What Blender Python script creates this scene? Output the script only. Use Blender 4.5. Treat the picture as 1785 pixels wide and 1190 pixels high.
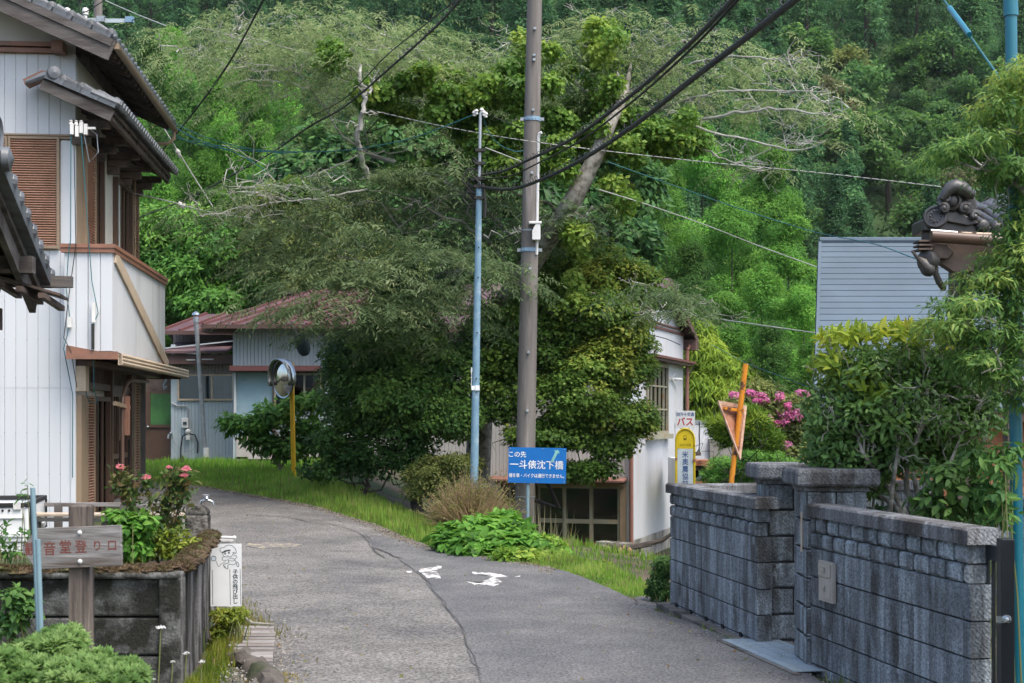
import bpy, math, random
import numpy as np
from mathutils import Vector, Matrix
for o in list(bpy.data.objects): bpy.data.objects.remove(o)
SC = bpy.context.scene
COL = SC.collection
# ------------------------------------------------------------------ camera, sky, sun, exposure
F, CX, HY, EYE = 2500.0, 892.5, 730.0, 1.75          # focal length in pixels of the 1785 px photo, centre, horizon, eye height
cam = bpy.data.objects.new('camera', bpy.data.cameras.new('camera')); COL.objects.link(cam)
cam.location = (0, 0, EYE); cam.rotation_euler = (math.pi/2, 0, 0)
cd = cam.data; cd.sensor_width = 36; cd.lens = 36*F/1785; cd.shift_y = (HY-595)/1785; cd.clip_start = .1; cd.clip_end = 3000
cd.dof.use_dof = True; cd.dof.focus_distance = 21; cd.dof.aperture_fstop = 6.3
SC.camera = cam
SUN_EL, SUN_AZ = math.radians(62), math.radians(135)  # azimuth clockwise from +Y: behind the camera, to its left
w = bpy.data.worlds.new('World'); SC.world = w; w.use_nodes = True
nt = w.node_tree; nt.nodes.clear()
sky = nt.nodes.new('ShaderNodeTexSky'); sky.sky_type = 'NISHITA'; sky.sun_disc = False
sky.sun_elevation = SUN_EL; sky.sun_rotation = SUN_AZ; sky.dust_density = 4; sky.air_density = 1; sky.ozone_density = 1
bg = nt.nodes.new('ShaderNodeBackground'); bg.inputs['Strength'].default_value = .15
out = nt.nodes.new('ShaderNodeOutputWorld')
nt.links.new(sky.outputs[0], bg.inputs[0]); nt.links.new(bg.outputs[0], out.inputs[0])
sl = bpy.data.lights.new('sun', 'SUN'); sl.energy = 1.2; sl.angle = math.radians(32); sl.color = (1, .95, .87)
so = bpy.data.objects.new('sun', sl); COL.objects.link(so)
dv = Vector((math.sin(SUN_AZ)*math.cos(SUN_EL), math.cos(SUN_AZ)*math.cos(SUN_EL), math.sin(SUN_EL)))
so.rotation_euler = dv.to_track_quat('Z', 'Y').to_euler()
vs = SC.view_settings; vs.view_transform = 'Standard'; vs.look = 'None'; vs.gamma = 1; vs.use_curve_mapping = False
vs.exposure = 1.3
SC.cycles.use_denoising = True; SC.cycles.max_bounces = 6; SC.cycles.diffuse_bounces = 3; SC.cycles.glossy_bounces = 3
SC.cycles.transmission_bounces = 3; SC.cycles.transparent_max_bounces = 6; SC.cycles.caustics_reflective = False; SC.cycles.caustics_refractive = False
R = random.Random(7); NR = np.random.default_rng(11)

def P(px, py, Y): return Vector(((px-CX)/F*Y, Y, EYE-(py-HY)/F*Y))
def PX(px, Y): return (px-CX)/F*Y
def PZ(py, Y): return EYE-(py-HY)/F*Y
def sst(a, b, x):
    t = np.clip((x-a)/(b-a), 0, 1); return t*t*(3-2*t)
def gz(x, y):
    x = np.asarray(x, float); y = np.asarray(y, float)
    r = .48*sst(16.5, 27, y)+.2*sst(24, 31, y)*sst(2, -3, x)
    m = sst(-3.2, .8, x)*sst(17.5, 31, y)
    z = r*(1-m)+m*(-1.48)
    m2 = sst(1.2, 3, x)*sst(14, 26, y)*(1-sst(17.5, 31, y))
    z = z-.9*m2*sst(14, 24, y)
    z = z-.1*sst(11, 15, y)*sst(.8, 1.6, x)
    h = .5*np.clip(y-104, 0, None)*sst(98, 125, y)+.05*np.clip(y-45, 0, None)
    h = h+sst(100, 140, y)*(5*np.sin(x*.045+1)+3*np.sin(x*.11+y*.05))
    z = z*(1-sst(45, 70, y))+h
    return z
def G(x, y): return float(gz(x, y))

# ------------------------------------------------------------------ object helpers
WM = {}
def setp(o, label=None, cat=None, group=None, kind=None):
    if label: o['label'] = label
    if cat: o['category'] = cat
    if group: o['group'] = group
    if kind: o['kind'] = kind
    return o
def thing(name, label, cat, loc=(0, 0, 0), rz=0, group=None):
    o = bpy.data.objects.new(name, None); COL.objects.link(o); o.location = loc; o.rotation_euler = (0, 0, rz)
    o.empty_display_size = .2
    WM[o.name] = Matrix.Translation(Vector(loc)) @ Matrix.Rotation(rz, 4, 'Z')
    return setp(o, label, cat, group)
def link(name, me, mat, parent=None):
    o = bpy.data.objects.new(name, me); COL.objects.link(o)
    if mat and not me.materials: me.materials.append(mat)
    if parent is not None:
        o.parent = parent; WM[o.name] = WM[parent.name]
    else: WM[o.name] = Matrix.Identity(4)
    return o
def copy_tree(o, parent=None, M=None):
    c = o.copy(); COL.objects.link(c)
    if parent is not None: c.parent = parent; WM[c.name] = WM[parent.name]
    else: WM[c.name] = M or Matrix.Identity(4)
    for ch in list(o.children): copy_tree(ch, c)
    return c
class MB:
    def __init__(s): s.v = []; s.f = []
    def add(s, vs, fs):
        n = len(s.v); s.v += [tuple(v) for v in vs]; s.f += [tuple(i+n for i in f) for f in fs]; return s
    def box(s, x0, x1, y0, y1, z0, z1):
        return s.add([(x0,y0,z0),(x1,y0,z0),(x1,y1,z0),(x0,y1,z0),(x0,y0,z1),(x1,y0,z1),(x1,y1,z1),(x0,y1,z1)],
              [(3,2,1,0),(4,5,6,7),(0,1,5,4),(1,2,6,5),(2,3,7,6),(3,0,4,7)])
    def cb(s, c, sx, sy, sz): return s.box(c[0]-sx/2, c[0]+sx/2, c[1]-sy/2, c[1]+sy/2, c[2]-sz/2, c[2]+sz/2)
    def beam(s, a, b, w, h, up=(0, 0, 1)):
        a = Vector(a); b = Vector(b); d = (b-a).normalized(); u = Vector(up); sd = d.cross(u)
        if sd.length < 1e-4: sd = d.cross(Vector((0, 1, 0)))
        sd.normalize(); u = sd.cross(d); sd *= w/2; u *= h/2
        return s.add([a-sd-u, a+sd-u, a+sd+u, a-sd+u, b-sd-u, b+sd-u, b+sd+u, b-sd+u],
              [(0,1,2,3),(7,6,5,4),(0,4,5,1),(1,5,6,2),(2,6,7,3),(3,7,4,0)])
    def tube(s, pts, r, n=8, cap=True):
        pts = [Vector(p) for p in pts]; k = len(pts); rs = r if isinstance(r, (list, tuple)) else [r]*k
        vs = []; prev = None
        for i, p in enumerate(pts):
            d = (pts[min(i+1, k-1)]-pts[max(i-1, 0)]).normalized()
            if prev is None:
                a = d.orthogonal().normalized()
            else:
                a = prev-d*prev.dot(d)
                a = a.normalized() if a.length > 1e-6 else d.orthogonal().normalized()
            prev = a; b = d.cross(a)
            for j in range(n):
                t = 2*math.pi*j/n; vs.append(p+(a*math.cos(t)+b*math.sin(t))*rs[i])
        fs = [(i*n+j, i*n+(j+1) % n, (i+1)*n+(j+1) % n, (i+1)*n+j) for i in range(k-1) for j in range(n)]
        if cap: fs += [tuple(range(n-1, -1, -1)), tuple((k-1)*n+j for j in range(n))]
        return s.add(vs, fs)
    def lathe(s, prof, c, ax=(0, 0, 1), n=16):
        ax = Vector(ax).normalized(); a = ax.orthogonal().normalized(); b = ax.cross(a); c = Vector(c); vs = []
        for r, h in prof:
            for j in range(n):
                t = 2*math.pi*j/n; vs.append(c+ax*h+(a*math.cos(t)+b*math.sin(t))*max(r, 1e-4))
        k = len(prof)
        fs = [(i*n+j, i*n+(j+1) % n, (i+1)*n+(j+1) % n, (i+1)*n+j) for i in range(k-1) for j in range(n)]
        return s.add(vs, fs)
    def ball(s, c, r, n=10, sx=1, sy=1, sz=1):
        m = MB().lathe([(math.sin(math.pi*i/n)*r, -math.cos(math.pi*i/n)*r) for i in range(n+1)], (0, 0, 0), (0, 0, 1), 2*n)
        return s.add([(c[0]+v[0]*sx, c[1]+v[1]*sy, c[2]+v[2]*sz) for v in m.v], m.f)
    def prism(s, poly, o, u, v, d):
        """polygon poly (a,b) placed at o + a*u + b*v, extruded by vector d"""
        o = Vector(o); u = Vector(u); v = Vector(v); d = Vector(d); n = len(poly)
        A = [o+u*a+v*b for a, b in poly]; B = [p+d for p in A]
        return s.add(A+B, [tuple(range(n-1, -1, -1)), tuple(range(n, 2*n))]+[(i, (i+1) % n, n+(i+1) % n, n+i) for i in range(n)])
    def mesh(s, name, M=None):
        me = bpy.data.meshes.new(name)
        vs = s.v if M is None else [tuple(M @ Vector(v)) for v in s.v]
        me.from_pydata(vs, [], s.f)
        import bmesh
        bm = bmesh.new(); bm.from_mesh(me); bmesh.ops.recalc_face_normals(bm, faces=bm.faces); bm.to_mesh(me); bm.free()
        return me
    def build(s, name, mat, parent=None, world=False, smooth=False, bevel=0, seg=2, **kw):
        M = WM[parent.name].inverted() if (world and parent is not None) else None
        me = s.mesh(name, M)
        if smooth:
            me.polygons.foreach_set('use_smooth', [True]*len(me.polygons))
            try: me.set_sharp_from_angle(angle=math.radians(42))
            except Exception: pass
        o = link(name, me, mat, parent)
        if bevel:
            b = o.modifiers.new('bevel', 'BEVEL'); b.width = bevel; b.segments = seg; b.limit_method = 'ANGLE'
        return setp(o, **kw)
TXT = {}
def text(name, s, size, mat, parent, M, bold=.0, extrude=.002, squeeze=1, world=False, align='CENTER', vertical=False, spacing=1.0):
    """lettering standing in the plane x/y of matrix M (in the thing's frame, or the world's)"""
    cu = bpy.data.curves.new(name, 'FONT'); cu.body = '\n'.join(s) if vertical else s; cu.size = size; cu.extrude = extrude
    cu.align_x = align; cu.align_y = 'CENTER' if not vertical else 'TOP'; cu.space_character = spacing; cu.space_line = .92
    t = bpy.data.objects.new(name, cu); COL.objects.link(t); bpy.context.view_layer.update()
    me = bpy.data.meshes.new_from_object(t.evaluated_get(bpy.context.evaluated_depsgraph_get()))
    bpy.data.objects.remove(t); bpy.data.curves.remove(cu)
    if bold:   # heavier strokes: the outline repeated a hair to each side, each layer a little behind the last
        import bmesh
        bm = bmesh.new(); bm.from_mesh(me)
        for k, (sx, sy) in enumerate(((bold, 0), (-bold, 0), (0, bold), (0, -bold)), 1):
            m2 = me.copy(); m2.transform(Matrix.Translation((sx, sy, -.00007*k))); bm.from_mesh(m2); bpy.data.meshes.remove(m2)
        bm.to_mesh(me); bm.free()
    me.name = name; me.transform(Matrix.Diagonal((squeeze, 1, 1, 1)))
    if world: M = WM[parent.name].inverted() @ M
    me.transform(M); me.materials.clear()
    return link(name, me, mat, parent)
def frame(o, u, v):
    u = Vector(u).normalized(); v = Vector(v); v = (v-u*v.dot(u)).normalized(); n = u.cross(v); o = Vector(o)
    return Matrix(((u.x, v.x, n.x, o.x), (u.y, v.y, n.y, o.y), (u.z, v.z, n.z, o.z), (0, 0, 0, 1)))

# ------------------------------------------------------------------ materials
def mat(name, c, rough=.75, c2=None, scale=2.0, amt=.5, streak=0, dirt=None, dscale=1.2, dlo=.5, dhi=.7, bump=.0, bscale=60, metal=0, orand=.0, spec=.4, fine=0.0, fscale=250, coord='Object'):
    m = bpy.data.materials.new(name); m.use_nodes = True; nt = m.node_tree; N = nt.nodes; Lk = nt.links
    b = N['Principled BSDF']; b.inputs['Roughness'].default_value = rough; b.inputs['Metallic'].default_value = metal
    b.inputs['Specular IOR Level'].default_value = spec
    tc = N.new('ShaderNodeTexCoord'); mp = N.new('ShaderNodeMapping'); Lk.new(tc.outputs[coord], mp.inputs[0])
    if streak: mp.inputs['Scale'].default_value = (1, 1, 1/streak) if streak > 0 else (-1/streak, 1, 1)
    def noise(sc, det=5, vec=mp.outputs[0]):
        n = N.new('ShaderNodeTexNoise'); n.inputs['Scale'].default_value = sc; n.inputs['Detail'].default_value = det; n.inputs['Roughness'].default_value = .6
        Lk.new(vec, n.inputs['Vector']); return n.outputs['Fac']
    def ramp(fac, lo, hi):
        r = N.new('ShaderNodeMapRange'); r.inputs['From Min'].default_value = lo; r.inputs['From Max'].default_value = hi; r.clamp = True
        Lk.new(fac, r.inputs['Value']); return r.outputs[0]
    def mix(fac, a, bb):
        x = N.new('ShaderNodeMix'); x.data_type = 'RGBA'
        if isinstance(fac, float): x.inputs[0].default_value = fac
        else: Lk.new(fac, x.inputs[0])
        for sock, val in ((x.inputs[6], a), (x.inputs[7], bb)):
            if isinstance(val, tuple): sock.default_value = (*val, 1)
            else: Lk.new(val, sock)
        return x.outputs[2]
    col = mix(ramp(noise(scale), .5-amt*.26, .5+amt*.26), tuple(c), tuple(c2 if c2 else [x*.75 for x in c]))
    if dirt: col = mix(ramp(noise(dscale, 8), dlo-.02, dhi-.07), col, tuple(dirt))
    if fine or orand:
        h = N.new('ShaderNodeHueSaturation'); Lk.new(col, h.inputs['Color']); val = None
        if fine:
            f = N.new('ShaderNodeMapRange'); f.inputs['From Min'].default_value = .38; f.inputs['From Max'].default_value = .62
            f.inputs['To Min'].default_value = 1-fine; f.inputs['To Max'].default_value = 1+fine; Lk.new(noise(fscale, 2, tc.outputs[coord]), f.inputs['Value']); val = f.outputs[0]
        if orand:
            oi = N.new('ShaderNodeObjectInfo'); f2 = N.new('ShaderNodeMapRange'); f2.inputs['To Min'].default_value = 1-orand; f2.inputs['To Max'].default_value = 1+orand
            Lk.new(oi.outputs['Random'], f2.inputs['Value'])
            if val is not None:
                mu = N.new('ShaderNodeMath'); mu.operation = 'MULTIPLY'; Lk.new(val, mu.inputs[0]); Lk.new(f2.outputs[0], mu.inputs[1]); val = mu.outputs[0]
            else: val = f2.outputs[0]
        Lk.new(val, h.inputs['Value']); col = h.outputs[0]
    Lk.new(col, b.inputs['Base Color'])
    if bump:
        bn = N.new('ShaderNodeBump'); bn.inputs['Strength'].default_value = bump; bn.inputs['Distance'].default_value = .02
        Lk.new(noise(bscale, 6), bn.inputs['Height']); Lk.new(bn.outputs[0], b.inputs['Normal'])
    return m
def leafmat(name, rough=.5, spec=.35, trans=.35, vary=.12):
    m = bpy.data.materials.new(name); m.use_nodes = True; nt = m.node_tree; N = nt.nodes; Lk = nt.links
    b = N['Principled BSDF']; b.inputs['Roughness'].default_value = rough; b.inputs['Specular IOR Level'].default_value = spec
    a = N.new('ShaderNodeAttribute'); a.attribute_name = 'Col'; oi = N.new('ShaderNodeObjectInfo')
    h = N.new('ShaderNodeHueSaturation'); Lk.new(a.outputs['Color'], h.inputs['Color'])
    r1 = N.new('ShaderNodeMapRange'); r1.inputs['To Min'].default_value = 1-vary; r1.inputs['To Max'].default_value = 1+vary; Lk.new(oi.outputs['Random'], r1.inputs[0]); Lk.new(r1.outputs[0], h.inputs['Value'])
    Lk.new(h.outputs[0], b.inputs['Base Color'])
    t = N.new('ShaderNodeBsdfTranslucent'); g = N.new('ShaderNodeHueSaturation'); g.inputs['Value'].default_value = 1.3; g.inputs['Hue'].default_value = .49; Lk.new(h.outputs[0], g.inputs['Color']); Lk.new(g.outputs[0], t.inputs['Color'])
    mx = N.new('ShaderNodeMixShader'); mx.inputs[0].default_value = trans; Lk.new(b.outputs[0], mx.inputs[1]); Lk.new(t.outputs[0], mx.inputs[2])
    Lk.new(mx.outputs[0], N['Material Output'].inputs['Surface']); return m
def glassmat(name, tint=(.6, .65, .65), refl=.25, rough=.03):
    m = bpy.data.materials.new(name); m.use_nodes = True; nt = m.node_tree; N = nt.nodes; Lk = nt.links; N.remove(N['Principled BSDF'])
    t = N.new('ShaderNodeBsdfTransparent'); t.inputs[0].default_value = (*tint, 1); g = N.new('ShaderNodeBsdfGlossy'); g.inputs['Roughness'].default_value = rough
    g.inputs[0].default_value = (.8, .85, .85, 1)
    mx = N.new('ShaderNodeMixShader'); mx.inputs[0].default_value = refl; Lk.new(t.outputs[0], mx.inputs[1]); Lk.new(g.outputs[0], mx.inputs[2])
    Lk.new(mx.outputs[0], N['Material Output'].inputs['Surface']); return m
M = {}
def D(n, *a, **k): M[n] = mat(n, *a, **k)
D('asphalt', (.125, .121, .114), .95, (.18, .174, .163), 1.3, .6, dirt=(.1, .098, .097), dscale=.8, dlo=.5, dhi=.72, bump=.6, bscale=90, fine=.5, fscale=46)
D('asphalt_dark', (.1, .102, .103), .9, (.146, .145, .142), 1.5, .6, dirt=(.088, .09, .094), dscale=.9, dlo=.45, dhi=.7, bump=.5, bscale=90, fine=.42, fscale=50)
D('tar', (.075, .074, .074), .85, bump=.3)
D('paint_white', (.66, .66, .64), .75, (.5, .5, .48), 3, dirt=(.14, .137, .133), dscale=11, dlo=.5, dhi=.62, fine=.15)
D('paint_old', (.42, .36, .22), .8, (.25, .23, .19), 6, dirt=(.15, .14, .13), dscale=10, dlo=.42, dhi=.56, fine=.2)
D('soil', (.075, .06, .04), 1, (.11, .09, .06), 1.2, dirt=(.04, .06, .02), dscale=.9, dlo=.45, dhi=.6, bump=.8, bscale=12, fine=.3, fscale=60)
D('hill_soil', (.03, .065, .02), 1, (.045, .09, .03), .3)
D('gravel_base', (.2, .19, .175), .95, (.13, .125, .11), 5, bump=1, bscale=50, fine=.45, fscale=50)
D('siding', (.59, .61, .62), .5, (.53, .555, .572), 1.0, streak=8, dirt=(.38, .385, .375), dscale=2.2, dlo=.55, dhi=.85, orand=.03, spec=.4)
D('siding_warm', (.5, .49, .45), .55, (.55, .53, .47), 1.2, streak=5, dirt=(.42, .4, .36), dscale=1, dlo=.55, dhi=.85, spec=.4)
D('plaster', (.66, .62, .55), .9, (.6, .56, .5), 1.5, bump=.1)
D('brown_trim', (.27, .13, .085), .5, (.23, .11, .07), 3, dirt=(.14, .09, .06), dscale=2, dlo=.5, dhi=.8)
D('brown_alu', (.1, .06, .042), .4, (.085, .05, .036), 4)
D('louvre', (.46, .27, .19), .5, (.4, .235, .165), 4, dirt=(.3, .16, .1), dscale=2, dlo=.55, dhi=.85)
D('beige', (.5, .4, .29), .55, (.44, .35, .25), 3, dirt=(.3, .24, .17), dscale=2, dlo=.55, dhi=.8)
D('beige_dark', (.27, .2, .13), .55, (.24, .175, .115), 3)
D('old_wood', (.135, .122, .112), .85, (.085, .077, .072), 9, .7, streak=-5, dirt=(.05, .042, .036), dscale=5, dlo=.5, dhi=.72, bump=.5, bscale=26, orand=.15)
D('dark_wood', (.115, .085, .07), .8, (.08, .058, .047), 6, dirt=(.026, .02, .017), dscale=3, dlo=.5, dhi=.75, bump=.2, bscale=20, orand=.15)
D('post_wood', (.2, .165, .135), .9, (.09, .072, .06), 22, .6, streak=9, dirt=(.045, .037, .032), dscale=6, dlo=.5, dhi=.66, bump=.6, bscale=40)
D('grey_plank', (.29, .28, .27), .9, (.165, .155, .147), 34, .8, streak=-9, dirt=(.12, .1, .085), dscale=12, dlo=.5, dhi=.7, bump=.5, bscale=40, orand=.15)
D('pale_plank', (.44, .37, .29), .85, (.34, .28, .21), 10, .7, bump=.3, orand=.1)
D('tile', (.085, .095, .108), .42, (.125, .137, .15), 5, .6, dirt=(.05, .052, .052), dscale=6, dlo=.5, dhi=.75, orand=.25, bump=.1, spec=.5)
D('tile_dark', (.024, .023, .023), .45, (.042, .041, .04), 6, dirt=(.03, .025, .02), dscale=5, dlo=.5, dhi=.7, orand=.2, spec=.6, bump=.15, bscale=30)
D('concrete_pole', (.19, .176, .16), .9, (.115, .105, .096), 9, .9, streak=14, dirt=(.3, .275, .25), dscale=8, dlo=.56, dhi=.78, bump=.15, fine=.08)
D('blue_pole', (.13, .24, .32), .55, (.18, .3, .38), 6, .8, dirt=(.33, .42, .47), dscale=5, dlo=.55, dhi=.8)
D('galv', (.36, .39, .41), .45, (.28, .31, .33), 8, metal=.5)
D('blue_band', (.2, .33, .45), .5)
D('grey_blue_pipe', (.15, .24, .28), .5, (.19, .29, .33), 12, .8)
D('teal', (.005, .125, .18), .3, (.006, .15, .21), 3, spec=.6)
D('cable', (.018, .018, .017), .7, (.03, .032, .026), 10)
D('cable_white', (.42, .43, .4), .6)
D('cable_teal', (.02, .13, .15), .6)
D('white_plastic', (.68, .68, .66), .4)
D('porcelain', (.75, .74, .7), .2)
D('sign_blue', (.0, .12, .4), .4, (.0, .13, .43), 2, spec=.5)
D('ink_white', (.8, .82, .82), .5)
D('ink_green', (.22, .5, .47), .5)
D('ink_blue', (.012, .07, .25), .5)
D('ink_red', (.52, .02, .03), .5)
D('ink_dark', (.03, .05, .06), .6)
D('ink_brown', (.2, .13, .01), .6)
D('faded_red', (.15, .03, .02), .9, (.15, .07, .055), 25, .7)
D('yellow', (.72, .44, .01), .4, (.66, .39, .01), 3, dirt=(.42, .22, .02), dscale=4, dlo=.6, dhi=.8)
D('bus_yellow', (.78, .6, .02), .4)
D('bus_white', (.6, .69, .74), .4)
D('sign_white', (.75, .77, .77), .5, (.7, .72, .72), 4)
D('orange', (.62, .24, .015), .55, (.56, .2, .012), 5, dirt=(.1, .04, .02), dscale=7, dlo=.55, dhi=.66)
D('rust', (.3, .115, .06), .85, (.42, .22, .14), 7, .7, dirt=(.15, .055, .03), dscale=5, dlo=.52, dhi=.7, bump=.2)
D('rust_edge', (.5, .36, .27), .8, (.34, .17, .11), 12)
D('mirror_glass', (.6, .6, .58), .05, metal=1)
D('chrome', (.5, .53, .54), .25, metal=.9)
D('maroon', (.07, .036, .043), .7, (.095, .058, .066), 2, .7, dirt=(.15, .095, .095), dscale=1.2, dlo=.5, dhi=.8)
D('maroon_trim', (.14, .055, .052), .55, (.115, .05, .047), 4)
D('eave_brown', (.11, .065, .055), .6)
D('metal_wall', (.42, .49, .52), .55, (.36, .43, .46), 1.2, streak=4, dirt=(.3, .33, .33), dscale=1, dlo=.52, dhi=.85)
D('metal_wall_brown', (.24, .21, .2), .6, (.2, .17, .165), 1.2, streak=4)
D('panel_blue', (.24, .37, .44), .6, (.2, .32, .39), 1.4, dirt=(.3, .4, .45), dscale=2, dlo=.5, dhi=.8)
D('workshop_wall', (.52, .54, .57), .55, (.46, .48, .505), .8, streak=5, dirt=(.42, .4, .38), dscale=.9, dlo=.56, dhi=.85)
D('workshop_front', (.5, .48, .45), .6, (.44, .42, .4), 1, streak=4, dirt=(.32, .26, .22), dscale=1, dlo=.5, dhi=.8)
D('copper', (.25, .115, .085), .6, (.21, .1, .075), 4, dirt=(.2, .12, .1), dscale=3, dlo=.5, dhi=.8)
D('concrete', (.3, .29, .27), .95, (.22, .21, .195), 2, dirt=(.1, .1, .085), dscale=1.8, dlo=.5, dhi=.72, bump=.3, bscale=50, fine=.15)
D('olive_frame', (.3, .29, .22), .5, (.26, .25, .19), 3, dirt=(.3, .17, .08), dscale=2, dlo=.55, dhi=.75)
D('rusty_panel', (.16, .085, .035), .6, (.07, .045, .025), 1.5, .6, dirt=(.035, .028, .02), dscale=1.2, dlo=.5, dhi=.75)
D('black_in', (.008, .008, .009), .9)  # near-black stands in for unlit interiors and hollows; colours truck bolts too
D('carton', (.45, .43, .38), .9, (.36, .34, .3), 6, orand=.1)
D('block', (.07, .08, .088), .92, (.23, .265, .285), 11, .75, streak=6, dirt=(.04, .04, .04), dscale=2.2, dlo=.45, dhi=.68, bump=.55, bscale=110, orand=.2, fine=.25, fscale=90)
D('block_cap', (.085, .087, .09), .95, (.16, .17, .18), 8, .6, dirt=(.03, .027, .025), dscale=3.5, dlo=.5, dhi=.72, bump=.6, bscale=120, fine=.3, fscale=120)
D('block_core', (.02, .021, .022), 1)  # near-black backing, its colour gives the gaps between blocks their shade
D('footing', (.12, .115, .105), .95, (.18, .17, .155), 4, dirt=(.055, .05, .045), dscale=2.5, dlo=.5, dhi=.7, bump=.4, bscale=60)
D('steel_plate', (.28, .36, .41), .5, (.34, .42, .47), 3, metal=.3, dirt=(.22, .24, .24), dscale=3, dlo=.55, dhi=.8)
D('mailbox', (.42, .4, .37), .4, (.36, .34, .31), 6, metal=.4)
D('black_metal', (.012, .016, .02), .4)
D('slate', (.098, .132, .165), .85, (.088, .12, .15), .8, orand=.05, spec=.2, dirt=(.08, .105, .13), dscale=.7, dlo=.5, dhi=.8)
D('orange_wood', (.42, .17, .075), .6, (.34, .13, .055), 8, .7, orand=.12)
D('mossy', (.05, .048, .044), 1, (.24, .235, .23), 5, .8, streak=4, dirt=(.02, .019, .017), dscale=4, dlo=.48, dhi=.6, bump=.8, bscale=40, fine=.25, fscale=60)
D('slab', (.05, .05, .046), .95, (.19, .195, .185), 4.2, .7, dirt=(.018, .019, .014), dscale=3.4, dlo=.42, dhi=.6, bump=.6, bscale=50, fine=.3, fscale=70)
D('moss', (.055, .034, .02), 1, (.09, .062, .032), 9, .6, dirt=(.06, .075, .02), dscale=3, dlo=.56, dhi=.7, bump=1, bscale=40, fine=.5, fscale=60)
D('stone', (.11, .1, .085), 1, (.2, .19, .17), 20, dirt=(.03, .028, .024), dscale=8, dlo=.45, dhi=.6, bump=1, bscale=40)
D('truck_white', (.72, .74, .74), .3, (.68, .7, .7), 2, spec=.5)
D('rubber', (.02, .02, .021), .7)
D('bark', (.13, .115, .1), .95, (.07, .06, .05), 9, .7, streak=4, dirt=(.035, .045, .02), dscale=3, dlo=.55, dhi=.7, bump=1, bscale=18)
D('bark_dark', (.04, .034, .028), .95, (.065, .055, .045), 9, streak=4, bump=.8)
D('bark_pale', (.42, .42, .38), .9, (.28, .27, .24), 5, dirt=(.14, .14, .1), dscale=2, dlo=.55, dhi=.75)
D('bark_grey', (.36, .34, .3), .9, (.22, .2, .17), 10, dirt=(.09, .085, .06), dscale=5, dlo=.5, dhi=.7, bump=.4)
D('pink', (.72, .25, .3), .6, (.8, .4, .42), 30)
D('logwood', (.5, .32, .17), .8, (.4, .22, .1), 20)
D('net', (.03, .055, .062), .7)
def blockmat(name, lo, hi, dark):
    """weathered split-face concrete: rain streaks, soot blotches, pale bloom and a combed chevron relief"""
    m = bpy.data.materials.new(name); m.use_nodes = True; nt = m.node_tree; N = nt.nodes; Lk = nt.links; b = N['Principled BSDF']; b.inputs['Roughness'].default_value = .93; b.inputs['Specular IOR Level'].default_value = .25
    tc = N.new('ShaderNodeTexCoord'); oi = N.new('ShaderNodeObjectInfo')
    add = N.new('ShaderNodeVectorMath'); add.operation = 'ADD'; Lk.new(tc.outputs['Object'], add.inputs[0]); Lk.new(oi.outputs['Location'], add.inputs[1])
    def noise(sc, scale, det=6):
        mp = N.new('ShaderNodeMapping'); mp.inputs['Scale'].default_value = sc; Lk.new(add.outputs[0], mp.inputs[0]); n = N.new('ShaderNodeTexNoise'); n.inputs['Scale'].default_value = scale; n.inputs['Detail'].default_value = det; n.inputs['Roughness'].default_value = .65; Lk.new(mp.outputs[0], n.inputs['Vector']); return n.outputs['Fac']
    def rng_(f, a, c, lo_=0., hi_=1.):
        r = N.new('ShaderNodeMapRange'); r.inputs['From Min'].default_value = a; r.inputs['From Max'].default_value = c; r.inputs['To Min'].default_value = lo_; r.inputs['To Max'].default_value = hi_; Lk.new(f, r.inputs[0]); return r.outputs[0]
    def mix(f, a, c):
        x = N.new('ShaderNodeMix'); x.data_type = 'RGBA'; Lk.new(f, x.inputs[0])
        for s_, v_ in ((x.inputs[6], a), (x.inputs[7], c)):
            if isinstance(v_, tuple): s_.default_value = (*v_, 1)
            else: Lk.new(v_, s_)
        return x.outputs[2]
    col = mix(rng_(noise((1, 1, .12), 9), .43, .58), lo, hi)
    col = mix(rng_(noise((1, 1, .35), 3.2), .5, .64), col, dark)
    col = mix(rng_(noise((1, 1, .3), 14), .6, .7, 0, .7), col, tuple(min(1, v*1.5) for v in hi))
    h = N.new('ShaderNodeHueSaturation'); Lk.new(col, h.inputs['Color']); mu = N.new('ShaderNodeMath'); mu.operation = 'MULTIPLY'
    Lk.new(rng_(oi.outputs['Random'], 0, 1, .78, 1.22), mu.inputs[0]); Lk.new(rng_(noise((1, 1, 1), 70, 2), .36, .64, .62, 1.38), mu.inputs[1]); Lk.new(mu.outputs[0], h.inputs['Value']); Lk.new(h.outputs[0], b.inputs['Base Color'])
    wv = N.new('ShaderNodeTexWave'); wv.wave_type = 'BANDS'; wv.bands_direction = 'DIAGONAL'; wv.inputs['Scale'].default_value = 22; wv.inputs['Distortion'].default_value = 6; wv.inputs['Detail'].default_value = 3; wv.inputs['Detail Scale'].default_value = 2; Lk.new(add.outputs[0], wv.inputs[0])
    bp = N.new('ShaderNodeBump'); bp.inputs['Strength'].default_value = .3; bp.inputs['Distance'].default_value = .01; Lk.new(wv.outputs['Fac'], bp.inputs['Height'])
    b2 = N.new('ShaderNodeBump'); b2.inputs['Strength'].default_value = .5; b2.inputs['Distance'].default_value = .01; Lk.new(noise((1, 1, 1), 60), b2.inputs['Height']); Lk.new(bp.outputs[0], b2.inputs['Normal']); Lk.new(b2.outputs[0], b.inputs['Normal'])
    return m
M['block'] = blockmat('block', (.125, .138, .147), (.23, .265, .288), (.07, .07, .07)); M['block_cap'] = blockmat('block_cap', (.1, .102, .105), (.175, .184, .192), (.05, .046, .042))
M['glass_dark'] = glassmat('glass_dark', (.35, .36, .35), .1)
M['glass_pale'] = glassmat('glass_pale', (.45, .5, .48), .35, .12)
M['glass_green'] = mat('glass_green', (.07, .2, .06), .35, (.02, .05, .025), 1.2, .6)
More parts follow.
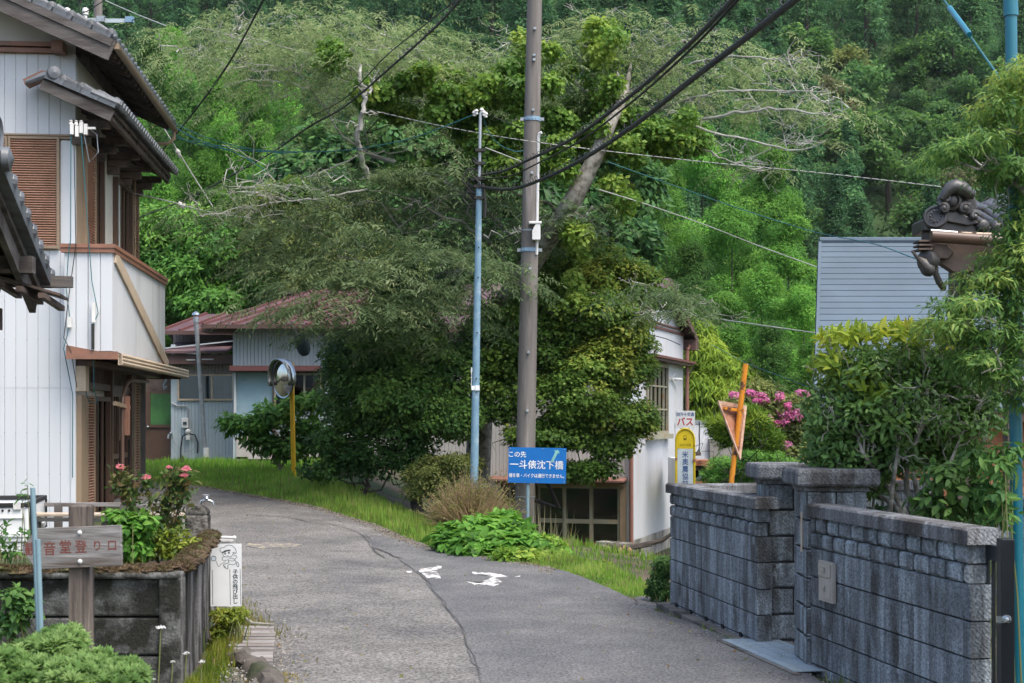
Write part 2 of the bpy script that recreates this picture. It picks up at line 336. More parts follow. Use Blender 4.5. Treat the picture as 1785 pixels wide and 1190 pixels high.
M['leaf'] = leafmat('leaf', .55, .3, .42); M['leaf_soft'] = leafmat('leaf_soft', .65, .25, .48, .16); M['leaf_gloss'] = leafmat('leaf_gloss', .45, .35, .32); M['needle'] = leafmat('needle', .7, .15, .4, .36)
M['petal'] = leafmat('petal', .6, .2, .4)
# ------------------------------------------------------------------ foliage tools (numpy)
def unit(a): return a/np.maximum(np.linalg.norm(a, axis=1, keepdims=True), 1e-9)
def leaf_mesh(name, p, d, n, L, W, C, fold=0.0, curl=0.0):
    d = unit(d); n = unit(n-d*np.sum(n*d, 1, keepdims=True)); s = np.cross(d, n); k = len(p)
    L = np.broadcast_to(np.asarray(L, float), (k,))[:, None]; W = np.broadcast_to(np.asarray(W, float), (k,))[:, None]
    if curl:
        me_v = np.stack([p, p+d*L*.4+s*W*.5+n*W*fold, p+d*L*.45, p+d*L*.4-s*W*.5+n*W*fold, p+d*L*.97-n*L*curl], 1).reshape(-1, 3)
        idx = np.array([0, 1, 2, 0, 2, 3, 1, 4, 2, 2, 4, 3]); per = 5; nf = 4; fl = 3
    elif fold:
        me_v = np.stack([p, p+d*L*.45+s*W*.5+n*W*fold, p+d*L, p+d*L*.45-s*W*.5+n*W*fold], 1).reshape(-1, 3)
        idx = np.array([0, 1, 2, 0, 2, 3]); per = 4; nf = 2; fl = 3
    else:
        me_v = np.stack([p, p+d*L*.45+s*W*.5, p+d*L, p+d*L*.45-s*W*.5], 1).reshape(-1, 3)
        idx = np.array([0, 1, 2, 3]); per = 4; nf = 1; fl = 4
    me = bpy.data.meshes.new(name); me.vertices.add(k*per); me.vertices.foreach_set('co', me_v.astype(np.float32).ravel())
    li = (np.arange(k)[:, None]*per+idx[None]).ravel().astype(np.int32)
    me.loops.add(len(li)); me.loops.foreach_set('vertex_index', li)
    me.polygons.add(k*nf); me.polygons.foreach_set('loop_start', (np.arange(k*nf)*fl).astype(np.int32))
    me.update(calc_edges=True)
    at = me.attributes.new('Col', 'FLOAT_COLOR', 'POINT')
    cc = np.concatenate([C, np.ones((k, 1))], 1).repeat(per, 0).astype(np.float32); at.data.foreach_set('color', cc.ravel())
    return me
def rdir(rng, n): return unit(rng.normal(size=(n, 3)))
def pal(rng, cols, t):
    cols = np.array(cols, float); t = np.clip(t, 0, .9999)*(len(cols)-1); i = t.astype(int); f = (t-i)[:, None]
    return cols[i]*(1-f)+cols[np.minimum(i+1, len(cols)-1)]*f
def lobes_to_clumps(rng, lobes, cs, fill=1.0, inner=.55):
    """lobes: (cx,cy,cz,rx,ry,rz[,tint]) -> clump centres, radii, outward directions, tints"""
    c, r, o, t = [], [], [], []
    for lb in lobes:
        ce = np.array(lb[:3]); ra = np.array(lb[3:6]); ti = lb[6] if len(lb) > 6 else 0.
        area = 4*math.pi*((ra[0]*ra[1])**1.6/3+(ra[0]*ra[2])**1.6/3+(ra[1]*ra[2])**1.6/3)**(1/1.6)
        k = max(3, int(fill*area/(cs*cs*1.6)))
        u = rdir(rng, k); f = rng.uniform(inner, 1, (k, 1))**.7
        c.append(ce+u*f*np.maximum(ra-cs*.5, ra*.4)); r.append(cs*rng.uniform(.6, 1.25, k)); o.append(unit(u/ra)); t.append(np.full(k, ti))
    return np.concatenate(c), np.concatenate(r), np.concatenate(o), np.concatenate(t)
def clump_leaves(rng, cl, n, flat=.7, droop=.2, out_w=.6, up_w=.6, rnd=.6, cols=None, tspread=.22, leafj=.12, lo=.35):
    """positions, directions, normals, colours of n leaves spread over clumps"""
    c, r, o, t = cl; pr = r**2; pr = pr/pr.sum(); i = rng.choice(len(c), n, p=pr)
    u = rdir(rng, n); u[:, 2] = np.where((u[:, 2] < 0) & (rng.random(n) < .45), -u[:, 2], u[:, 2])
    rad = rng.uniform(lo, 1, (n, 1))**.6
    p = c[i]+u*rad*r[i][:, None]*np.array([1, 1, flat])
    nn = unit(u*.6+o[i]*out_w*.6+np.array([0, 0, 1])*up_w+rng.normal(size=(n, 3))*rnd*.5)
    d = unit(u*out_w+rng.normal(size=(n, 3))*.7+np.array([0, 0, -droop]))
    d = unit(d-nn*np.sum(d*nn, 1, keepdims=True)*.7)
    ct = rng.normal(size=len(c))*tspread+t
    tt = .45+ct[i]+rng.normal(size=n)*leafj
    C = pal(rng, cols, tt)*rng.uniform(.85, 1.15, (n, 1))
    return p, d, nn, C
def crown_obj(name, parent, rng, lobes, cs, n, L, W, cols, m='leaf', fold=0., world=True, curl=0., flat=.7, droop=.2, fill=1., Lj=.3, inner=.55, kind=None, **k):
    cl = lobes_to_clumps(rng, lobes, cs, fill, inner)
    p, d, nn, C = clump_leaves(rng, cl, n, flat=flat, droop=droop, cols=cols, **k)
    if world and parent is not None:
        inv = np.array(WM[parent.name].inverted()); p = p@inv[:3, :3].T+inv[:3, 3]; d = d@inv[:3, :3].T; nn = nn@inv[:3, :3].T
    s = rng.uniform(1-Lj, 1+Lj, len(p))
    me = leaf_mesh(name, p, d, nn, L*s, W*s, C, fold, curl)
    o = link(name, me, M[m], parent)
    if kind: o['kind'] = kind
    return o
def pl(px, py, rx, ry, Y, depth=None, tint=0.):
    """a lobe given by where it shows in the photograph and its distance; its depth is a length in metres"""
    c = P(px, py, Y); return (c.x, c.y, c.z, rx*Y/F, depth if depth else max(rx, ry)*Y/F, ry*Y/F, tint)
def wob(rng, a, b, amp, n=6, sag=0.):
    a = np.array(a, float); b = np.array(b, float); t = np.linspace(0, 1, n+1)[:, None]
    q = a+(b-a)*t; ln = np.linalg.norm(b-a); q[1:-1] += rng.normal(size=(n-1, 3))*amp*ln/n*1.2
    q[:, 2] += sag*ln*(t[:, 0]*(1-t[:, 0]))*4; return q
def branchy(mb, rng, a, b, r0, r1, amp=.5, n=6, sides=5, sub=0, subl=.5, subang=.8, sag=0., taper=None):
    q = wob(rng, a, b, amp, n, sag); rs = list(np.linspace(r0, r1, n+1)); mb.tube(q, rs, sides, cap=True)
    ln = np.linalg.norm(q[-1]-q[0])
    for _ in range(sub):
        i = rng.integers(max(1, n//3), n+1); d = unit((q[i]-q[i-1])[None])[0]+rng.normal(size=3)*subang*np.array([1, 1, .45]); d /= np.linalg.norm(d)
        e = q[i]+d*ln*subl*rng.uniform(.5, 1.1); branchy(mb, rng, q[i], e, rs[i]*.6, max(r1*.5, .004), amp, 4, max(3, sides-1), sub-2 if sub > 2 else 0, subl, subang)
    return q
def blades(name, rng, x, y, z, h, w, cols, lean=.35, tint=0., m='leaf_soft', kind='stuff', parent=None):
    n = len(x); p = np.stack([x, y, z], 1); a = rng.uniform(0, 2*math.pi, n)
    d = np.stack([np.cos(a)*lean*rng.uniform(.2, 1.6, n), np.sin(a)*lean*rng.uniform(.2, 1.6, n), np.ones(n)], 1)
    nn = np.stack([np.cos(a), np.sin(a), np.full(n, .2)], 1)+rng.normal(size=(n, 3))*.3
    pt = .18*np.sin(x*2.3+y*1.1)+.16*np.sin(x*5.1-y*3.7+1)+.1*np.sin(x*9+y*7)
    C = pal(rng, cols, .45+tint+pt+rng.normal(size=n)*.2); h = h*(1+1.2*pt)
    dry = rng.random(n) < .07; C[dry] = np.array([.3, .25, .12])*rng.uniform(.6, 1.2, (dry.sum(), 1))
    me = leaf_mesh(name, p, d, nn, h*rng.uniform(.5, 1.25, n), w, C, 0, .18)
    o = link(name, me, M[m], parent)
    if kind: o['kind'] = kind
    return o
G_DARK = [(.032,.085,.026), (.062,.145,.038), (.105,.21,.048), (.165,.28,.06)]
G_MID = [(.035,.09,.022), (.068,.15,.03), (.11,.215,.04), (.17,.27,.055)]
G_BRIGHT = [(.05,.135,.022), (.095,.225,.032), (.155,.315,.043), (.24,.39,.06)]
G_LIME = [(.1,.19,.02), (.18,.3,.03), (.28,.4,.045), (.4,.47,.07)]
G_YEL = [(.05,.11,.02), (.1,.18,.028), (.19,.26,.04), (.34,.33,.05)]
G_GREY = [(.1,.165,.055), (.16,.24,.09), (.24,.315,.135), (.36,.4,.21)]
G_CEDAR = [(.026,.08,.038), (.046,.125,.053), (.075,.18,.066), (.12,.24,.08)]
G_OLIVE = [(.08,.115,.035), (.13,.175,.045), (.19,.23,.06), (.26,.28,.09)]

def sprays(rng, c, hd, ln, m, droop):
    """drooping compound leaves: m leaflets along each curved rachis starting at c, heading hd (both n x 3)"""
    n = len(c); t = np.linspace(.1, 1, m)[None, :, None]; hd = unit(hd)[:, None, :]; ln = np.broadcast_to(ln, (n,))[:, None, None]; z = np.array([0, 0, 1.])
    p = c[:, None]+hd*ln*t-z*droop*ln*t*t
    sd = np.cross(hd[:, 0], z); sd = unit(sd)[:, None]*np.where(np.arange(m) % 2, 1, -1)[None, :, None]
    d = sd*.9+hd*.5-z*(.25+droop*t)+rng.normal(size=p.shape)*.25; nn = np.broadcast_to(z, p.shape)+hd*.3+rng.normal(size=p.shape)*.3
    return p.reshape(-1, 3), d.reshape(-1, 3), nn.reshape(-1, 3)
cool = lambda P_: [(r*.88, g, b_*1.18) for r, g, b_ in P_]
G_DARK, G_MID, G_BRIGHT = cool(G_DARK), cool(G_MID), cool(G_BRIGHT)
# ------------------------------------------------------------------ ground
def grid(name, xs, ys, m, kind='structure', dz=0., zf=gz):
    X, Y = np.meshgrid(xs, ys); Z = zf(X, Y)+dz; nx, ny = len(xs), len(ys)
    v = np.stack([X, Y, Z], 2).reshape(-1, 3); i = np.arange(nx*ny).reshape(ny, nx)
    f = np.stack([i[:-1, :-1], i[:-1, 1:], i[1:, 1:], i[1:, :-1]], 2).reshape(-1, 4)
    me = bpy.data.meshes.new(name); me.from_pydata(v.tolist(), [], f.tolist()); me.polygons.foreach_set('use_smooth', [True]*len(me.polygons))
    o = link(name, me, M[m]); o['kind'] = kind; return o
near = grid('ground', np.arange(-22, 22.01, .4), np.arange(-6, 52.1, .4), 'soil')
far = grid('hillside', np.concatenate([np.arange(-170, 170.1, 5)]), np.arange(51.6, 420, 4), 'hill_soil', dz=-.03)
# road: two edge polylines, ten strips across
LE = [(-2.0,-6),(-2.0,2),(-1.95,6),(-1.72,8.5),(-1.66,10),(-1.95,11.3),(-2.45,12.5),(-3.05,14),(-3.7,16),(-4.4,18.5),(-5.2,21.0),(-5.9,22.8),(-7.6,24.6),(-10.5,25.6),(-14,26)]
RE = [(3.1,-6),(3.1,2),(2.75,5),(2.35,7.6),(1.85,10),(1.3,12.9),(1.05,14.6),(.45,16.6),(-.55,18.0),(-1.12,18.9),(-1.95,21.2),(-3.5,23.4),(-5.6,25.9),(-9,28.4),(-14,29.4)]
def resample(pts, n):
    pts = np.array(pts, float); s = np.r_[0, np.cumsum(np.linalg.norm(np.diff(pts, axis=0), axis=1))]
    u = np.linspace(0, 1, n)
    tp = np.linspace(0, 1, len(pts))  # keep the pairs of points facing each other
    return np.stack([np.interp(u, tp, pts[:, 0]), np.interp(u, tp, pts[:, 1])], 1)
def strip(name, A, B, m, dz, nl=110, nw=12, kind='structure', parent=None, jit=0.):
    a = resample(A, nl); b = resample(B, nl); rg = np.random.default_rng(5)
    if jit:
        for e in (a, b): e += np.convolve(rg.normal(size=nl), [.3, .4, .3], 'same')[:, None]*jit
    t = np.linspace(0, 1, nw)[None, :, None]; q = a[:, None]*(1-t)+b[:, None]*t
    z = gz(q[..., 0], q[..., 1])+dz; v = np.concatenate([q, z[..., None]], 2).reshape(-1, 3)
    i = np.arange(nl*nw).reshape(nl, nw); f = np.stack([i[:-1, :-1], i[:-1, 1:], i[1:, 1:], i[1:, :-1]], 2).reshape(-1, 4)
    me = bpy.data.meshes.new(name); me.from_pydata(v.tolist(), [], f.tolist()); me.polygons.foreach_set('use_smooth', [True]*len(me.polygons))
    o = link(name, me, M[m], parent)
    if kind: o['kind'] = kind
    return o
road = strip('road', LE, RE, 'asphalt', .03, jit=.035)
side_road = strip('side_road', [(1.3,12.6),(1.2,14.2),(1.9,16.4),(3.0,19.5),(4.0,23),(5.5,30)], [(3.2,12.2),(3.6,13.6),(4.4,15.4),(5.3,18.5),(6.5,23),(8.5,30)], 'asphalt_dark', .022, 40, 8)
# the darker half of the carriageway, relaid along a cracked seam
def PG(px, py):
    """the point of the ground that shows at this place of the photograph"""
    s = (py-HY)/F; y = 8.0
    for _ in range(80): y += ((EYE-G((px-CX)/F*y, y))/s-y)*.5 if s > 0 else 0
    return ((px-CX)/F*y, y)
SEAM = [PG(*q) for q in [(840,1185),(828,1160),(812,1120),(794,1083),(768,1050),(749,1024),(727,1001),(700,979),(655,960),(630,934)]]
SEAM = [(-.1,2.0),(-.2,6.5)]+SEAM
strip('road_patch', SEAM, [(2.9,2.0),(2.5,6.5),(2.2,8.6),(2.05,9.4),(1.9,10.4),(1.72,11.2),(1.4,12.8),(1.1,14.3),(.6,16.2),(-.1,17.3),(-1.0,18.4),(-1.4,19.4)], 'asphalt_dark', .036, 60, 10, jit=.03)
def flat(name, pts, m, dz, parent, world=True, h=.004, px=True):
    q = [PG(*p) if px else p for p in pts]; cx = sum(a for a, _ in q)/len(q); cy = sum(b for _, b in q)/len(q)
    mb = MB(); k = len(q); vs = [(cx, cy, G(cx, cy)+dz+h)]+[(a, b, G(a, b)+dz+h) for a, b in q]+[(a, b, G(a, b)+dz-.003) for a, b in q]
    mb.add(vs, [(0, 1+i, 1+(i+1) % k) for i in range(k)]+[(1+i, 1+k+i, 1+k+(i+1) % k, 1+(i+1) % k) for i in range(k)])
    return mb.build(name, M[m], parent, world=False)
def ragged(px, py, rx, ry, n, seed, rough=.35):
    r = random.Random(seed); return [(px+math.cos(2*math.pi*i/n)*rx*r.uniform(1-rough, 1+rough*.4), py-math.sin(2*math.pi*i/n)*ry*r.uniform(1-rough, 1+rough*.4)) for i in range(n)]
WP = [[(731,998),(745,996),(769,994),(770,997),(752,999),(762,1002),(768,1012),(768,1014),(744,1013),(736,1006),(730,1002)],
      [(823,1003),(850,1004),(872,1007),(884,1011),(862,1012),(846,1009),(824,1006)],
      [(812,1020),(836,1023),(850,1016),(862,1011),(874,1020),(876,1023),(860,1028),(840,1025),(826,1026)], [(897,1011),(908,1009),(905,1012),(898,1014)], [(708,1002),(716,1001),(718,1003),(710,1004)], [(753,994),(762,992),(771,993),(764,995)]]
for q in WP: flat('paint_mark', q, 'paint_white', .038, road)
flat('painted_plate', [(432,952),(470,950),(520,952),(527,955),(500,959),(448,960),(428,956)], 'paint_old', .034, road)
def crack(pts, wd, parent=road, dz=.041):
    mb = MB(); pts = [PG(*p) for p in pts]; rr = random.Random(len(pts)); q = []
    for (a, b), (c, d) in zip(pts, pts[1:]):
        for t in (0, .25, .5, .75): q.append((a+(c-a)*t+rr.uniform(-.02, .02), b+(d-b)*t+rr.uniform(-.02, .02)))
    q.append(pts[-1]); vs, fs = [], []
    for i, (x, y) in enumerate(q):
        x2, y2 = q[min(i+1, len(q)-1)]; x0, y0 = q[max(i-1, 0)]; dx, dy = x2-x0, y2-y0; l = math.hypot(dx, dy); ww = wd*rr.uniform(.3, 1)
        for s in (-1, 1): vs.append((x-dy/l*s*ww/2, y+dx/l*s*ww/2, G(x, y)+dz))
    fs = [(2*i, 2*i+1, 2*i+3, 2*i+2) for i in range(len(q)-1)]
    mb.add(vs, fs); return mb.build('crack', M['tar'], parent)
crack([(794,1083),(768,1050),(749,1024),(727,1001)], .014); crack([(840,1186),(812,1120),(794,1083)], .01)
crack([(670,978),(646,957),(640,945),(624,932),(596,922),(570,916)], .02); crack([(570,964),(620,966),(680,962)], .03)
for k_ in range(9):
    x_, y_ = R.uniform(530, 690), R.uniform(905, 1000); crack([(x_, y_), (x_+R.uniform(12, 34), y_+R.uniform(-3, 5)), (x_+R.uniform(36, 60), y_+R.uniform(-5, 9))], .016)
crack([(430,900),(500,905),(540,914)], .03); crack([(332,853),(400,862),(470,874)], .03); crack([(700,979),(655,960)], .03)
# gravel and pale grit beside the left edge
def gravel(name, rng, n, fx, sz, cols):
    x, y = fx(n); z = gz(x, y)+.032; p = np.stack([x, y, z], 1)
    d = rdir(rng, n)*np.array([1, 1, .3]); nn = np.stack([rng.normal(size=n)*.4, rng.normal(size=n)*.4-.3, np.ones(n)], 1)
    C = pal(rng, cols, rng.random(n)); s = sz*rng.uniform(.4, 1.3, n)
    me = leaf_mesh(name, p, d, nn, s, s*.8, C, .25); o = link(name, me, M['petal']); o['kind'] = 'stuff'; return o
rg = np.random.default_rng(3)
# ------------------------------------------------------------------ the two-storey house on the left
HT = math.asin(.09); HC = (-6.35, 20.8)
house = thing('two_storey_house', 'tall white board-clad house with brown louvred shutters, balcony and grey tiled roof', 'house', (HC[0], HC[1], 0), HT)
S = 120.2
def hx(px): return (px-129)/S
def hz(py): return 1.75-(py-730)/S
b = MB(); b.box(-7.5, -.03, .03, 5.02, .0, 7.3); b.prism([(-7.5, 7.3), (-.03, 7.3), (-3.2, 8.72), (-3.9, 8.72)], (0, .03, 0), (1, 0, 0), (0, 0, 1), (0, 4.98, 0)); b.build('wall', M['plaster'], house)
bm_lo = {}
def board(x0, x1, z0, z1, m='siding', y0=-.0, th=.012):
    key = (round(x1-x0, 3), round(z1-z0, 3), m)
    if key not in bm_lo:
        w = x1-x0-.0015; h = z1-z0-.004
        mb = MB().prism([(0, -th*.3), (.004, -th), (w-.006, -th), (w-.003, -th*.2), (w, -th*.2), (w, .028), (0, .028)], (0, 0, 0), (1, 0, 0), (0, 1, 0), (0, 0, h))
        # nail heads down both edges of the board
        for k in range(1, int(h/.85)+1):
            zz = h*k/(int(h/.85)+1)
            mb.lathe([(.0075, 0), (.005, .005), (0, .006)], (w-.02, -th, zz), (0, -1, 0), 6)
        me = mb.mesh('siding_board'); me.materials.append(M[m]); bm_lo[key] = me
    o = link('siding_board', bm_lo[key], None, house); o.location = (x0, y0, z0); return o
pitch = .157
ztop, zmid, zlow = hz(95), hz(237), 4.2
for i in range(24):
    x1 = -.035-i*pitch; x0 = x1-pitch
    board(x0, x1, zmid+.02, ztop); board(x0, x1, 2.2, zlow-.01); board(x0, x1, .12, 2.2)
    if i < 1 or i > 13: board(x0, x1, zlow, zmid-.06)
mb = MB()
for i in range(14):
    for z in (.55, .95, 1.55, 2.35, 2.9, 3.45, 3.95, 6.1, 6.65): mb.lathe([(.008, 0), (.006, .003), (0, .004)], (-.035-i*pitch-.008, -.006, z+R.uniform(-.006, .006)), (0, -1, 0), 6)
mb.build('nail_heads', M['brown_alu'], house)['kind'] = 'stuff'
MB().box(-.04, .025, -.03, .1, .1, ztop).build('corner_post', M['siding'], house)
MB().box(-3.95, -.02, -.045, -.001, zmid-.05, zmid).box(-3.95, -.035, -.07, -.045, zmid-.012, zmid+.012).build('window_head_trim', M['beige_dark'], house)
MB().box(-3.95, hx(116), -.09, -.001, hz(95), hz(87)).box(-3.95, hx(116), -.12, -.0, hz(85), hz(77)).build('fascia_band', M['brown_trim'], house, bevel=.005)
MB().box(hx(97), hx(117), -.28, .0, hz(97), hz(79)).build('beam_end', M['brown_trim'], house, bevel=.006)
# shutter boxes of the front window
def shutter(parent, o, u, v, w, h, n, depth=.06, name='shutter', fr=.035):
    u = Vector(u); v = Vector(v); nrm = u.cross(v); o = Vector(o)
    def bb(mb, a0, a1, b0, b1, d0, d1):
        return mb.prism([(a0, b0), (a1, b0), (a1, b1), (a0, b1)], o+nrm*d0, u, v, nrm*(d1-d0))
    mb = MB(); bb(mb, 0, w, 0, fr, 0, depth); bb(mb, 0, w, h-fr, h, 0, depth); bb(mb, 0, fr, fr, h-fr, 0, depth); bb(mb, w-fr, w, fr, h-fr, 0, depth); bb(mb, fr, w-fr, fr, h-fr, 0, .012)
    f = mb.build(name, M['brown_alu'] if name != 'shutter' else M['beige_dark'], parent)
    mb = MB(); st = (h-2*fr)/n
    for i in range(n):
        z = fr+i*st
        mb.prism([(depth*.35, z), (depth*.85, z+st*.12), (depth*.9, z+st*.3), (depth*.35, z+st*.8)], o+u*fr, nrm, v, u*(w-2*fr))
    l = mb.build('louvre', M['louvre'], f); l['kind'] = 'stuff'; return f
sh = hz(240)-hz(434)
for k in range(2): shutter(house, (hx(105)-.72-k*.73, -.012, hz(434)), (1, 0, 0), (0, 0, 1), .72, sh, 44)
for k in range(2, 4): shutter(house, (hx(105)-.72-k*.73, -.012, hz(434)), (1, 0, 0), (0, 0, 1), .72, sh, 44)
# side wall facing the road: u = +y, out = +x
SU, SV, = (0, 1, 0), (0, 0, 1)
mb = MB(); n = 56; L = 5.0
for i in range(n):
    y0 = i*L/n
    if y0 < .44: segs = [(5.85, 7.25), (2.7, 4.1)]
    elif y0 < 1.85: segs = [(5.9, 7.25), (2.7, 4.1)]
    elif 2.93 < y0 < 4.4: segs = [(5.82, 7.25), (2.7, 4.1)]
    else: segs = [(2.7, 7.25)]
    for a, c in segs: mb.prism([(.0, y0+.006), (.03, y0+.014), (.03, y0+L/n-.012), (0, y0+L/n-.004)], (-.02, 0, a), (1, 0, 0), (0, 1, 0), (0, 0, c-a))
o = mb.build('side_siding', M['siding_warm'], house); o['kind'] = 'stuff'
MB().box(-.02, .03, .02, .44, 4.1, 5.85).build('shutter_jamb', M['beige_dark'], house)
def side_shutter(y0, y1, z0, z1, n): 
    return shutter(house, (.0, y0, z0), SU, SV, y1-y0, z1-z0, n, .1, 'shutter', .03)
side_shutter(.44, 1.12, 4.1, 5.86, 40); side_shutter(4.42, 5.0, 4.1, 5.74, 40)
def side_window(y0, y1, z0, z1, bars, name='window', m='brown_alu', pane='glass_dark'):
    mb = MB(); t = .07
    for (a, c, e, g) in ((y0, y1, z0, z0+t), (y0, y1, z1-t, z1), (y0, y0+t, z0+t, z1-t), (y1-t, y1, z0+t, z1-t)): mb.box(-.02, .09, a, c, e, g)
    for yy in bars: mb.box(.0, .05, yy-.03, yy+.03, z0+t, z1-t)
    f = mb.build(name, M[m], house)
    MB().box(.012, .02, y0+t, y1-t, z0+t, z1-t).build('pane', M[pane], f)
    return f
side_window(1.14, 1.86, 4.1, 5.86, [1.5]); side_window(2.95, 4.4, 4.1, 5.76, [3.5, 3.8, 4.15])
MB().box(.03, .045, 3.03, 3.42, 4.15, 5.68).build('curtain', M['siding'], house)
# roof: right slope, left slope, ridge
ez, ex, sl_ = 7.14, .64, .44
y0r, y1r = -.62, 5.2
def roofz(x): return ez+(ex-x)*sl_
RT = -3.5
mb = MB(); mb.prism([(ex, roofz(ex)-.03), (RT, roofz(RT)-.03), (RT*2-ex, roofz(ex)-.03), (RT*2-ex, roofz(ex)-.1), (RT, roofz(RT)-.1), (ex, roofz(ex)-.1)], (0, y0r+.02, 0), (1, 0, 0), (0, 0, 1), (0, y1r-y0r-.04, 0))
roof = mb.build('roof', M['dark_wood'], house)
def tile_sheet(name, o, across, down, na, nd, pitch, step, parent, mm='tile', amp=.03, hw=.0):
    """a field of pantiles: wavy across, stepped down the slope; o at the top edge"""
    o = Vector(o); a = Vector(across).normalized(); d = Vector(down).normalized(); up = a.cross(d)
    if up.z < 0: up = -up
    vs, fs = [], []; sub = 6; nx = na*sub+1
    for j in range(nd):
        for e, lift in ((0, .0), (1, .028)):
            for i in range(nx):
                ph = i/sub*2*math.pi; vs.append(o+a*(i/sub*pitch)+d*(j+e)*step+up*(lift+amp*(.5+.5*math.cos(ph))**1.5))
    for j in range(nd*2-1):
        for i in range(nx-1): fs.append((j*nx+i, j*nx+i+1, (j+1)*nx+i+1, (j+1)*nx+i))
    ob = MB().add(vs, fs).build(name, M[mm], parent); ob['kind'] = 'stuff'; return ob
dn = Vector((1, 0, -sl_)).normalized(); slope_len = (ex+.06-RT)/dn.x
ys = np.arange(y0r, y1r+.01, .27)
tile_sheet('roof_tile_field', (RT, y0r, roofz(RT)), (0, 1, 0), dn, len(ys)-1, 17, .27, slope_len/17, roof)
dn2 = Vector((-1, 0, -sl_)).normalized()
tile_sheet('roof_tile_field', (RT, y0r, roofz(RT)), (0, 1, 0), dn2, len(ys)-1, 17, .27, slope_len/17, roof)
mb = MB(); mb.tube([(RT, y0r, roofz(RT)+.12), (RT, y1r, roofz(RT)+.12)], .1, 10); mb.build('ridge_tile', M['tile'], roof, smooth=True)
# verge tiles, each a saddle with a round boss, stepping down the gable
vt = MB(); vt.tube([(0, 0, .035), (.26, 0, .0), ], [.07, .062], 10); vt.box(-.0, .27, -.1, .02, -.07, .02); vt.lathe([(0, -.03), (.075, -.02), (.082, .02), (.07, .05), (0, .075)], (.24, -.02, .015), (.6, -1, .1), 12)
vm = vt.mesh('verge_tile'); vm.materials.append(M['tile'])
for k in range(16):
    o = link('verge_tile', vm, None, roof); x = ex-.24-k*.272; o.location = (x, y0r+.06, roofz(x)+.03); o.rotation_euler = (0, math.atan(sl_), 0)
# eave end tiles along the gutter
mb = MB()
for yv in ys: mb.lathe([(0, -.02), (.05, -.015), (.055, .03), (0, .04)], (ex+.05, yv, roofz(ex+.05)+.02), (1, 0, -.2), 8); mb.prism([(-.13, -.05), (.0, .0), (.1, -.045), (.1, -.09), (-.13, -.09)], (ex+.03, yv+.135, roofz(ex)+.02), (0, 1, 0), (0, 0, 1), (.05, 0, -.02))
ob = mb.build('eave_tile', M['tile'], roof); ob['kind'] = 'stuff'
# barge boards, two steps
for s, (off, h, t) in enumerate(((.0, .3, .04),)):
    A = Vector((ex+.02, y0r-.02, roofz(ex+.02)-.19)); B = Vector((RT, y0r-.02, roofz(RT)-.19))
    MB().beam(A, B, .04, h).beam(A+Vector((.0, -.03, .1)), B+Vector((.0, -.03, .1)), .03, .1).build('barge_board', M['old_wood'], roof)
    A2 = Vector((2*RT-ex, y0r-.02, roofz(ex)-.19)); MB().beam(A2, B, .04, h).build('barge_board', M['old_wood'], roof)
mb = MB(); mb.box(-4, .6, y0r+.04, 0, 0, .02)
for k in range(20):
    y = y0r+.18+k*.285
    MB().beam((ex-.02, y, roofz(ex)-.15), (-.2, y, roofz(-.2)-.15), .06, .09).build('rafter', M['dark_wood'], roof)
MB().box(ex-.09, ex-.05, y0r+.03, y1r, roofz(ex)-.14, roofz(ex)-.03).build('eave_board', M['dark_wood'], roof)
MB().beam((.0, 0.06, 7.1), (.0, 4.95, 7.1), .14, .16).build('wall_plate', M['dark_wood'], house)
gp = [(ex+.05, y0r, roofz(ex)-.1), (ex+.05, y1r+.1, roofz(ex)-.13)]
gmb = MB(); 
prof = [(.055*math.cos(math.pi*(1+i/8)), .055*math.sin(math.pi*(1+i/8))) for i in range(9)]; prof += [(x*.88, z*.88) for x, z in reversed(prof)]
gmb.prism(prof, gp[0], (1, 0, 0), (0, 0, 1), Vector(gp[1])-Vector(gp[0]))
gmb.box(ex-.01, ex+.11, y0r-.01, y0r+.05, roofz(ex)-.17, roofz(ex)-.09)
gutter = gmb.build('gutter', M['beige_dark'], house, smooth=True)
xg, yg, zg = ex+.05, y1r-.05, roofz(ex)-.15
MB().tube([(xg, yg, zg+.03), (xg, yg, zg-.16), (xg-.1, yg-.05, zg-.26), (.1, yg-.45, zg-.36), (.07, yg-.5, zg-.6), (.07, yg-.5, .2)], .035, 8).build('downpipe', M['beige_dark'], gutter, smooth=True)
# lower pent roof over the first-floor windows
pz, pxo, pxi, psl = 6.2, .66, -.28, .42
def pzx(x): return pz+(pxo-x)*psl
py0, py1 = -.55, 5.05
mb = MB(); mb.prism([(pxo, pz-.05), (pxi, pzx(pxi)-.05), (pxi, pzx(pxi)-.12), (pxo, pz-.12)], (0, py0+.03, 0), (1, 0, 0), (0, 0, 1), (0, py1-py0-.06, 0))
pent = mb.build('pent_roof', M['dark_wood'], house)
dnp = Vector((1, 0, -psl)).normalized(); sl2 = (pxo+.08-pxi)/dnp.x
tile_sheet('roof_tile_field', (pxi, py0, pzx(pxi)), (0, 1, 0), dnp, 20, 4, .27, sl2/4, pent)
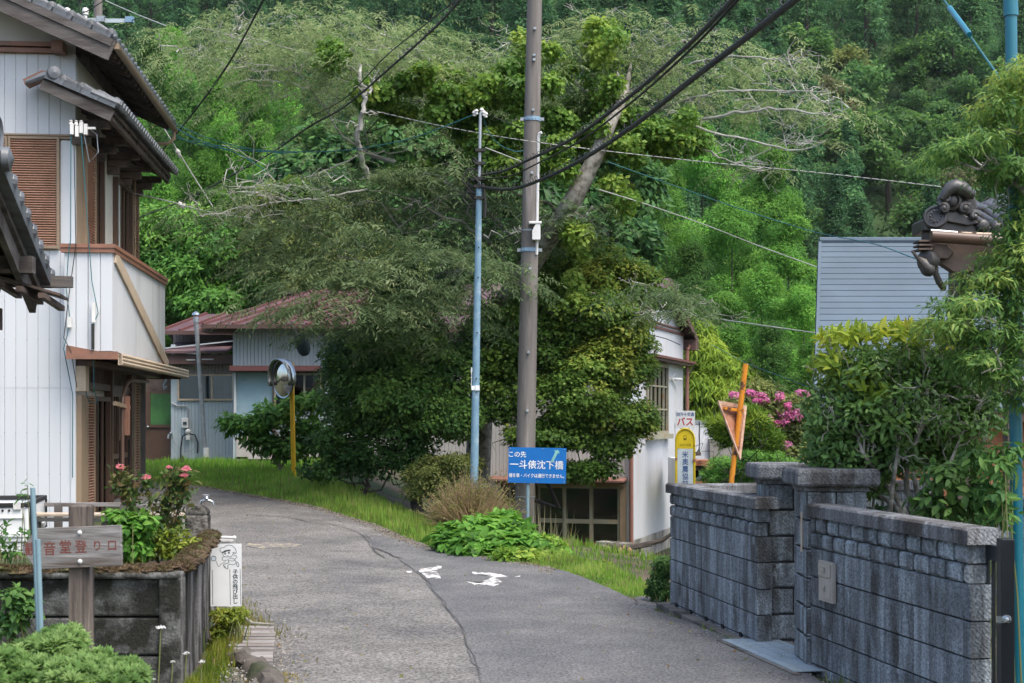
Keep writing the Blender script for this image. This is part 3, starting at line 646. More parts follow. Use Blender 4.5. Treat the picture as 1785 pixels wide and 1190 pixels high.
# tile ends along the pent eave: cover rolls and pans that read as a comb of round ends
mb = MB(); k = 0; y = py0
while y < py1:
    mb.tube([(pxo-.3, y, pzx(pxo-.3)+.04), (pxo+.1, y, pzx(pxo+.1)+.045)], .062, 8); mb.lathe([(0, 0), (.07, .005), (.062, .025), (0, .03)], (pxo+.1, y, pzx(pxo+.1)+.035), (1, 0, -.3), 8)
    y += .19
ob = mb.build('eave_tile', M['tile'], pent, smooth=True); ob['kind'] = 'stuff'
for k in range(4):
    x = pxo-.2-k*.24; o = link('verge_tile', vm, None, pent); o.location = (x, py0+.05, pzx(x)+.03); o.rotation_euler = (0, math.atan(psl), 0)
MB().lathe([(0, -.06), (.1, -.05), (.105, .04), (.085, .07), (0, .09)], (pxi+.12, py0-.0, pzx(pxi)+.03), (.3, -1, 0), 16).build('ridge_end_tile', M['tile'], pent, smooth=True)
MB().prism([(0, 0), (.26, .13), (.4, .13), (.4, .19), (.24, .2), (-.02, .07)], (pxi-.32, py0+.12, pzx(pxi)-.1), (1, 0, 0), (0, 0, 1), (0, .3, 0)).build('flashing', M['brown_trim'], pent)
MB().tube([(pxi-.28, py0+.02, pzx(pxi)-.1), (pxi, py0+.02, pzx(pxi)+.0), (pxi+.2, py0+.02, pzx(pxi)-.02)], [.03, .07, .05], 8).build('hip_tile', M['tile'], pent, smooth=True)
MB().beam((pxi-.06, py0+.0, pzx(pxi)-.13), (pxo-.02, py0+.0, pz-.17), .035, .14).build('barge_board', M['old_wood'], pent)
for k in range(14):
    y = py0+.25+k*.38
    MB().beam((pxo-.03, y, pz-.15), (-.02, y, pzx(-.02)-.15), .05, .07).build('rafter', M['dark_wood'], pent)
MB().box(pxo-.1, pxo-.04, py0+.1, py1, pz-.2, pz-.1).build('eave_board', M['dark_wood'], pent)
for y in (-.1, 1.2, 2.4, 3.55, 4.7):
    mb = MB()
    for i, (ln, zz) in enumerate(((.2, 5.72), (.36, 5.84), (.52, 5.96))): mb.box(-.02, ln, y, y+.13, zz, zz+.11)
    mb.build('bracket', M['dark_wood'], pent, bevel=.006)
# balcony
by0, by1, bx = -.4, 4.6, .62; bz0, bz1 = 2.72, 4.14
mb = MB(); mb.box(-.06, bx-.02, by0+.02, by1, bz0, bz1-.01); balc = mb.build('balcony', M['siding'], house)
def rib_panel(o, u, v, w, h, n, name, m, parent, d=.02):
    o = Vector(o); u = Vector(u); v = Vector(v); nr = u.cross(v); mb = MB(); p = w/n
    for i in range(n): mb.prism([(i*p+.004, 0), (i*p+.01, d), ((i+1)*p-.01, d), ((i+1)*p-.003, 0)], o, u, nr, v*h)
    ob = mb.build(name, M[m], parent); ob['kind'] = 'stuff'; return ob
for i in range(4):
    w = (bx+.06)/4
    key = MB().prism([(0, .0), (.008, -.022), (w-.012, -.022), (w-.004, 0), (w-.004, .02), (0, .02)], (0, 0, 0), (1, 0, 0), (0, 1, 0), (0, 0, bz1-bz0-.01))
    o = link('balcony_board', key.mesh('balcony_board'), M['siding'], balc); o.location = (-.06+i*w, by0+.02, bz0)
rib_panel((bx-.02, by0+.02, bz0), (0, 1, 0), (0, 0, 1), by1-by0-.02, bz1-bz0-.01, 46, 'side_cladding', 'siding', balc, .014)
MB().box(-.1, bx+.03, by0-.04, by0+.1, bz1-.02, bz1+.1).box(-.1, bx+.045, by0-.055, by0+.1, bz1+.045, bz1+.1).build('cap_rail', M['brown_trim'], balc)
MB().box(bx-.1, bx+.03, by0+.1, by1+.02, bz1-.02, bz1+.1).box(bx-.1, bx+.045, by0+.1, by1+.03, bz1+.045, bz1+.1).build('cap_rail', M['brown_trim'], balc)
MB().beam((bx+.012, by0+.15, bz1-.05), (bx+.012, by1+.2, bz0-.03), .03, .2).build('brace_board', M['beige'], balc)
# canopy below
mb = MB(); mb.prism([(-.02, 2.8), (bx+.1, 2.66), (bx+.1, 2.62), (-.02, 2.7)], (0, by0-.02, 0), (1, 0, 0), (0, 0, 1), (0, 7.0, 0)); can = mb.build('canopy', M['brown_trim'], house)
mb = MB()
for i in range(3): mb.tube([(bx+.12, by0-.02, 2.655-i*.052), (bx+.12, by0+7.0, 2.655-i*.052)], .032, 8)
mb.box(bx+.08, bx+.13, by0-.02, by0+7.0, 2.52, 2.68); mb.build('canopy_fascia', M['beige'], can, smooth=True)
MB().box(-.02, bx+.08, by0-.04, by0-.02, 2.6, 2.71).build('canopy_end', M['brown_trim'], can)
MB().box(-.02, .3, .02, 6.3, 2.52, 2.6).box(-.02, bx+.05, 6.2, 6.3, 2.5, 2.6).build('canopy_frame', M['brown_alu'], can)
# ground-floor side: shutter box, sliding doors, posts
MB().box(-.02, .05, 5.0, 6.0, .1, 2.62).build('porch_wall', M['dark_wood'], house)
MB().box(-.02, .1, .02, .5, .1, 2.1).build('shutter_jamb', M['beige_dark'], house)
shutter(house, (.0, .5, .12), SU, SV, .55, 1.98, 46, .1, 'shutter', .03)
side_window(1.08, 2.35, .12, 2.1, [1.5, 1.9], 'window')
def sdoor(y0, y1, z0, z1):
    mb = MB(); mb.box(-.01, .06, y0, y0+.07, z0, z1).box(-.01, .06, y1-.07, y1, z0, z1).box(-.01, .06, y0+.07, y1-.07, z0, z0+.25).box(-.01, .06, y0+.07, y1-.07, z1-.08, z1).box(-.01, .06, y0+.07, y1-.07, z0+.95, z0+1.03)
    for t in (.33, .66): mb.box(.0, .04, y0+(y1-y0)*t-.015, y0+(y1-y0)*t+.015, z0+.25, z1-.08)
    d = mb.build('sliding_door', M['brown_alu'], house); MB().box(.008, .016, y0+.07, y1-.07, z0+.25, z1-.08).build('pane', M['glass_dark'], d)
    MB().box(.06, .085, y1-.06, y1-.02, z0+.75, z0+1.25).build('handle', M['black_metal'], d)
sdoor(2.45, 3.3, .14, 2.2); sdoor(3.3, 4.15, .14, 2.2)
shutter(house, (.0, 4.4, .12), SU, SV, .58, 2.3, 46, .12, 'shutter', .03)
for y in (2.38, 4.18, 4.3): MB().box(-.02, .11, y, y+.09, .1, 2.52).build('door_post', M['brown_alu'], house)
MB().box(-.02, .08, .02, 5.0, 2.2, 2.3).build('door_head', M['brown_alu'], house)
rib_panel((0, .5, 2.3), (0, 1, 0), (0, 0, 1), 4.45, .3, 24, 'transom_slats', 'dark_wood', house)
MB().box(.02, .17, -.02, .22, 2.15, 2.52).build('lamp_box', M['beige'], house, bevel=.008)
a0 = [(.5, 1.05, .1), (.5, 1.05, 1.95)]+[(.5, 1.05+.95*(1-math.cos(t)), 1.95+.42*math.sin(t)) for t in np.linspace(.1, math.pi/2, 9)]+[(.5, 3.4, 2.38)]
MB().tube(a0, .03, 8).build('canopy_hoop', M['brown_alu'], can, smooth=True)
MB().beam((.52, .3, 1.98), (.52, 1.5, 1.93), .05, .06).build('pole_bracket', M['beige_dark'], can)
MB().box(.5, .58, 1.15, 1.25, 1.5, 2.1).build('wind_chime_rod', M['brown_trim'], can)
# electric fittings under the pent roof and the wires that drop down the wall
mb = MB()
for dx, dz in ((.05, 0), (.12, -.03), (.18, .02), (.24, 0)): mb.box(dx, dx+.05, -.52, -.46, 5.78+dz, 5.93+dz)
for dx in (.06, .13, .2): mb.lathe([(.02, 0), (.035, .02), (.02, .05), (.03, .07), (0, .09)], (dx, -.49, 5.9), (0, 0, 1), 8)
mb.box(.28, .4, -.5, -.46, 5.86, 5.89); mb.build('cable_terminals', M['porcelain'], house)
def wire(name, pts, r, m, parent, world=False, n=5): return MB().tube(pts, r, n).build(name, M[m], parent, world=world)
for dx, pts in ((0, [(.06, -.5, 5.8), (.05, -.47, 4.3), (.02, -.47, 4.1), (-.02, -.44, 3.6), (.03, -.44, 3.2), (.0, -.45, 2.95), (-.05, -.46, 2.75), (.0, -.1, 2.1), (-.01, -.06, .9)]),
                (1, [(.1, -.5, 5.8), (.12, -.47, 4.2), (.02, -.45, 3.5), (-.05, -.45, 2.9), (.05, -.44, 2.7), (.1, -.3, 2.2)]),
                (2, [(.2, -.5, 5.8), (.3, -.47, 4.3), (.34, -.45, 3.7), (.4, -.46, 3.4), (.43, -.46, 3.25), (.36, -.46, 3.1), (.36, -.46, 2.75), (.3, -.1, 2.2), (.27, .3, 1.98), (.15, .3, 2.0), (.1, .1, 2.3)]),
                (3, [(.24, -.5, 5.78), (.3, -.42, 5.4), (.42, -.4, 5.55), (.4, -.4, 5.8), (.3, -.48, 5.88)])):
    wire('drop_wire', pts, .0065, ['cable_teal', 'cable', 'cable_teal', 'galv'][dx], house)
MB().box(.0, .06, -.46, -.42, 3.05, 3.2).build('wire_clamp', M['porcelain'], house)
MB().box(.34, .39, -.47, -.43, 3.12, 3.4).build('wire_clamp', M['porcelain'], house)
MB().box(.335, .375, -.47, -.44, 2.74, 3.1).build('wire_sleeve', M['cable'], house)

# ------------------------------------------------------------------ small tiled gate roof, nearer
gate = thing('tiled_gate', 'weathered wooden gate roof with grey round verge tiles in front of the white house', 'gate', (-3.62, 10.0, 0), HT)
gr_len, gsl = 1.62, .47
def gzy(y): return 3.66-abs(y)*gsl
mb = MB(); mb.prism([(0, 3.62), (gr_len, gzy(gr_len)-.04), (gr_len, gzy(gr_len)-.08), (0, 3.54), (-gr_len, gzy(gr_len)-.08), (-gr_len, gzy(gr_len)-.04)], (-2.6, 0, 0), (0, 1, 0), (0, 0, 1), (2.56, 0, 0))
grf = mb.build('roof', M['dark_wood'], gate)
for sgn in (1, -1):
    tile_sheet('roof_tile_field', (-2.6 if sgn > 0 else 0, 0, 3.66), (1, 0, 0) if sgn > 0 else (-1, 0, 0), Vector((0, sgn, -gsl)), 10, 8, .26, gr_len/8*1.1, grf)
gt = MB(); gt.tube([(0, 0, .03), (0, .23, .0)], [.065, .058], 10); gt.box(-.02, .07, 0, .235, -.1, .02); gt.lathe([(0, -.02), (.06, -.015), (.066, .02), (.05, .05), (0, .065)], (.03, .2, .0), (1, .5, .1), 12)
gm = gt.mesh('verge_tile'); gm.materials.append(M['tile'])
for k in range(8):
    o = link('verge_tile', gm, None, grf); y = .05+k*.2; o.location = (-.03, y, gzy(y)+.02); o.rotation_euler = (-math.atan(gsl), 0, 0)
for k in range(5):
    o = link('verge_tile', gm, None, grf); y = -.05-k*.2; o.location = (-.03, y, gzy(y)+.02); o.rotation_euler = (math.atan(gsl), 0, math.pi)
mb = MB().tube([(-2.6, 0, 3.76), (0.0, 0, 3.76)], .08, 10); mb.lathe([(0, -.1), (.17, -.08), (.18, .02), (.12, .05), (.1, .03), (.04, .05), (0, .05)], (.0, -.02, 3.74), (1, 0, 0), 18); mb.lathe([(0, 0), (.09, .01), (.085, .06), (0, .09)], (.03, .1, 3.58), (1, .1, 0), 12); mb.build('ridge_end_tile', M['tile'], grf, smooth=True)
for sgn in (1, -1): MB().beam((-.1, 0, 3.5), (-.1, sgn*(gr_len-.02), gzy(gr_len)-.22), .05, .17).beam((-.06, 0, 3.58), (-.06, sgn*gr_len, gzy(gr_len)-.11), .04, .08).build('barge_board', M['old_wood'], grf)
MB().beam((-2.6, 1.1, 2.94), (.02, 1.1, 2.94), .12, .13).build('purlin', M['old_wood'], gate)
MB().beam((-2.6, .55, 3.18), (-.15, .55, 3.18), .1, .12).build('purlin', M['old_wood'], gate)
MB().beam((-2.6, 0, 3.0), (-.25, 0, 3.0), .12, .16).build('tie_beam', M['old_wood'], gate)
for z in (2.82, 3.05, 3.3): MB().box(-2.6, -.2, .1, .14, z, z+.2).build('gable_board', M['old_wood'], gate)
MB().beam((-2.4, 1.62, 2.86), (.2, 1.62, 2.86), .09, .09).build('eave_purlin', M['old_wood'], gate)
for k in range(7): MB().box(-2.2+k*.33, -2.12+k*.33, 1.0, 1.7, 2.87, 2.9).build('rafter', M['dark_wood'], gate)
lean = MB().beam((-1.2, 1.3, 3.12), (.18, 1.42, 2.72), .5, .02); lean.build('lean_to_roof', M['dark_wood'], gate)
for k in range(6): MB().beam((-.75+k*.17, 1.0, 2.95-k*.05), (-.75+k*.17, 1.7, 2.9-k*.05), .05, .04).build('batten', M['dark_wood'], gate)
MB().box(-1.12, -.28, 1.22, 1.35, 2.45, 2.62).build('bracket_beam', M['dark_wood'], gate)
for x, y in ((-1.1, .0), (-2.4, .0), (-1.1, 1.3), (-2.4, 1.3)): MB().box(x-.07, x+.07, y-.07, y+.07, -.1, 2.95).build('post', M['old_wood'], gate)
MB().box(-2.4, -1.1, -.03, .03, .4, 2.3).build('door_leaf', M['old_wood'], gate)
# ------------------------------------------------------------------ block walls on the right
def octo(w, h, d, c):
    """a stone-faced block, its front edges chamfered; origin at the lower left of the front, depth along +y"""
    return MB().add([(0,d,0),(w,d,0),(w,d,h),(0,d,h),(0,c,0),(w,c,0),(w,c,h),(0,c,h),(c,0,c),(w-c,0,c),(w-c,0,h-c),(c,0,h-c)],
        [(0,1,2,3),(0,4,5,1),(1,5,6,2),(2,6,7,3),(3,7,4,0),(4,8,9,5),(5,9,10,6),(6,10,11,7),(7,11,8,4),(8,11,10,9)])
BMS = {}
def blk(w, h, d, c, name, m='block'):
    k = (round(w, 3), round(h, 3), round(d, 3), c, name, m)
    if k not in BMS:
        me = octo(w, h, d, c).mesh(name); me.materials.append(M[m]); BMS[k] = me
    return BMS[k]
TOP = .864
def block_wall(name, label, A, B, z0, zc, th=.12, decor=True, capo=.035, capend=(.0, .0), flip=False):
    """front face runs from A to B, its outside on the right of A->B reversed: local +x from A to B, front = -y"""
    A = Vector((*A, 0)); B = Vector((*B, 0)); d = B-A; Lw = d.length; rz = math.atan2(d.y, d.x)
    t = thing(name, label, 'wall', (A.x, A.y, 0), rz)
    core = MB(); core.box(.03, Lw-.03, .012, th-.012, z0, zc-.22 if decor else zc-.01)
    if decor: core.box(.03, Lw-.03, .09, th-.012, zc-.22, zc-.001); core.build('dark_core', M['block_core'], t)
    z = zc; rows = []
    if decor:
        for k in range(2):
            h = .106; z -= h+.002; x = 0 if k else -.1
            while x < Lw-.02:
                a, b = max(x, 0)+.024, min(x+.2, Lw)-.024
                if b-a > .02:
                    o = link('screen_block', blk(b-a, h-.008, th, .018, 'screen_block'), None, t); o.location = (a, -.014, z+.004)
                x += .2
    r = 0
    while z > z0+.02:
        h = min(.2, z-z0); z -= h; x = -.2 if r % 2 else 0
        while x < Lw-.02:
            a, b = max(x, 0), min(x+.4, Lw)
            for a2, b2 in ((a, min(a+.2, b)), (min(a+.2, b), b)) if b-a > .21 else ((a, b),):
                if b2-a2 > .005:
                    o = link('block', blk(b2-a2-.003, h-.009, th, .005, 'block'), None, t); o.location = (a2+.002, -.004*R.random(), z+.006)
            x += .4
        r += 1
    x = 0; n = max(1, round(Lw/.6))
    for k in range(n):
        w = Lw/n; e0 = capo if k == 0 else 0; e1 = capo if k == n-1 else 0
        o = MB().prism([(-.035-.0, 0), (th+.035, 0), (th+.035, .075), (th+.02, .088), (-.02, .088), (-.035, .075)], (k*w-e0+.001, 0, zc), (0, 1, 0), (0, 0, 1), (w+e0+e1-.002, 0, 0)).build('cap_stone', M['block_cap'], t)
    return t
NW_A, NW_B = (2.063, 9.92), (2.452, 7.67)
FW_A, FW_B = (1.466, 13.3), (1.871, 10.92)
nw = block_wall('block_wall', 'grey block garden wall with the letterbox set in its face', NW_A, NW_B, -.14, 1.079)
fw = block_wall('block_wall', 'grey block garden wall between the bus stop sign and the gateway, without a letterbox', FW_A, FW_B, .02, 1.066)
for A, B, o in ((FW_A, FW_B, .06),):
    d = Vector((B[0]-A[0], B[1]-A[1], 0)); MB().box(-.12, d.length+.35, -.1, .3, -.35, .035).build('footing', M['footing'], fw, bevel=.006)
    for k in range(5): MB().box(.2+k*.45, .26+k*.45, -.012, .02, .036, .07).build('drain_hole', M['black_in'], fw)
MB().box(-.02, 2.5, -.045, .3, -.4, -.1).build('footing', M['footing'], nw, bevel=.006)
rw = block_wall('block_wall', 'low grey block wall running back from the bus stop to the gateway', (FW_A[0]+.1, FW_A[1]+.06), (4.3, 14.3), -.1, 1.05, decor=False)
w3 = block_wall('block_wall', 'short stretch of grey block wall beyond the black gate', (2.62, 7.2), (2.92, 5.9), -.14, 1.08, decor=False)
w4 = block_wall('block_wall', 'grey block wall inside the garden behind the leafy saplings', (4.05, 12.3), (5.6, 11.6), -.1, 1.0, decor=False)
def gate_post(label, x, y, rz, z0, zc, s=.42, crs=.2):
    t = thing('gate_post', label, 'gate post', (x, y, 0), rz, 'block gate posts')
    MB().box(.01, s-.01, .01, s-.01, z0, zc).build('dark_core', M['block_core'], t)
    z = zc; r = 0
    while z > z0+.03:
        h = min(crs, z-z0); z -= h
        cuts = [(0, s/2), (s/2, s)] if r % 2 == 0 else [(0, s)]
        for a, b in cuts:
            for q in range(4):
                o = link('block', blk(b-a-.005, h-.012, .1, .012, 'block'), None, t)
                rot = [0, math.pi/2, math.pi, -math.pi/2][q]; c = s/2
                p = Matrix.Rotation(rot, 3, 'Z') @ Vector((a+.0025-c, -c-.0, 0)); o.location = (p.x+c, p.y+c, z+.006); o.rotation_euler = (0, 0, rot)
        r += 1
    MB().box(-.015, s+.015, -.015, s+.015, zc, zc+.035).build('cap_bed', M['block_cap'], t)
    mb = MB(); e = .075; q = [(-e, -e), (s+e, -e), (s+e, s+e), (-e, s+e)]; q2 = [(a*.965+s*.0175, b*.965+s*.0175) for a, b in q]
    mb.add([(a, b, zc+.036) for a, b in q2]+[(a, b, zc+.055) for a, b in q]+[(a, b, zc+.13) for a, b in q]+[(a, b, zc+.155) for a, b in q2], [(3,2,1,0),(12,13,14,15)]+[(4*l+i, 4*l+(i+1) % 4, 4*l+4+(i+1) % 4, 4*l+4+i) for l in range(3) for i in range(4)])
    mb.build('cap_stone', M['block_cap'], t, bevel=.008); return t
gate_post('square grey block gate post with a steel plate at its foot', 1.955, 11.02, .02, -.02, 1.25)
gp2 = gate_post('square grey block gate post at the end of the wall with the letterbox', 2.03, 9.9, .0, -.1, 1.25)
MB().box(-.006, -.001, .12, .16, .82, 1.1).build('name_strip', M['beige'], gp2)
# letterbox
lb = thing('letterbox', 'small dull metal letterbox set into the block wall', 'letterbox', (0, 0, 0))
dw = (Vector((*NW_B, 0))-Vector((*NW_A, 0))).normalized(); nrm = Vector((dw.y, -dw.x, 0)); o0 = Vector((*NW_A, 0))+dw*.24+nrm*.006
def lbp(a0, a1, z0, z1, d0, d1, n, m): return MB().prism([(a0, z0), (a1, z0), (a1, z1), (a0, z1)], o0+nrm*d0, dw, (0, 0, 1), nrm*(d1-d0)).build(n, M[m], lb, bevel=.003)
lbp(0, .23, .53, .8, 0, .03, 'frame', 'mailbox'); lbp(.02, .21, .7, .785, .03, .042, 'flap', 'mailbox'); lbp(.02, .21, .55, .69, .03, .036, 'door', 'mailbox'); lbp(.09, .14, .725, .76, .042, .055, 'handle', 'chrome'); lbp(.1, .13, .6, .64, .036, .045, 'lock', 'chrome')
# gutter plate at the gateway
pt = thing('steel_plate', 'pale blue chequer steel plate bridging the gutter at the gateway', 'plate', (0, 0, 0))
A = Vector((1.62, 11.05, .0)); B = Vector((1.93, 9.62, .0)); u = (B-A).normalized(); v = Vector((-u.y, u.x, 0))*-1
MB().prism([(0, 0), (1.42, -.02), (1.44, .42), (.02, .42)], A+Vector((0, 0, .045)), u, -v, (0, 0, .008)).build('plate', M['steel_plate'], pt)
for k in range(4): MB().prism([(0, .06+k*.1), (1.42, .05+k*.1), (1.42, .058+k*.1), (0, .068+k*.1)], A+Vector((0, 0, .053)), u, -v, (0, 0, .004)).build('ridge', M['steel_plate'], pt)
for k in range(5): MB().prism([(.2+k*.25, .0), (.206+k*.25, .0), (.206+k*.25, .42), (.2+k*.25, .42)], A+Vector((0, 0, .053)), u, -v, (0, 0, .003)).build('ridge', M['steel_plate'], pt)
MB().prism([(-.05, -.03), (1.5, -.05), (1.5, -.0), (-.05, 0)], A+Vector((0, 0, -.2)), u, -v, (0, 0, .245)).build('edge_beam', M['footing'], pt)
st = thing('doorstep', 'dark concrete step filling the gateway between the two block posts', 'step', (2.05, 10.3, 0))
MB().box(-.1, 1.2, .02, .75, -.2, .02).build('slab', M['footing'], st, bevel=.01)
# black aluminium gate leaf seen edge on, with its latch
gl = thing('metal_gate', 'black aluminium garden gate seen almost edge on', 'gate', (2.525, 7.42, 0), 0)
MB().box(.0, .07, -.02, .06, -.1, 1.13).build('gate_stile', M['black_metal'], gl, bevel=.004)
for zz in (.02, 1.0): MB().box(.02, .05, .06, .9, zz, zz+.08).build('gate_rail', M['black_metal'], gl)
for k in range(9): MB().box(.028, .042, .1+k*.09, .125+k*.09, .1, 1.0).build('gate_bar', M['black_metal'], gl)
MB().lathe([(.02, 0), (.024, .03), (.016, .05), (0, .055)], (.02, -.02, .72), (0, -1, 0), 10).box(-.03, .03, -.045, -.03, .7, .735).build('latch', M['chrome'], gl)
# pole painted teal
tp = thing('teal_pole', 'glossy teal steel pole rising through the leaves beside the garden wall', 'pole', (PX(1776, 9.3), 9.3, -.1))
b0, b1 = P(1776, 1000, 9.3), P(1759, -60, 9.3)
b0.z = -.1
MB().tube([b0, P(1762, 24, 9.3)], [.04, .038], 20).build('shaft', M['teal'], tp, world=True, smooth=True)
MB().tube([P(1762, 28, 9.3), P(1762, 20, 9.3), b1], [.047, .047, .044], 20).build('sleeve', M['teal'], tp, world=True, smooth=True)
gy = thing('guy_wire_guard', 'thin teal guy wire with a plastic guard slanting down to the leaves', 'guy wire', P(1725, 108, 9.6))
MB().tube([P(1600, -60, 12), P(1662, 22, 10.6), P(1760, 160, 9.3)], .008, 6).build('wire', M['cable_teal'], gy, world=True)
MB().tube([P(1655, 13, 10.7), P(1690, 60, 10.1)], .02, 8).build('guard', M['teal'], gy, world=True, smooth=True)

# ------------------------------------------------------------------ house with the slate-blue metal roof
sh = thing('slate_roofed_house', 'low timber house under a big slate-blue roof of horizontal metal sheets', 'house', (4.25, 20, 0))
E0 = Vector((PX(1424, 20), 20, PZ(714, 20))); R0 = Vector((PX(1432, 24.3), 24.3, PZ(421, 24.3))); wd = 9.0
dnr = (E0-R0); nrow = 27; stp = dnr/nrow; xv = Vector((1, 0, 0)); upn = xv.cross(-dnr).normalized()
if upn.z < 0: upn = -upn
rfm = MB().prism([(0, 0), (1, 0), (1, 1), (0, 1)], R0-upn*.1, xv*wd, dnr, upn*.085).build('roof', M['slate'], sh, world=True)
for i in range(nrow):
    a = R0+stp*i; bq = R0+stp*(i+1.02)+upn*.013; a2 = a+upn*.004
    q = [a2-xv*.02, a2+xv*wd, bq+xv*wd, bq-xv*.02, bq-upn*.012+xv*wd, bq-upn*.012-xv*.02]
    MB().add(q, [(0, 1, 2, 3), (3, 2, 4, 5)]).build('roof_sheet', M['slate'], rfm, world=True)
MB().tube([R0+upn*.02-xv*.04, R0+upn*.02+xv*wd], .06, 8).build('ridge_cap', M['slate'], rfm, world=True)
MB().prism([(0, 0), (1, 0), (1, 1), (0, 1)], R0+upn*.03-xv*.05, -xv*-.05, dnr, -upn*.16).build('verge_trim', M['slate'], rfm, world=True)
bk = Vector((R0.x+1.0, R0.y+4.2, E0.z)); MB().prism([(0, 0), (1, 0), (1, 1), (0, 1)], R0-upn*.0, xv*wd, bk-R0, (0, 0, -.1)).build('rear_roof', M['slate'], rfm, world=True)
MB().prism([(0, 0), (7.3, 0), (7.3, 1), (0, 1)], (E0.x+.35, 20.5, -.05), (.235, 1, 0), (0, 0, E0.z+.1), (wd-2.2, 0, 0)).build('wall', M['orange_wood'], sh, world=True)
MB().prism([(0, E0.z), (7.3, E0.z), (3.8, R0.z-.2)], (E0.x+.36, 20.5, 0), (.235, 1, 0), (0, 0, 1), (.06, 0, 0)).build('gable_wall', M['orange_wood'], sh, world=True)
for k in range(16):
    z0 = -.02+k*.118
    if z0+.118 > E0.z-.12: break
    MB().prism([(0, 0), (-.03, .0), (-.012, .114), (0, .114)], (E0.x+.35, 20.5, z0), (0, 1, 0), (0, 0, 1), (wd-.4, 0, 0)).build('wall_board', M['orange_wood'], sh, world=True)
for x in (5.2, 7.05, 8.3): MB().box(x, x+.13, 20.42, 20.52, -.05, E0.z-.05).build('post', M['orange_wood'], sh, world=True)
MB().box(E0.x-.02, E0.x+wd, 20.02, 20.1, E0.z-.17, E0.z-.02).build('eave_board', M['brown_alu'], sh, world=True)
# ------------------------------------------------------------------ tiled hip roof end with its demon-tile ornament
on = thing('tiled_roof_end', 'corner of a dark glazed tile roof with a carved scroll ornament and gutter', 'roof', P(1650, 900, 13))
YO = 13.0; s = YO/F
def OP(px, py, dy=0.): p = P(px, py, YO); p.y += dy; return p
X = Vector((1, 0, 0)); Zv = Vector((0, 0, 1)); Yv = Vector((0, 1, 0))
# roof body: eave running to the right, slope rising towards the back
e0, e1 = OP(1606, 404), OP(1606, 404)+X*3.2
def on_poly(pts, dy, th, name, m, bevel=.01, smooth=False, par=None): 
    o = OP(0, 0, dy); return MB().prism([((px)*s, -(py)*s) for px, py in pts], o, X, Zv, Yv*th).build(name, M[m], par or on, world=True, bevel=bevel, smooth=smooth)
rb = MB().add([e0, e1, e1+Vector((0, 2.6, .9)), e0+Vector((1.9, 2.6, .9)), e0-Zv*.1, e1-Zv*.1, e1+Vector((0, 2.6, .8)), e0+Vector((1.9, 2.6, .8))], [(0, 1, 2, 3), (7, 6, 5, 4), (0, 4, 5, 1), (3, 0, 4, 7)]).build('roof', M['tile_dark'], on, world=True)
on_poly([(1606, 384), (1612, 380), (1700, 396), (1900, 404), (1900, 416), (1720, 411), (1606, 403)], -.08, .4, 'eave_course', 'tile_dark')
for k, (px, py) in enumerate([(1707, 396), (1733, 400), (1762, 404), (1792, 408), (1822, 411)]):
    MB().lathe([(0, -.03), (.05, -.03), (.062, 0), (.05, .02), (.03, .028), (0, .032)], OP(px, py, -.1), (0, -1, 0), 14).build('round_tile', M['tile_dark'], on, world=True, smooth=True)
    MB().tube([OP(px, py, -.08), OP(px, py, -.08)+Vector((.0, 1.2, .42))], .058, 10).build('cover_tile', M['tile_dark'], rb, world=True, smooth=True)
on_poly([(1635, 386), (1640, 372), (1662, 372), (1690, 384), (1700, 392), (1680, 396), (1650, 390)], -.12, .2, 'pan_tile', 'tile_dark')
# ornament: fan disc, scroll shoulders, hooded face with boss, cap roll and ridge going back
MB().lathe([(0, -.05), (.1, -.05), (.112, -.02), (.1, .0), (.085, .0), (.08, -.01), (0, -.012)], OP(1624, 380, -.12), (-.35, -1, .25), 20).build('fan_disc', M['tile_dark'], on, world=True, smooth=True)
mb = MB()
for k in range(10):
    t = k/10*2*math.pi; mb.ball(OP(1624, 380, -.128)+Vector((math.cos(t)*.05, 0, math.sin(t)*.05)), .011, 6)
mb.build('disc_beads', M['tile_dark'], on, world=True)
orn = on_poly([(1636, 372), (1640, 352), (1648, 336), (1660, 326), (1676, 326), (1690, 334), (1696, 350), (1700, 366), (1692, 378), (1660, 378)], -.1, .16, 'ornament', 'tile_dark', .02)
MB().lathe([(.075, -.02), (.09, .0), (.085, .03), (.06, .045), (.055, .02), (0, .02)], OP(1653, 354, -.11), (-.25, -1, .05), 20).build('face_ring', M['tile_dark'], orn, world=True, smooth=True)
MB().ball(OP(1653, 354, -.14), .05, 10, 1, .6, 1.15).build('boss', M['tile_dark'], orn, world=True, smooth=True)
def curl(c, r, a0, a1, r0, r1, name='scroll'):
    pts = []; rs = []
    for i in range(15):
        t = i/14; a = a0+(a1-a0)*t; rr = r*(1-.75*t); pts.append(OP(c[0]+math.cos(a)*rr, c[1]-math.sin(a)*rr, -.13-.03*t)); rs.append(r0+(r1-r0)*t)
    return MB().tube(pts, rs, 8).build(name, M['tile_dark'], orn, world=True, smooth=True)
curl((1636, 367), 9, 2.5, -3.5, .035, .022); curl((1673, 367), 9, .6, 6.6, .035, .022); curl((1690, 380), 8, .2, 5.2, .03, .02); curl((1640, 350), 7, 1.2, -3.4, .03, .02)
for px, py, r in ((1636, 367, .034), (1673, 367, .036), (1690, 382, .03)): MB().ball(OP(px, py, -.15), r, 8).build('scroll_eye', M['tile_dark'], orn, world=True, smooth=True)
hood = [OP(x, y, -.16) for x, y in ((1632, 352), (1638, 342), (1646, 334), (1656, 330), (1668, 334), (1678, 341), (1688, 345))]
MB().tube(hood, [.03, .045, .06, .068, .065, .055, .04], 10).build('hood', M['tile_dark'], orn, world=True, smooth=True)
MB().tube([p+Vector((.05, .22, .03)) for p in hood[2:]], [.06, .07, .068, .06, .05], 10).build('hood', M['tile_dark'], orn, world=True, smooth=True)
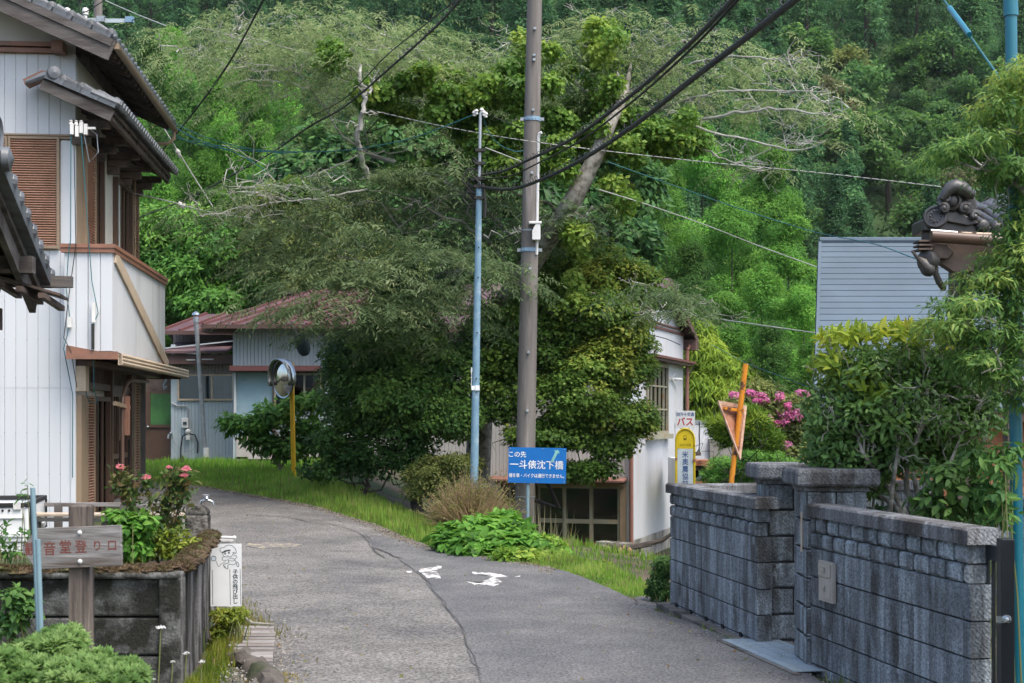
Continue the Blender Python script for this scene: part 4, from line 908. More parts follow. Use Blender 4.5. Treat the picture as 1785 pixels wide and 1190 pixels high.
MB().tube([OP(1660, 336, .0), OP(1690, 337, .25), OP(1745, 318, 1.0)], [.06, .085, .085], 12).build('ridge_roll', M['tile'], on, world=True, smooth=True)
MB().tube([OP(1690, 355, .1), OP(1790, 335, 1.1)], [.05, .05], 10).tube([OP(1690, 372, .0), OP(1800, 352, 1.0)], [.03, .03], 10).build('ridge_course', M['tile_dark'], on, world=True, smooth=True)
# gutter and eave timbers
mb = MB(); mb.tube([OP(1611, 407, -.2), OP(1660, 411, -.2)], .018, 10); mb.build('gutter_lip', M['chrome'], on, world=True, smooth=True)
MB().tube([OP(1612, 416, -.19), OP(1900, 436, -.19)], .055, 12).build('gutter', M['brown_alu'], on, world=True, smooth=True)
MB().tube([OP(1655, 411, -.2), OP(1900, 420, -.2)], .014, 8).build('gutter_lip', M['beige'], on, world=True, smooth=True)
for px in (1660, 1685): MB().cb(OP(px, 412+(px-1660)*.06, -.2), .03, .05, .045).build('gutter_clip', M['brown_alu'], on, world=True)
hexa = [(-1, -.2), (-.55, -.75), (.5, -.75), (1, -.1), (.4, .7), (-.6, .75)]
MB().prism([(a*.1, b*.085) for a, b in hexa], OP(1634, 441, -.15), Vector((1, .15, 0)), Zv, Vector((.5, 1.1, .1))).build('beam_end', M['dark_wood'], on, world=True, bevel=.006)
MB().prism([(0.02, 0), (1.6, -.02), (1.6, -.22), (.25, -.26), (.08, -.15)], OP(1612, 424, -.05), X, Zv, Yv*.12).build('soffit_board', M['dark_wood'], on, world=True)
MB().prism([(.2, 0), (1.5, .0), (1.5, -.42), (.5, -.38), (.3, -.2)], OP(1615, 430, .02), X, Zv, Yv*.08).build('eave_shadow_board', M['dark_wood'], on, world=True)  # thin dark board put in for the shade below the gutter
# lower roof end: disc tile with fringe of hanging course
MB().lathe([(0, -.09), (.085, -.09), (.095, -.02), (.085, .02), (.06, .03), (0, .03)], OP(1606, 455, -.15), (-.8, -.6, .1), 18).build('round_tile', M['tile_dark'], on, world=True, smooth=True)
fr = [OP(1592+6*math.sin(i/9*math.pi*.5)+i*2.6, 452+i*4.4, -.16) for i in range(10)]
MB().tube(fr[:8], [.02, .04, .055, .06, .066, .066, .055, .02], 10).build('hip_tile', M['tile_dark'], on, world=True, smooth=True)
mb = MB()
for i in range(7):
    p = fr[i]; mb.beam(p+Vector((-.02, -.02, .0)), p+Vector((-.07, -.05, .055)), .016, .02)
mb.build('tile_fringe', M['tile_dark'], on, world=True)
MB().tube([OP(1624, 462, -.1), OP(1625, 478, -.1), OP(1632, 492, -.08), OP(1650, 500, .1)], .03, 8).build('downpipe', M['tile_dark'], on, world=True, smooth=True)
for i in range(3): MB().cb(OP(1603, 424+i*7, -.1), .12, .2, .016).build('soffit_slat', M['dark_wood'], on, world=True)
for px, yy in ((1700, .5), (1790, .5), (1790, 2.2)): MB().box(OP(px, 0).x, OP(px, 0).x+.14, YO+yy, YO+yy+.14, -.2, PZ(425, YO)+.05).build('post', M['dark_wood'], on, world=True)
# ------------------------------------------------------------------ maroon-roofed metal-clad house at the end of the road
mh = thing('metal_clad_house', 'pale blue metal-clad house with maroon sheet roof beyond the road', 'house', (PX(400, 36), 36, .6))
def FB(a, b, Y, d, name, m, par=mh, front=True, bevel=0):
    """a block whose front shows between pixel corners a and b at distance Y, d metres deep"""
    p, q = P(a[0], a[1], Y), P(b[0], b[1], Y)
    return MB().box(min(p.x, q.x), max(p.x, q.x), Y, Y+d, min(p.z, q.z), max(p.z, q.z)).build(name, M[m], par, world=True, bevel=bevel)
def ribs(a, b, Y, pxp, name, m, par, d=.012):
    p, q = P(a[0], max(a[1], b[1]), Y), P(b[0], min(a[1], b[1]), Y); n = max(2, int(abs(b[0]-a[0])/pxp)); w = (q.x-p.x)/n; mb = MB()
    for i in range(n): mb.prism([(0, 0), (.006, -d), (w-.014, -d), (w-.006, 0)], (p.x+i*w, Y, p.z), (1, 0, 0), (0, 1, 0), (0, 0, q.z-p.z))
    o = mb.build(name, M[m], par, world=True); o['kind'] = 'stuff'; return o
def FW(a, b, Y, name, fm, pm, par, t=.05, bars=(), hb=(), d=.06):
    p, q = P(a[0], max(a[1], b[1]), Y), P(b[0], min(a[1], b[1]), Y); mb = MB()
    for r in ((p.x, q.x, p.z, p.z+t), (p.x, q.x, q.z-t, q.z), (p.x, p.x+t, p.z+t, q.z-t), (q.x-t, q.x, p.z+t, q.z-t)): mb.box(r[0], r[1], Y-d, Y, r[2], r[3])
    for bx_ in bars: X_ = PX(bx_, Y); mb.box(X_-t*.45, X_+t*.45, Y-d*.8, Y-.005, p.z+t, q.z-t)
    for hy in hb: Z_ = PZ(hy, Y); mb.box(p.x+t, q.x-t, Y-d*.7, Y-.008, Z_-t*.4, Z_+t*.4)
    f = mb.build(name, M[fm], par, world=True)
    MB().box(p.x+t*.5, q.x-t*.5, Y-.03, Y-.022, p.z+t*.5, q.z-t*.5).build('pane', M[pm], f, world=True); return f
YW = 36.0
def FBn(a, b, Y, d, n, m): return FB(a, b, Y, d, n, m)
# wing wall around its window: built as four blocks so the room behind shows through the glass
FBn((298, 697), (407, 812), YW, 3, 'wall', 'metal_wall'); FBn((298, 640), (312, 697), YW, .1, 'wall', 'metal_wall'); FBn((298, 640), (407, 653), YW, .1, 'wall', 'metal_wall')
FBn((298, 640), (407, 697), YW+1.2, .05, 'inner_wall', 'metal_wall')
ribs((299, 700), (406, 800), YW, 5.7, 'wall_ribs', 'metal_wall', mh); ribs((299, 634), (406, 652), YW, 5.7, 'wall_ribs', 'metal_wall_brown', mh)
fwn = FW((310, 652), (408, 698), YW-.01, 'window', 'beige', 'glass_pale', mh, .045, (370,), ())
for k in range(5): FB((316, 659+k*7), (366, 660+k*7), YW+.15, .02, 'shelf_slat', 'metal_wall', mh)
FB((390, 664), (406, 684), YW+.06, .1, 'paper_bag', 'sign_white', mh); FB((372, 660), (388, 690), YW+.3, .1, 'stored_board', 'panel_blue', mh)
FBn((286, 617), (408, 634), YW-.35, .4, 'eave_board', 'eave_brown'); FBn((325, 626), (340, 628), YW-.37, .02, 'eave_light', 'white_plastic'); FBn((352, 625), (372, 627), YW-.37, .02, 'eave_light', 'white_plastic')
p, q = P(286, 612, YW-.45), P(408, 596, YW+.5)
MB().prism([(0, 0), (1.4, .33), (1.4, .37), (0, .06)], (p.x, YW-.45, p.z-.05), (0, 1, 0), (0, 0, 1), (q.x-p.x, 0, 0)).build('lower_roof', M['maroon'], mh, world=True)
MB().beam(P(286, 607, YW-.2), P(408, 594, YW+.3), .1, .03).build('roof_flashing', M['metal_wall'], mh, world=True)
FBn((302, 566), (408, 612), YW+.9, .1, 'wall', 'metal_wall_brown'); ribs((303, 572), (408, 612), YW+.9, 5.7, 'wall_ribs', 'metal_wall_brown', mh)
def seam_roof(x0, x1, Y0, Y1, z0, z1, sk, n, name='roof'):
    """standing-seam roof from eave (Y0,z0) to ridge (Y1,z1); the ridge is shifted by sk"""
    a = [Vector((x0, Y0, z0)), Vector((x1, Y0, z0)), Vector((x1+sk, Y1, z1)), Vector((x0+sk, Y1, z1))]
    mb = MB().add([*a, *[v-Vector((0, 0, .07)) for v in a]], [(0, 1, 2, 3), (7, 6, 5, 4), (0, 4, 5, 1), (1, 5, 6, 2), (2, 6, 7, 3), (3, 7, 4, 0)])
    r = mb.build(name, M['maroon'], mh, world=True)
    for i in range(n+1):
        t = i/n; MB().beam(a[0].lerp(a[1], t)+Vector((0, -.02, .02)), a[3].lerp(a[2], t)+Vector((0, 0, .02)), .06, .06).build('seam', M['maroon_trim'], r, world=True)
    MB().beam(a[0]+Vector((0, -.03, -.04)), a[1]+Vector((0, -.03, -.04)), .07, .1).build('eave_trim', M['eave_brown'], r, world=True); return r
seam_roof(PX(280, 36.2), PX(412, 36.2), 36.2, 37.9, PZ(577, 36.2), PZ(547, 37.9), .8, 4)
r2 = seam_roof(PX(354, 34.4), PX(715, 34.4), 34.4, 37.6, PZ(566, 34.4), PZ(506, 37.6), 2.2, 14)
seam_roof(PX(520, 41), PX(720, 41), 41, 37.7, PZ(560, 41), PZ(507, 37.6), 0, 8)
FBn((350, 565), (408, 578), 34.6, 1, 'soffit', 'eave_brown')
YB = 35.0
FBn((406, 562), (566, 640), YB, .1, 'wall', 'metal_wall'); ribs((406, 568), (566, 638), YB, 6.2, 'wall_ribs', 'metal_wall', mh)
FBn((566, 562), (712, 812), YB, .1, 'wall', 'metal_wall'); FBn((406, 640), (412, 812), YB, 3, 'wall', 'metal_wall'); FBn((412, 640), (475, 770), YB, .1, 'blue_panel', 'panel_blue')
FBn((400, 637), (556, 646), YB-.35, .4, 'awning', 'maroon_trim'); FBn((400, 645), (556, 648), YB-.3, .3, 'awning_underside', 'eave_brown')
FBn((412, 760), (760, 800), YB-.02, .1, 'base_wall', 'workshop_front'); FBn((408, 648), (411, 728), YB-.08, .08, 'downpipe', 'siding')
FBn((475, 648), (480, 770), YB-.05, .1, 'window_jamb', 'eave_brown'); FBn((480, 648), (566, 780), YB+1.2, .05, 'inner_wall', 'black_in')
FW((478, 650), (562, 712), YB-.02, 'window', 'olive_frame', 'glass_dark', mh, .05, (531, 508)); FBn((480, 712), (566, 770), YB-.0, .08, 'wall', 'metal_wall')
FBn((412, 796), (432, 840), YB-.02, .2, 'pier', 'concrete'); FBn((474, 796), (760, 840), YB-.02, .2, 'pier', 'concrete'); FBn((432, 796), (474, 840), YB+.3, .1, 'crawl_space', 'black_in')
FBn((408, 562), (712, 568), YB+.1, 2.6, 'ceiling', 'eave_brown'); FBn((695, 562), (712, 812), YB+.1, 6, 'wall', 'metal_wall'); FBn((298, 600), (304, 812), YW+.1, 3, 'wall', 'metal_wall')
FBn((299, 803), (345, 812), YW-.05, .06, 'base_board', 'concrete')
# back door porch between the two houses
bd = thing('back_door', 'dark brown back door with a green frosted pane under a dark lintel', 'door', (PX(275, 36.3), 36.3, .6))
FB((236, 640), (300, 682), 36.35, .2, 'lintel', 'dark_wood', bd); FB((236, 682), (252, 810), 36.35, .2, 'jamb', 'dark_wood', bd)
lf = FB((252, 682), (300, 812), 36.32, .08, 'leaf', 'brown_alu', bd)
FB((262, 686), (299, 740), 36.3, .015, 'pane', 'glass_green', bd); FB((254, 740), (299, 745), 36.28, .04, 'rail', 'brown_alu', bd); FB((254, 683), (262, 740), 36.28, .04, 'stile', 'brown_alu', bd)
MB().ball(P(258, 744, 36.2), .035, 8).build('knob', M['chrome'], bd, world=True)
hk = thing('hanging_hook', 'small blue hook hanging under the brown canopy', 'hook', P(287, 660, 28)); MB().tube([P(290, 652, 27.6), P(289, 664, 27.6), P(285, 670, 27.6), P(286, 678, 27.6), P(290, 674, 27.6)], .02, 6).build('hook', M['panel_blue'], hk, world=True)
# flue, meter and hoses on the wing
fl = thing('flue_pipe', 'tall leaning grey metal flue pipe with a cowl', 'pipe', P(359, 800, 35.7))
MB().tube([P(360, 800, 35.7), P(356, 770, 35.7), P(342, 560, 35.4)], .055, 12).build('pipe', M['galv'], fl, world=True, smooth=True)
MB().tube([P(360, 797, 35.7), P(359.5, 780, 35.7)], .08, 12).build('base_sleeve', M['white_plastic'], fl, world=True, smooth=True)
MB().tube([P(342, 562, 35.4), P(341.6, 552, 35.4)], .07, 12).build('collar', M['galv'], fl, world=True, smooth=True)
MB().lathe([(.0, .1), (.09, .05), (.1, .0), (.06, -.02)], P(341.5, 549, 35.4), (0, 0, 1), 12).build('cowl', M['chrome'], fl, world=True, smooth=True)
gm_ = thing('gas_meter', 'white gas meter and regulator with black hoses on the pale blue wall', 'meter', P(322, 760, 35.9))
FB((316, 728), (328, 746), 35.85, .14, 'meter_body', 'white_plastic', gm_, bevel=.02); FB((319, 735), (325, 740), 35.83, .03, 'dial', 'ink_dark', gm_)
MB().ball(P(328, 752, 35.85), .07, 8).cb(P(328, 762, 35.85), .1, .1, .12).build('regulator', M['white_plastic'], gm_, world=True, smooth=True)
MB().tube([P(299, 702, 35.95), P(310, 708, 35.95), P(324, 708, 35.95), P(328, 714, 35.95), P(327, 728, 35.95)], .02, 6).build('pipe', M['galv'], gm_, world=True)
MB().tube([P(326, 756, 35.9), P(318, 760, 35.9), P(315, 780, 35.9), P(315, 804, 35.9)], .018, 6).build('hose', M['cable'], gm_, world=True)
MB().tube([P(331, 756, 35.9), P(340, 758, 35.9), P(345, 772, 35.9), P(344, 790, 35.9)], .018, 6).build('hose', M['cable'], gm_, world=True)
MB().tube([P(346, 760, 35.9), P(342, 776, 35.9), P(333, 786, 35.9), P(318, 788, 35.9), P(302, 770, 35.9), P(300, 758, 35.9)], .008, 6).build('thin_hose', M['galv'], gm_, world=True)
tpw = thing('wall_tap', 'brass standpipe tap on the corner of the pale blue wall', 'tap', P(298, 760, 35.9)); MB().tube([P(300, 765, 35.9), P(300, 758, 35.9), P(294, 758, 35.8), P(293, 764, 35.8)], .025, 8).ball(P(298, 755, 35.8), .04, 6).build('tap', M['galv'], tpw, world=True, smooth=True)

# ------------------------------------------------------------------ white two-storey workshop behind the poles
WT = -math.asin(.307); ws = thing('white_workshop', 'white metal-clad workshop with glazed sliding doors below the road', 'building', (2.70, 33, -1.48), WT)
sw = 2500/33
def wx(px): return (px-1097)/sw/.952
def wz(py): return 1.75-(py-730)/sw+1.48     # local height on the front face
fx0 = -7.4; zt = 5.55; dep = 6.4
doorL, doorR, dz1 = wx(872), wx(1088), wz(847)
mb = MB(); mb.box(fx0, 0, 0, .1, dz1, zt).box(doorR, 0, 0, .1, 0, dz1).box(fx0, doorL, 0, .1, 0, dz1).box(fx0, fx0+.1, .1, dep, 0, zt); mb.build('wall', M['workshop_front'], ws)
n = 80
mb = MB()
for i in range(n):
    x0 = fx0-fx0*i/n; w_ = -fx0/n; z0 = dz1 if x0+w_ > doorL and x0 < doorR else 0
    mb.prism([(0, 0), (.008, -.014), (w_-.014, -.014), (w_-.006, 0)], (x0, 0, z0+.02), (1, 0, 0), (0, 1, 0), (0, 0, zt-z0-.3))
o = mb.build('wall_ribs', M['workshop_front'], ws); o['kind'] = 'stuff'
# side wall with its window opening
wy0, wy1, wzz0, wzz1 = 1.75, 4.2, 2.85, 4.62
mb = MB(); mb.box(-.1, 0, .1, dep, .4, wzz0).box(-.1, 0, .1, dep, wzz1, zt+.0).box(-.1, 0, .1, wy0, wzz0, wzz1).box(-.1, 0, wy1, dep, wzz0, wzz1); mb.build('side_wall', M['workshop_wall'], ws)
mb = MB(); mb.prism([(0, zt), (dep, zt), (dep/2, zt+1.15)], (-.1, 0, 0), (0, 1, 0), (0, 0, 1), (.1, 0, 0)); mb.build('gable', M['workshop_wall'], ws)
mb = MB(); n = 36
for i in range(n):
    y0 = .1+(dep-.1)*i/n; w_ = (dep-.1)/n
    segs = [(.42, wzz0), (wzz1, zt)] if wy0-.05 < y0+w_/2 < wy1+.05 else [(.42, zt)]
    for a, c in segs: mb.prism([(0, y0+.004), (.006, y0+.012), (.006, y0+w_-.008), (0, y0+w_-.002)], (0, 0, a), (1, 0, 0), (0, 1, 0), (0, 0, c-a))
o = mb.build('side_ribs', M['workshop_wall'], ws); o['kind'] = 'stuff'
MB().box(-.08, .03, .02, dep, -.3, .4).build('foundation', M['concrete'], ws)
MB().box(.008, .05, .0, dep, zt-.06, zt).box(.008, .05, 0, dep, zt+.06, zt+.1).build('belt_course', M['maroon_trim'], ws)
MB().box(.0, .35, wy0-.4, dep+.1, wzz1+.1, wzz1+.16).build('side_awning', M['maroon_trim'], ws); MB().box(.0, .3, wy0-.4, dep, wzz1+.04, wzz1+.1).build('awning_underside', M['eave_brown'], ws)
mb = MB(); t = .08
for r in ((wy0, wy1, wzz0, wzz0+t), (wy0, wy1, wzz1-t, wzz1), (wy0, wy0+t, wzz0, wzz1), (wy1-t, wy1, wzz0, wzz1)): mb.box(-.04, .06, *r)
for k in range(1, 5): yy = wy0+(wy1-wy0)*k/5; mb.box(-.02, .04, yy-.025, yy+.025, wzz0+t, wzz1-t)
for zz in (wzz0+.62, wzz0+1.2): mb.box(-.02, .035, wy0+t, wy1-t, zz-.02, zz+.02)
wn = mb.build('window', M['olive_frame'], ws); MB().box(-.012, -.004, wy0+t, wy1-t, wzz0+t, wzz1-t).build('pane', M['glass_dark'], wn)
MB().box(-.02, .16, wy0-.1, wy1+.1, wzz0-.12, wzz0).build('sill', M['olive_frame'], wn)
MB().box(.008, .02, wy0-.9, wy0-.45, wzz1+.16, zt-.06).build('blue_sheet', M['panel_blue'], ws)
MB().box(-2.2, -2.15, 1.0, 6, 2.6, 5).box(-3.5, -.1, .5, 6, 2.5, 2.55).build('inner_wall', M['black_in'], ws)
# roof
ov = .55; rz0 = zt-.05; rs = 1.15/(dep/2); ov = .32
for sg in (1, -1):
    yy = dep+.4 if sg > 0 else -.4; zz = zt-.4*rs
    MB().prism([(dep/2, zt+1.15+.06), (yy, zz+.06), (yy, zz), (dep/2, zt+1.15)], (fx0-.3, 0, 0), (0, 1, 0), (0, 0, 1), (-fx0+.3+ov, 0, 0)).build('roof', M['maroon'], ws)
    MB().beam((ov, dep/2, zt+1.1), (ov, yy, zz-.05), .05, .16).build('verge_board', M['eave_brown'], ws)
MB().box(-.02, ov+.02, dep+.05, dep+.44, zt-.4*rs-.3, zt-.4*rs-.02).build('eave_box', M['eave_brown'], ws)
MB().box(fx0, ov, -.47, -.4, zt-.4*rs-.14, zt-.4*rs).build('gutter', M['eave_brown'], ws)
for x, y, z0, z1 in ((.07, -.1, -.1, 2.6), (.12, dep-.05, .4, 5.1)): MB().tube([(x, y, z0), (x, y, z1)], .05, 10).build('downpipe', M['copper'], ws, smooth=True)
MB().tube([(.12, dep-.05, 5.1), (.16, dep+.1, 5.25), (.2, dep+.4, 5.4)], .05, 10).build('downpipe', M['copper'], ws, smooth=True)
MB().box(-.04, .03, -.03, .1, .0, zt).build('corner_trim', M['workshop_wall'], ws)
# awning and glazed doors
MB().prism([(0, 0), (-.45, -.06), (-.45, -.1), (0, -.05)], (doorL-.2, 0, wz(832)), (0, 1, 0), (0, 0, 1), (wx(1094)-doorL+.2, 0, 0)).build('front_awning', M['copper'], ws)
MB().box(doorL-.1, wx(1090), -.1, .02, wz(848), wz(842)).build('door_head', M['beige_dark'], ws)
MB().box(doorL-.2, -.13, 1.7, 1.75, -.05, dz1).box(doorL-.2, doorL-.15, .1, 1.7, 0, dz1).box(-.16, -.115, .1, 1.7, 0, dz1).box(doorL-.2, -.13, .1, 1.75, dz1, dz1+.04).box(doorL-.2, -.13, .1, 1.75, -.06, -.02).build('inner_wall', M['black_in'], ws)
MB().box(wx(1082), wx(1092), -.06, .1, 0, dz1).build('door_post', M['beige_dark'], ws)
zb, zm = wz(978), wz(910)
for k, (a, c) in enumerate(((888, 936), (938, 986), (985, 1034), (1031, 1081))):
    x0, x1 = wx(a), wx(c); t = .06; yf = .0 if k % 2 else -.06; mb = MB()
    for r in ((x0, x1, zb, zb+.1), (x0, x1, dz1-.07, dz1), (x0, x0+t, zb+.1, dz1-.07), (x1-t, x1, zb+.1, dz1-.07), (x0+t, x1-t, zm-.05, zm+.05)): mb.box(r[0], r[1], yf-.0, yf+.045, r[2], r[3])
    d = mb.build('sliding_door', M['olive_frame'], ws); MB().box(x0+t, x1-t, yf+.015, yf+.022, zm+.05, dz1-.07).build('pane', M['glass_dark'], d)
    MB().box(x0+t, x1-t, yf+.01, yf+.03, zb+.1, zb+.42).build('kick_panel', M['rusty_panel'], d); MB().box(x0+t, x1-t, yf+.015, yf+.022, zb+.42, zm-.05).build('pane', M['glass_dark'], d)
MB().box(doorL, doorR, -.12, .1, -.25, zb).build('threshold', M['concrete'], ws)
cb_ = thing('carton_stack', 'pale flattened cartons stacked behind the workshop door glass', 'cartons', (2.2, 33.5, -1.4), WT)
for k in range(5): MB().box(-.35+.02*(k % 2), .08-.02*(k % 3), .1, .6, 1.55+k*.085, 1.63+k*.085).build('carton', M['carton'], cb_)
cc_ = thing('carton_box', 'open carton on the floor behind the lower door glass', 'carton', (2.0, 33.5, -1.4), WT); MB().box(-.3, .3, .2, .7, .45, .85).box(-.36, -.2, .2, .7, .85, .87).build('box', M['carton'], cc_); MB().box(-.4, .35, .15, .75, .38, .45).box(-.35, -.3, .2, .25, 0, .38).box(.28, .33, .2, .25, 0, .38).build('stand', M['dark_wood'], cc_)
tv = thing('washing_pole_bracket', 'white bracket arm with wire crosses on the workshop side wall', 'bracket', P(1188, 660, 38.4))
MB().tube([P(1188, 661, 38), P(1160, 659, 37), P(1140, 652, 36.5)], .035, 8).build('arm', M['white_plastic'], tv, world=True, smooth=True)
for cx_ in (1148, 1171):
    for dx_ in (-1, 1): MB().tube([P(cx_-6*dx_, 651, 37), P(cx_, 659, 37), P(cx_+6*dx_, 668, 37)], .012, 5).build('cross_wire', M['white_plastic'], tv, world=True)
# things on the ground by its door
for k, (px, py, s_, l) in enumerate(((1056, 986, .3, 'grey concrete block lying by the workshop door, nearest the glass'), (1068, 984, .32, 'grey concrete block lying by the workshop door, beside the cut logs'))):
    x, y = PX(px, 22.5), 22.5; t = thing('concrete_block', l, 'concrete block', (x, y, G(x, y)), .3+k*.5); MB().box(-.2*s_, .42*s_, -.3, .3, 0, .15+.08*k).build('block', M['concrete'], t, bevel=.012)
lg = [PX(1092, 22), 22]; z = G(*lg)
for k in range(9):
    x = lg[0]+(k % 5)*.07-.16; zz = z+.05+(k//5)*.09+.02*(k % 2); t = thing('cut_log', f'cut log showing its pale end, {("lower", "upper")[k//5]} row, {("first", "second", "third", "fourth", "fifth")[k % 5]} from the glass doors', 'log', (x, 22+R.uniform(-.1, .1), zz), R.uniform(-.5, .5), 'cut logs by the workshop')
    MB().tube([(0, 0, 0), (.05, .5, .03)], R.uniform(.04, .055), 8, True).build('bark', M['bark'], t); MB().lathe([(.04, 0), (.0, .004)], (0, -.002, 0), (0, -1, 0), 8).build('cut_end', M['logwood'], t)
dbl = thing('fallen_trunk', 'dark weathered trunk lying by the workshop corner', 'log', (lg[0]-.5, 22.3, z)); MB().tube([(-.9, 0, .08), (-.2, .05, .1), (.5, -.1, .12), (1.1, .1, .25), (1.3, .1, .4)], [.05, .055, .05, .035, .02], 8).tube([(.4, -.1, .1), (.9, -.25, .2)], [.03, .015], 6).build('trunk', M['bark_dark'], dbl)
# corrugated shed, rusty cart behind the bus stop
sd = thing('corrugated_shed', 'pale corrugated shed roof behind the bus stop sign', 'shed', P(1225, 850, 34))
ys_ = 34.0; a, c = P(1180, 800, ys_), P(1246, 800, ys_)
mb = MB(); n = 28
for i in range(n):
    x0 = a.x+(c.x-a.x)*i/n; w_ = (c.x-a.x)/n
    mb.prism([(0, 0), (w_*.5, -.03), (w_, 0), (w_, .02), (0, .02)], (x0, ys_, PZ(800, ys_)), (1, 0, 0), (0, 1, 0), (0, .55, PZ(738, ys_)-PZ(800, ys_)))
o = mb.build('roof', M['workshop_wall'], sd, world=True); o['kind'] = 'stuff'
FB((1180, 732), (1238, 739), ys_+.5, .1, 'ridge_trim', 'galv', sd); FB((1180, 800), (1244, 850), ys_+.3, 2, 'wall', 'siding', sd); MB().prism([(0, 0), (1.0, -.35), (1.0, -.55), (0, -.5)], P(1238, 765, ys_-.1), X, Zv, (0, .8, 0)).build('side_roof', M['concrete'], sd, world=True)
MB().tube([P(1219, 735, ys_-.2), P(1219, 792, ys_-.2)], .015, 6).tube([P(1219, 782, ys_-.2), P(1210, 796, ys_-.2)], .015, 6).build('hanging_rod', M['ink_dark'], sd, world=True)
FB((1204, 788), (1222, 794), ys_-.3, .2, 'lamp', 'dark_wood', sd)
ct = thing('rusty_cart', 'rusty brown machine housing with a dark open side behind the bus stop', 'machine', P(1230, 840, 30)); yc = 30.0
FB((1210, 838), (1250, 860), yc, .8, 'base', 'rust', ct); MB().prism([(0, 0), (.5, .02), (.42, .12), (-.05, .12)], P(1211, 812, yc), X, Zv, (0, .8, 0)).build('lid', M['rust'], ct, world=True)
FB((1230, 810), (1246, 842), yc, .8, 'housing', 'rust', ct); FB((1208, 812), (1230, 838), yc+.3, .5, 'opening', 'black_in', ct); MB().lathe([(.08, 0), (.14, .03), (.15, .06), (.1, .08)], P(1214, 826, yc+.2), (.3, -1, 0), 14).build('wheel', M['galv'], ct, world=True, smooth=True)
# ------------------------------------------------------------------ poles
UY = 22.7
up = thing('utility_pole', 'tall brown-grey concrete utility pole behind the blue sign', 'utility pole', (PX(913, UY), UY, -.4))
pb, ptop = P(913, 955, UY), P(933, -60, UY)
def ppt(py): t = (955-py)/(955+60); return pb.lerp(ptop, t)
def prad(py): return (35.0-(955-py)*.0094)/2/F*UY
MB().tube([ppt(y) for y in (955, 700, 450, 200, -60)], [prad(y) for y in (955, 700, 450, 200, -60)], 28).build('shaft', M['concrete_pole'], up, world=True, smooth=True)
for y, n_ in ((208, 'clamp_band'), (436, 'clamp_band')):
    MB().lathe([(prad(y)+.001, -.03), (prad(y)+.012, -.03), (prad(y)+.012, .03), (prad(y)+.001, .03)], ppt(y), (0.02, 0, 1), 28).build(n_, M['blue_band'], up, world=True)
    c = ppt(y); mb = MB(); r = prad(y)
    for sx in (-1, 1): mb.cb((c.x+sx*(r+.03), c.y-.02, c.z), .06, .04, .05)
    for k in range(7): a = math.pi*(1.1+.8*k/6); mb.cb((c.x+math.cos(a)*(r+.013), c.y+math.sin(a)*(r+.013), c.z), .018, .008, .016)
    mb.build('clamp_bolt', M['galv'], up, world=True)['kind'] = 'stuff'
for py in (54, 100, 108, 195, 304, 470, 512, 615, 716):
    c = ppt(py); r = prad(py); MB().lathe([(.02, 0), (.02, .03), (.028, .03), (.02, .05), (0, .05)], (c.x+.01, c.y-r+.002, c.z), (0, -1, 0), 8).build('step_bolt', M['galv'], up, world=True)
q = [ppt(y)+Vector((prad(y)*.8, -prad(y)*.75, 0)) for y in (445, 340, 240)]
MB().tube(q+[q[-1]+Vector((.02, -.02, .05)), q[-1]+Vector((.05, -.03, .06))], .024, 8).build('conduit', M['white_plastic'], up, world=True, smooth=True)
c = ppt(408); MB().prism([(-.06, -.12), (.07, -.12), (.07, .14), (.0, .14), (-.06, .02)], c+Vector((.09, -prad(408)-.13, 0)), X, Zv, (0, .14, 0)).box(c.x-.02, c.x+.18, c.y-prad(408)-.14, c.y-prad(408)+.02, c.z+.13, c.z+.17).build('junction_box', M['white_plastic'], up, world=True, bevel=.008)
MB().lathe([(prad(402)+.001, -.012), (prad(402)+.006, -.012), (prad(402)+.006, .012), (prad(402)+.001, .012)], ppt(402), (0, 0, 1), 24).lathe([(prad(860)+.001, -.008), (prad(860)+.006, -.008), (prad(860)+.006, .008), (prad(860)+.001, .008)], ppt(865), (0, 0, 1), 24).build('wire_band', M['galv'], up, world=True)
BY = 21.6
bp = thing('service_pole', 'slim light blue steel pole carrying the bundled cables', 'pole', (PX(826, BY), BY, -.3))
def bpt(py): t = (870-py)/(870-190); return P(826, 870, BY).lerp(P(837.5, 190, BY), t)
MB().tube([bpt(965), bpt(600), bpt(335)], [.066, .054, .046], 16).build('lower_tube', M['blue_pole'], bp, world=True, smooth=True)
MB().tube([bpt(338), bpt(328), bpt(326)], [.05, .05, .03], 14).build('reducer', M['blue_pole'], bp, world=True, smooth=True)
MB().tube([bpt(327), bpt(196)], [.027, .022], 12).build('upper_tube', M['galv'], bp, world=True, smooth=True)
c = bpt(676); MB().box(c.x-.062, c.x-.012, c.y-.068, c.y-.05, c.z-.033, c.z+.033).box(c.x-.006, c.x+.06, c.y-.068, c.y-.04, c.z-.037, c.z+.037).build('label_plate', M['sign_white'], bp, world=True)
c = bpt(645); MB().box(c.x-.075, c.x-.055, c.y-.02, c.y, c.z-.03, c.z+.04).box(c.x-.072, c.x-.064, c.y-.02, c.y-.012, c.z-.28, c.z-.03).build('label_strip', M['sign_white'], bp, world=True)
for py in (432, 484, 580, 660, 683): c = bpt(py); MB().lathe([(.012, 0), (.012, .02), (0, .02)], (c.x+.01, c.y-.062, c.z), (0, -1, 0), 8).build('step_hole', M['cable'], bp, world=True)
mb = MB()
for dx, dy, dz in ((-.06, 0, .0), (-.09, .02, -.02), (.05, 0, -.02), (.02, 0, .02), (.08, .02, -.04)):
    c = bpt(195)+Vector((dx, dy, dz)); mb.lathe([(.0, -.04), (.03, -.03), (.022, 0), (.034, .015), (.02, .04), (0, .045)], c, (dx, -.3, 1), 8)
mb.build('insulator', M['porcelain'], bp, world=True, smooth=True)
mb = MB()
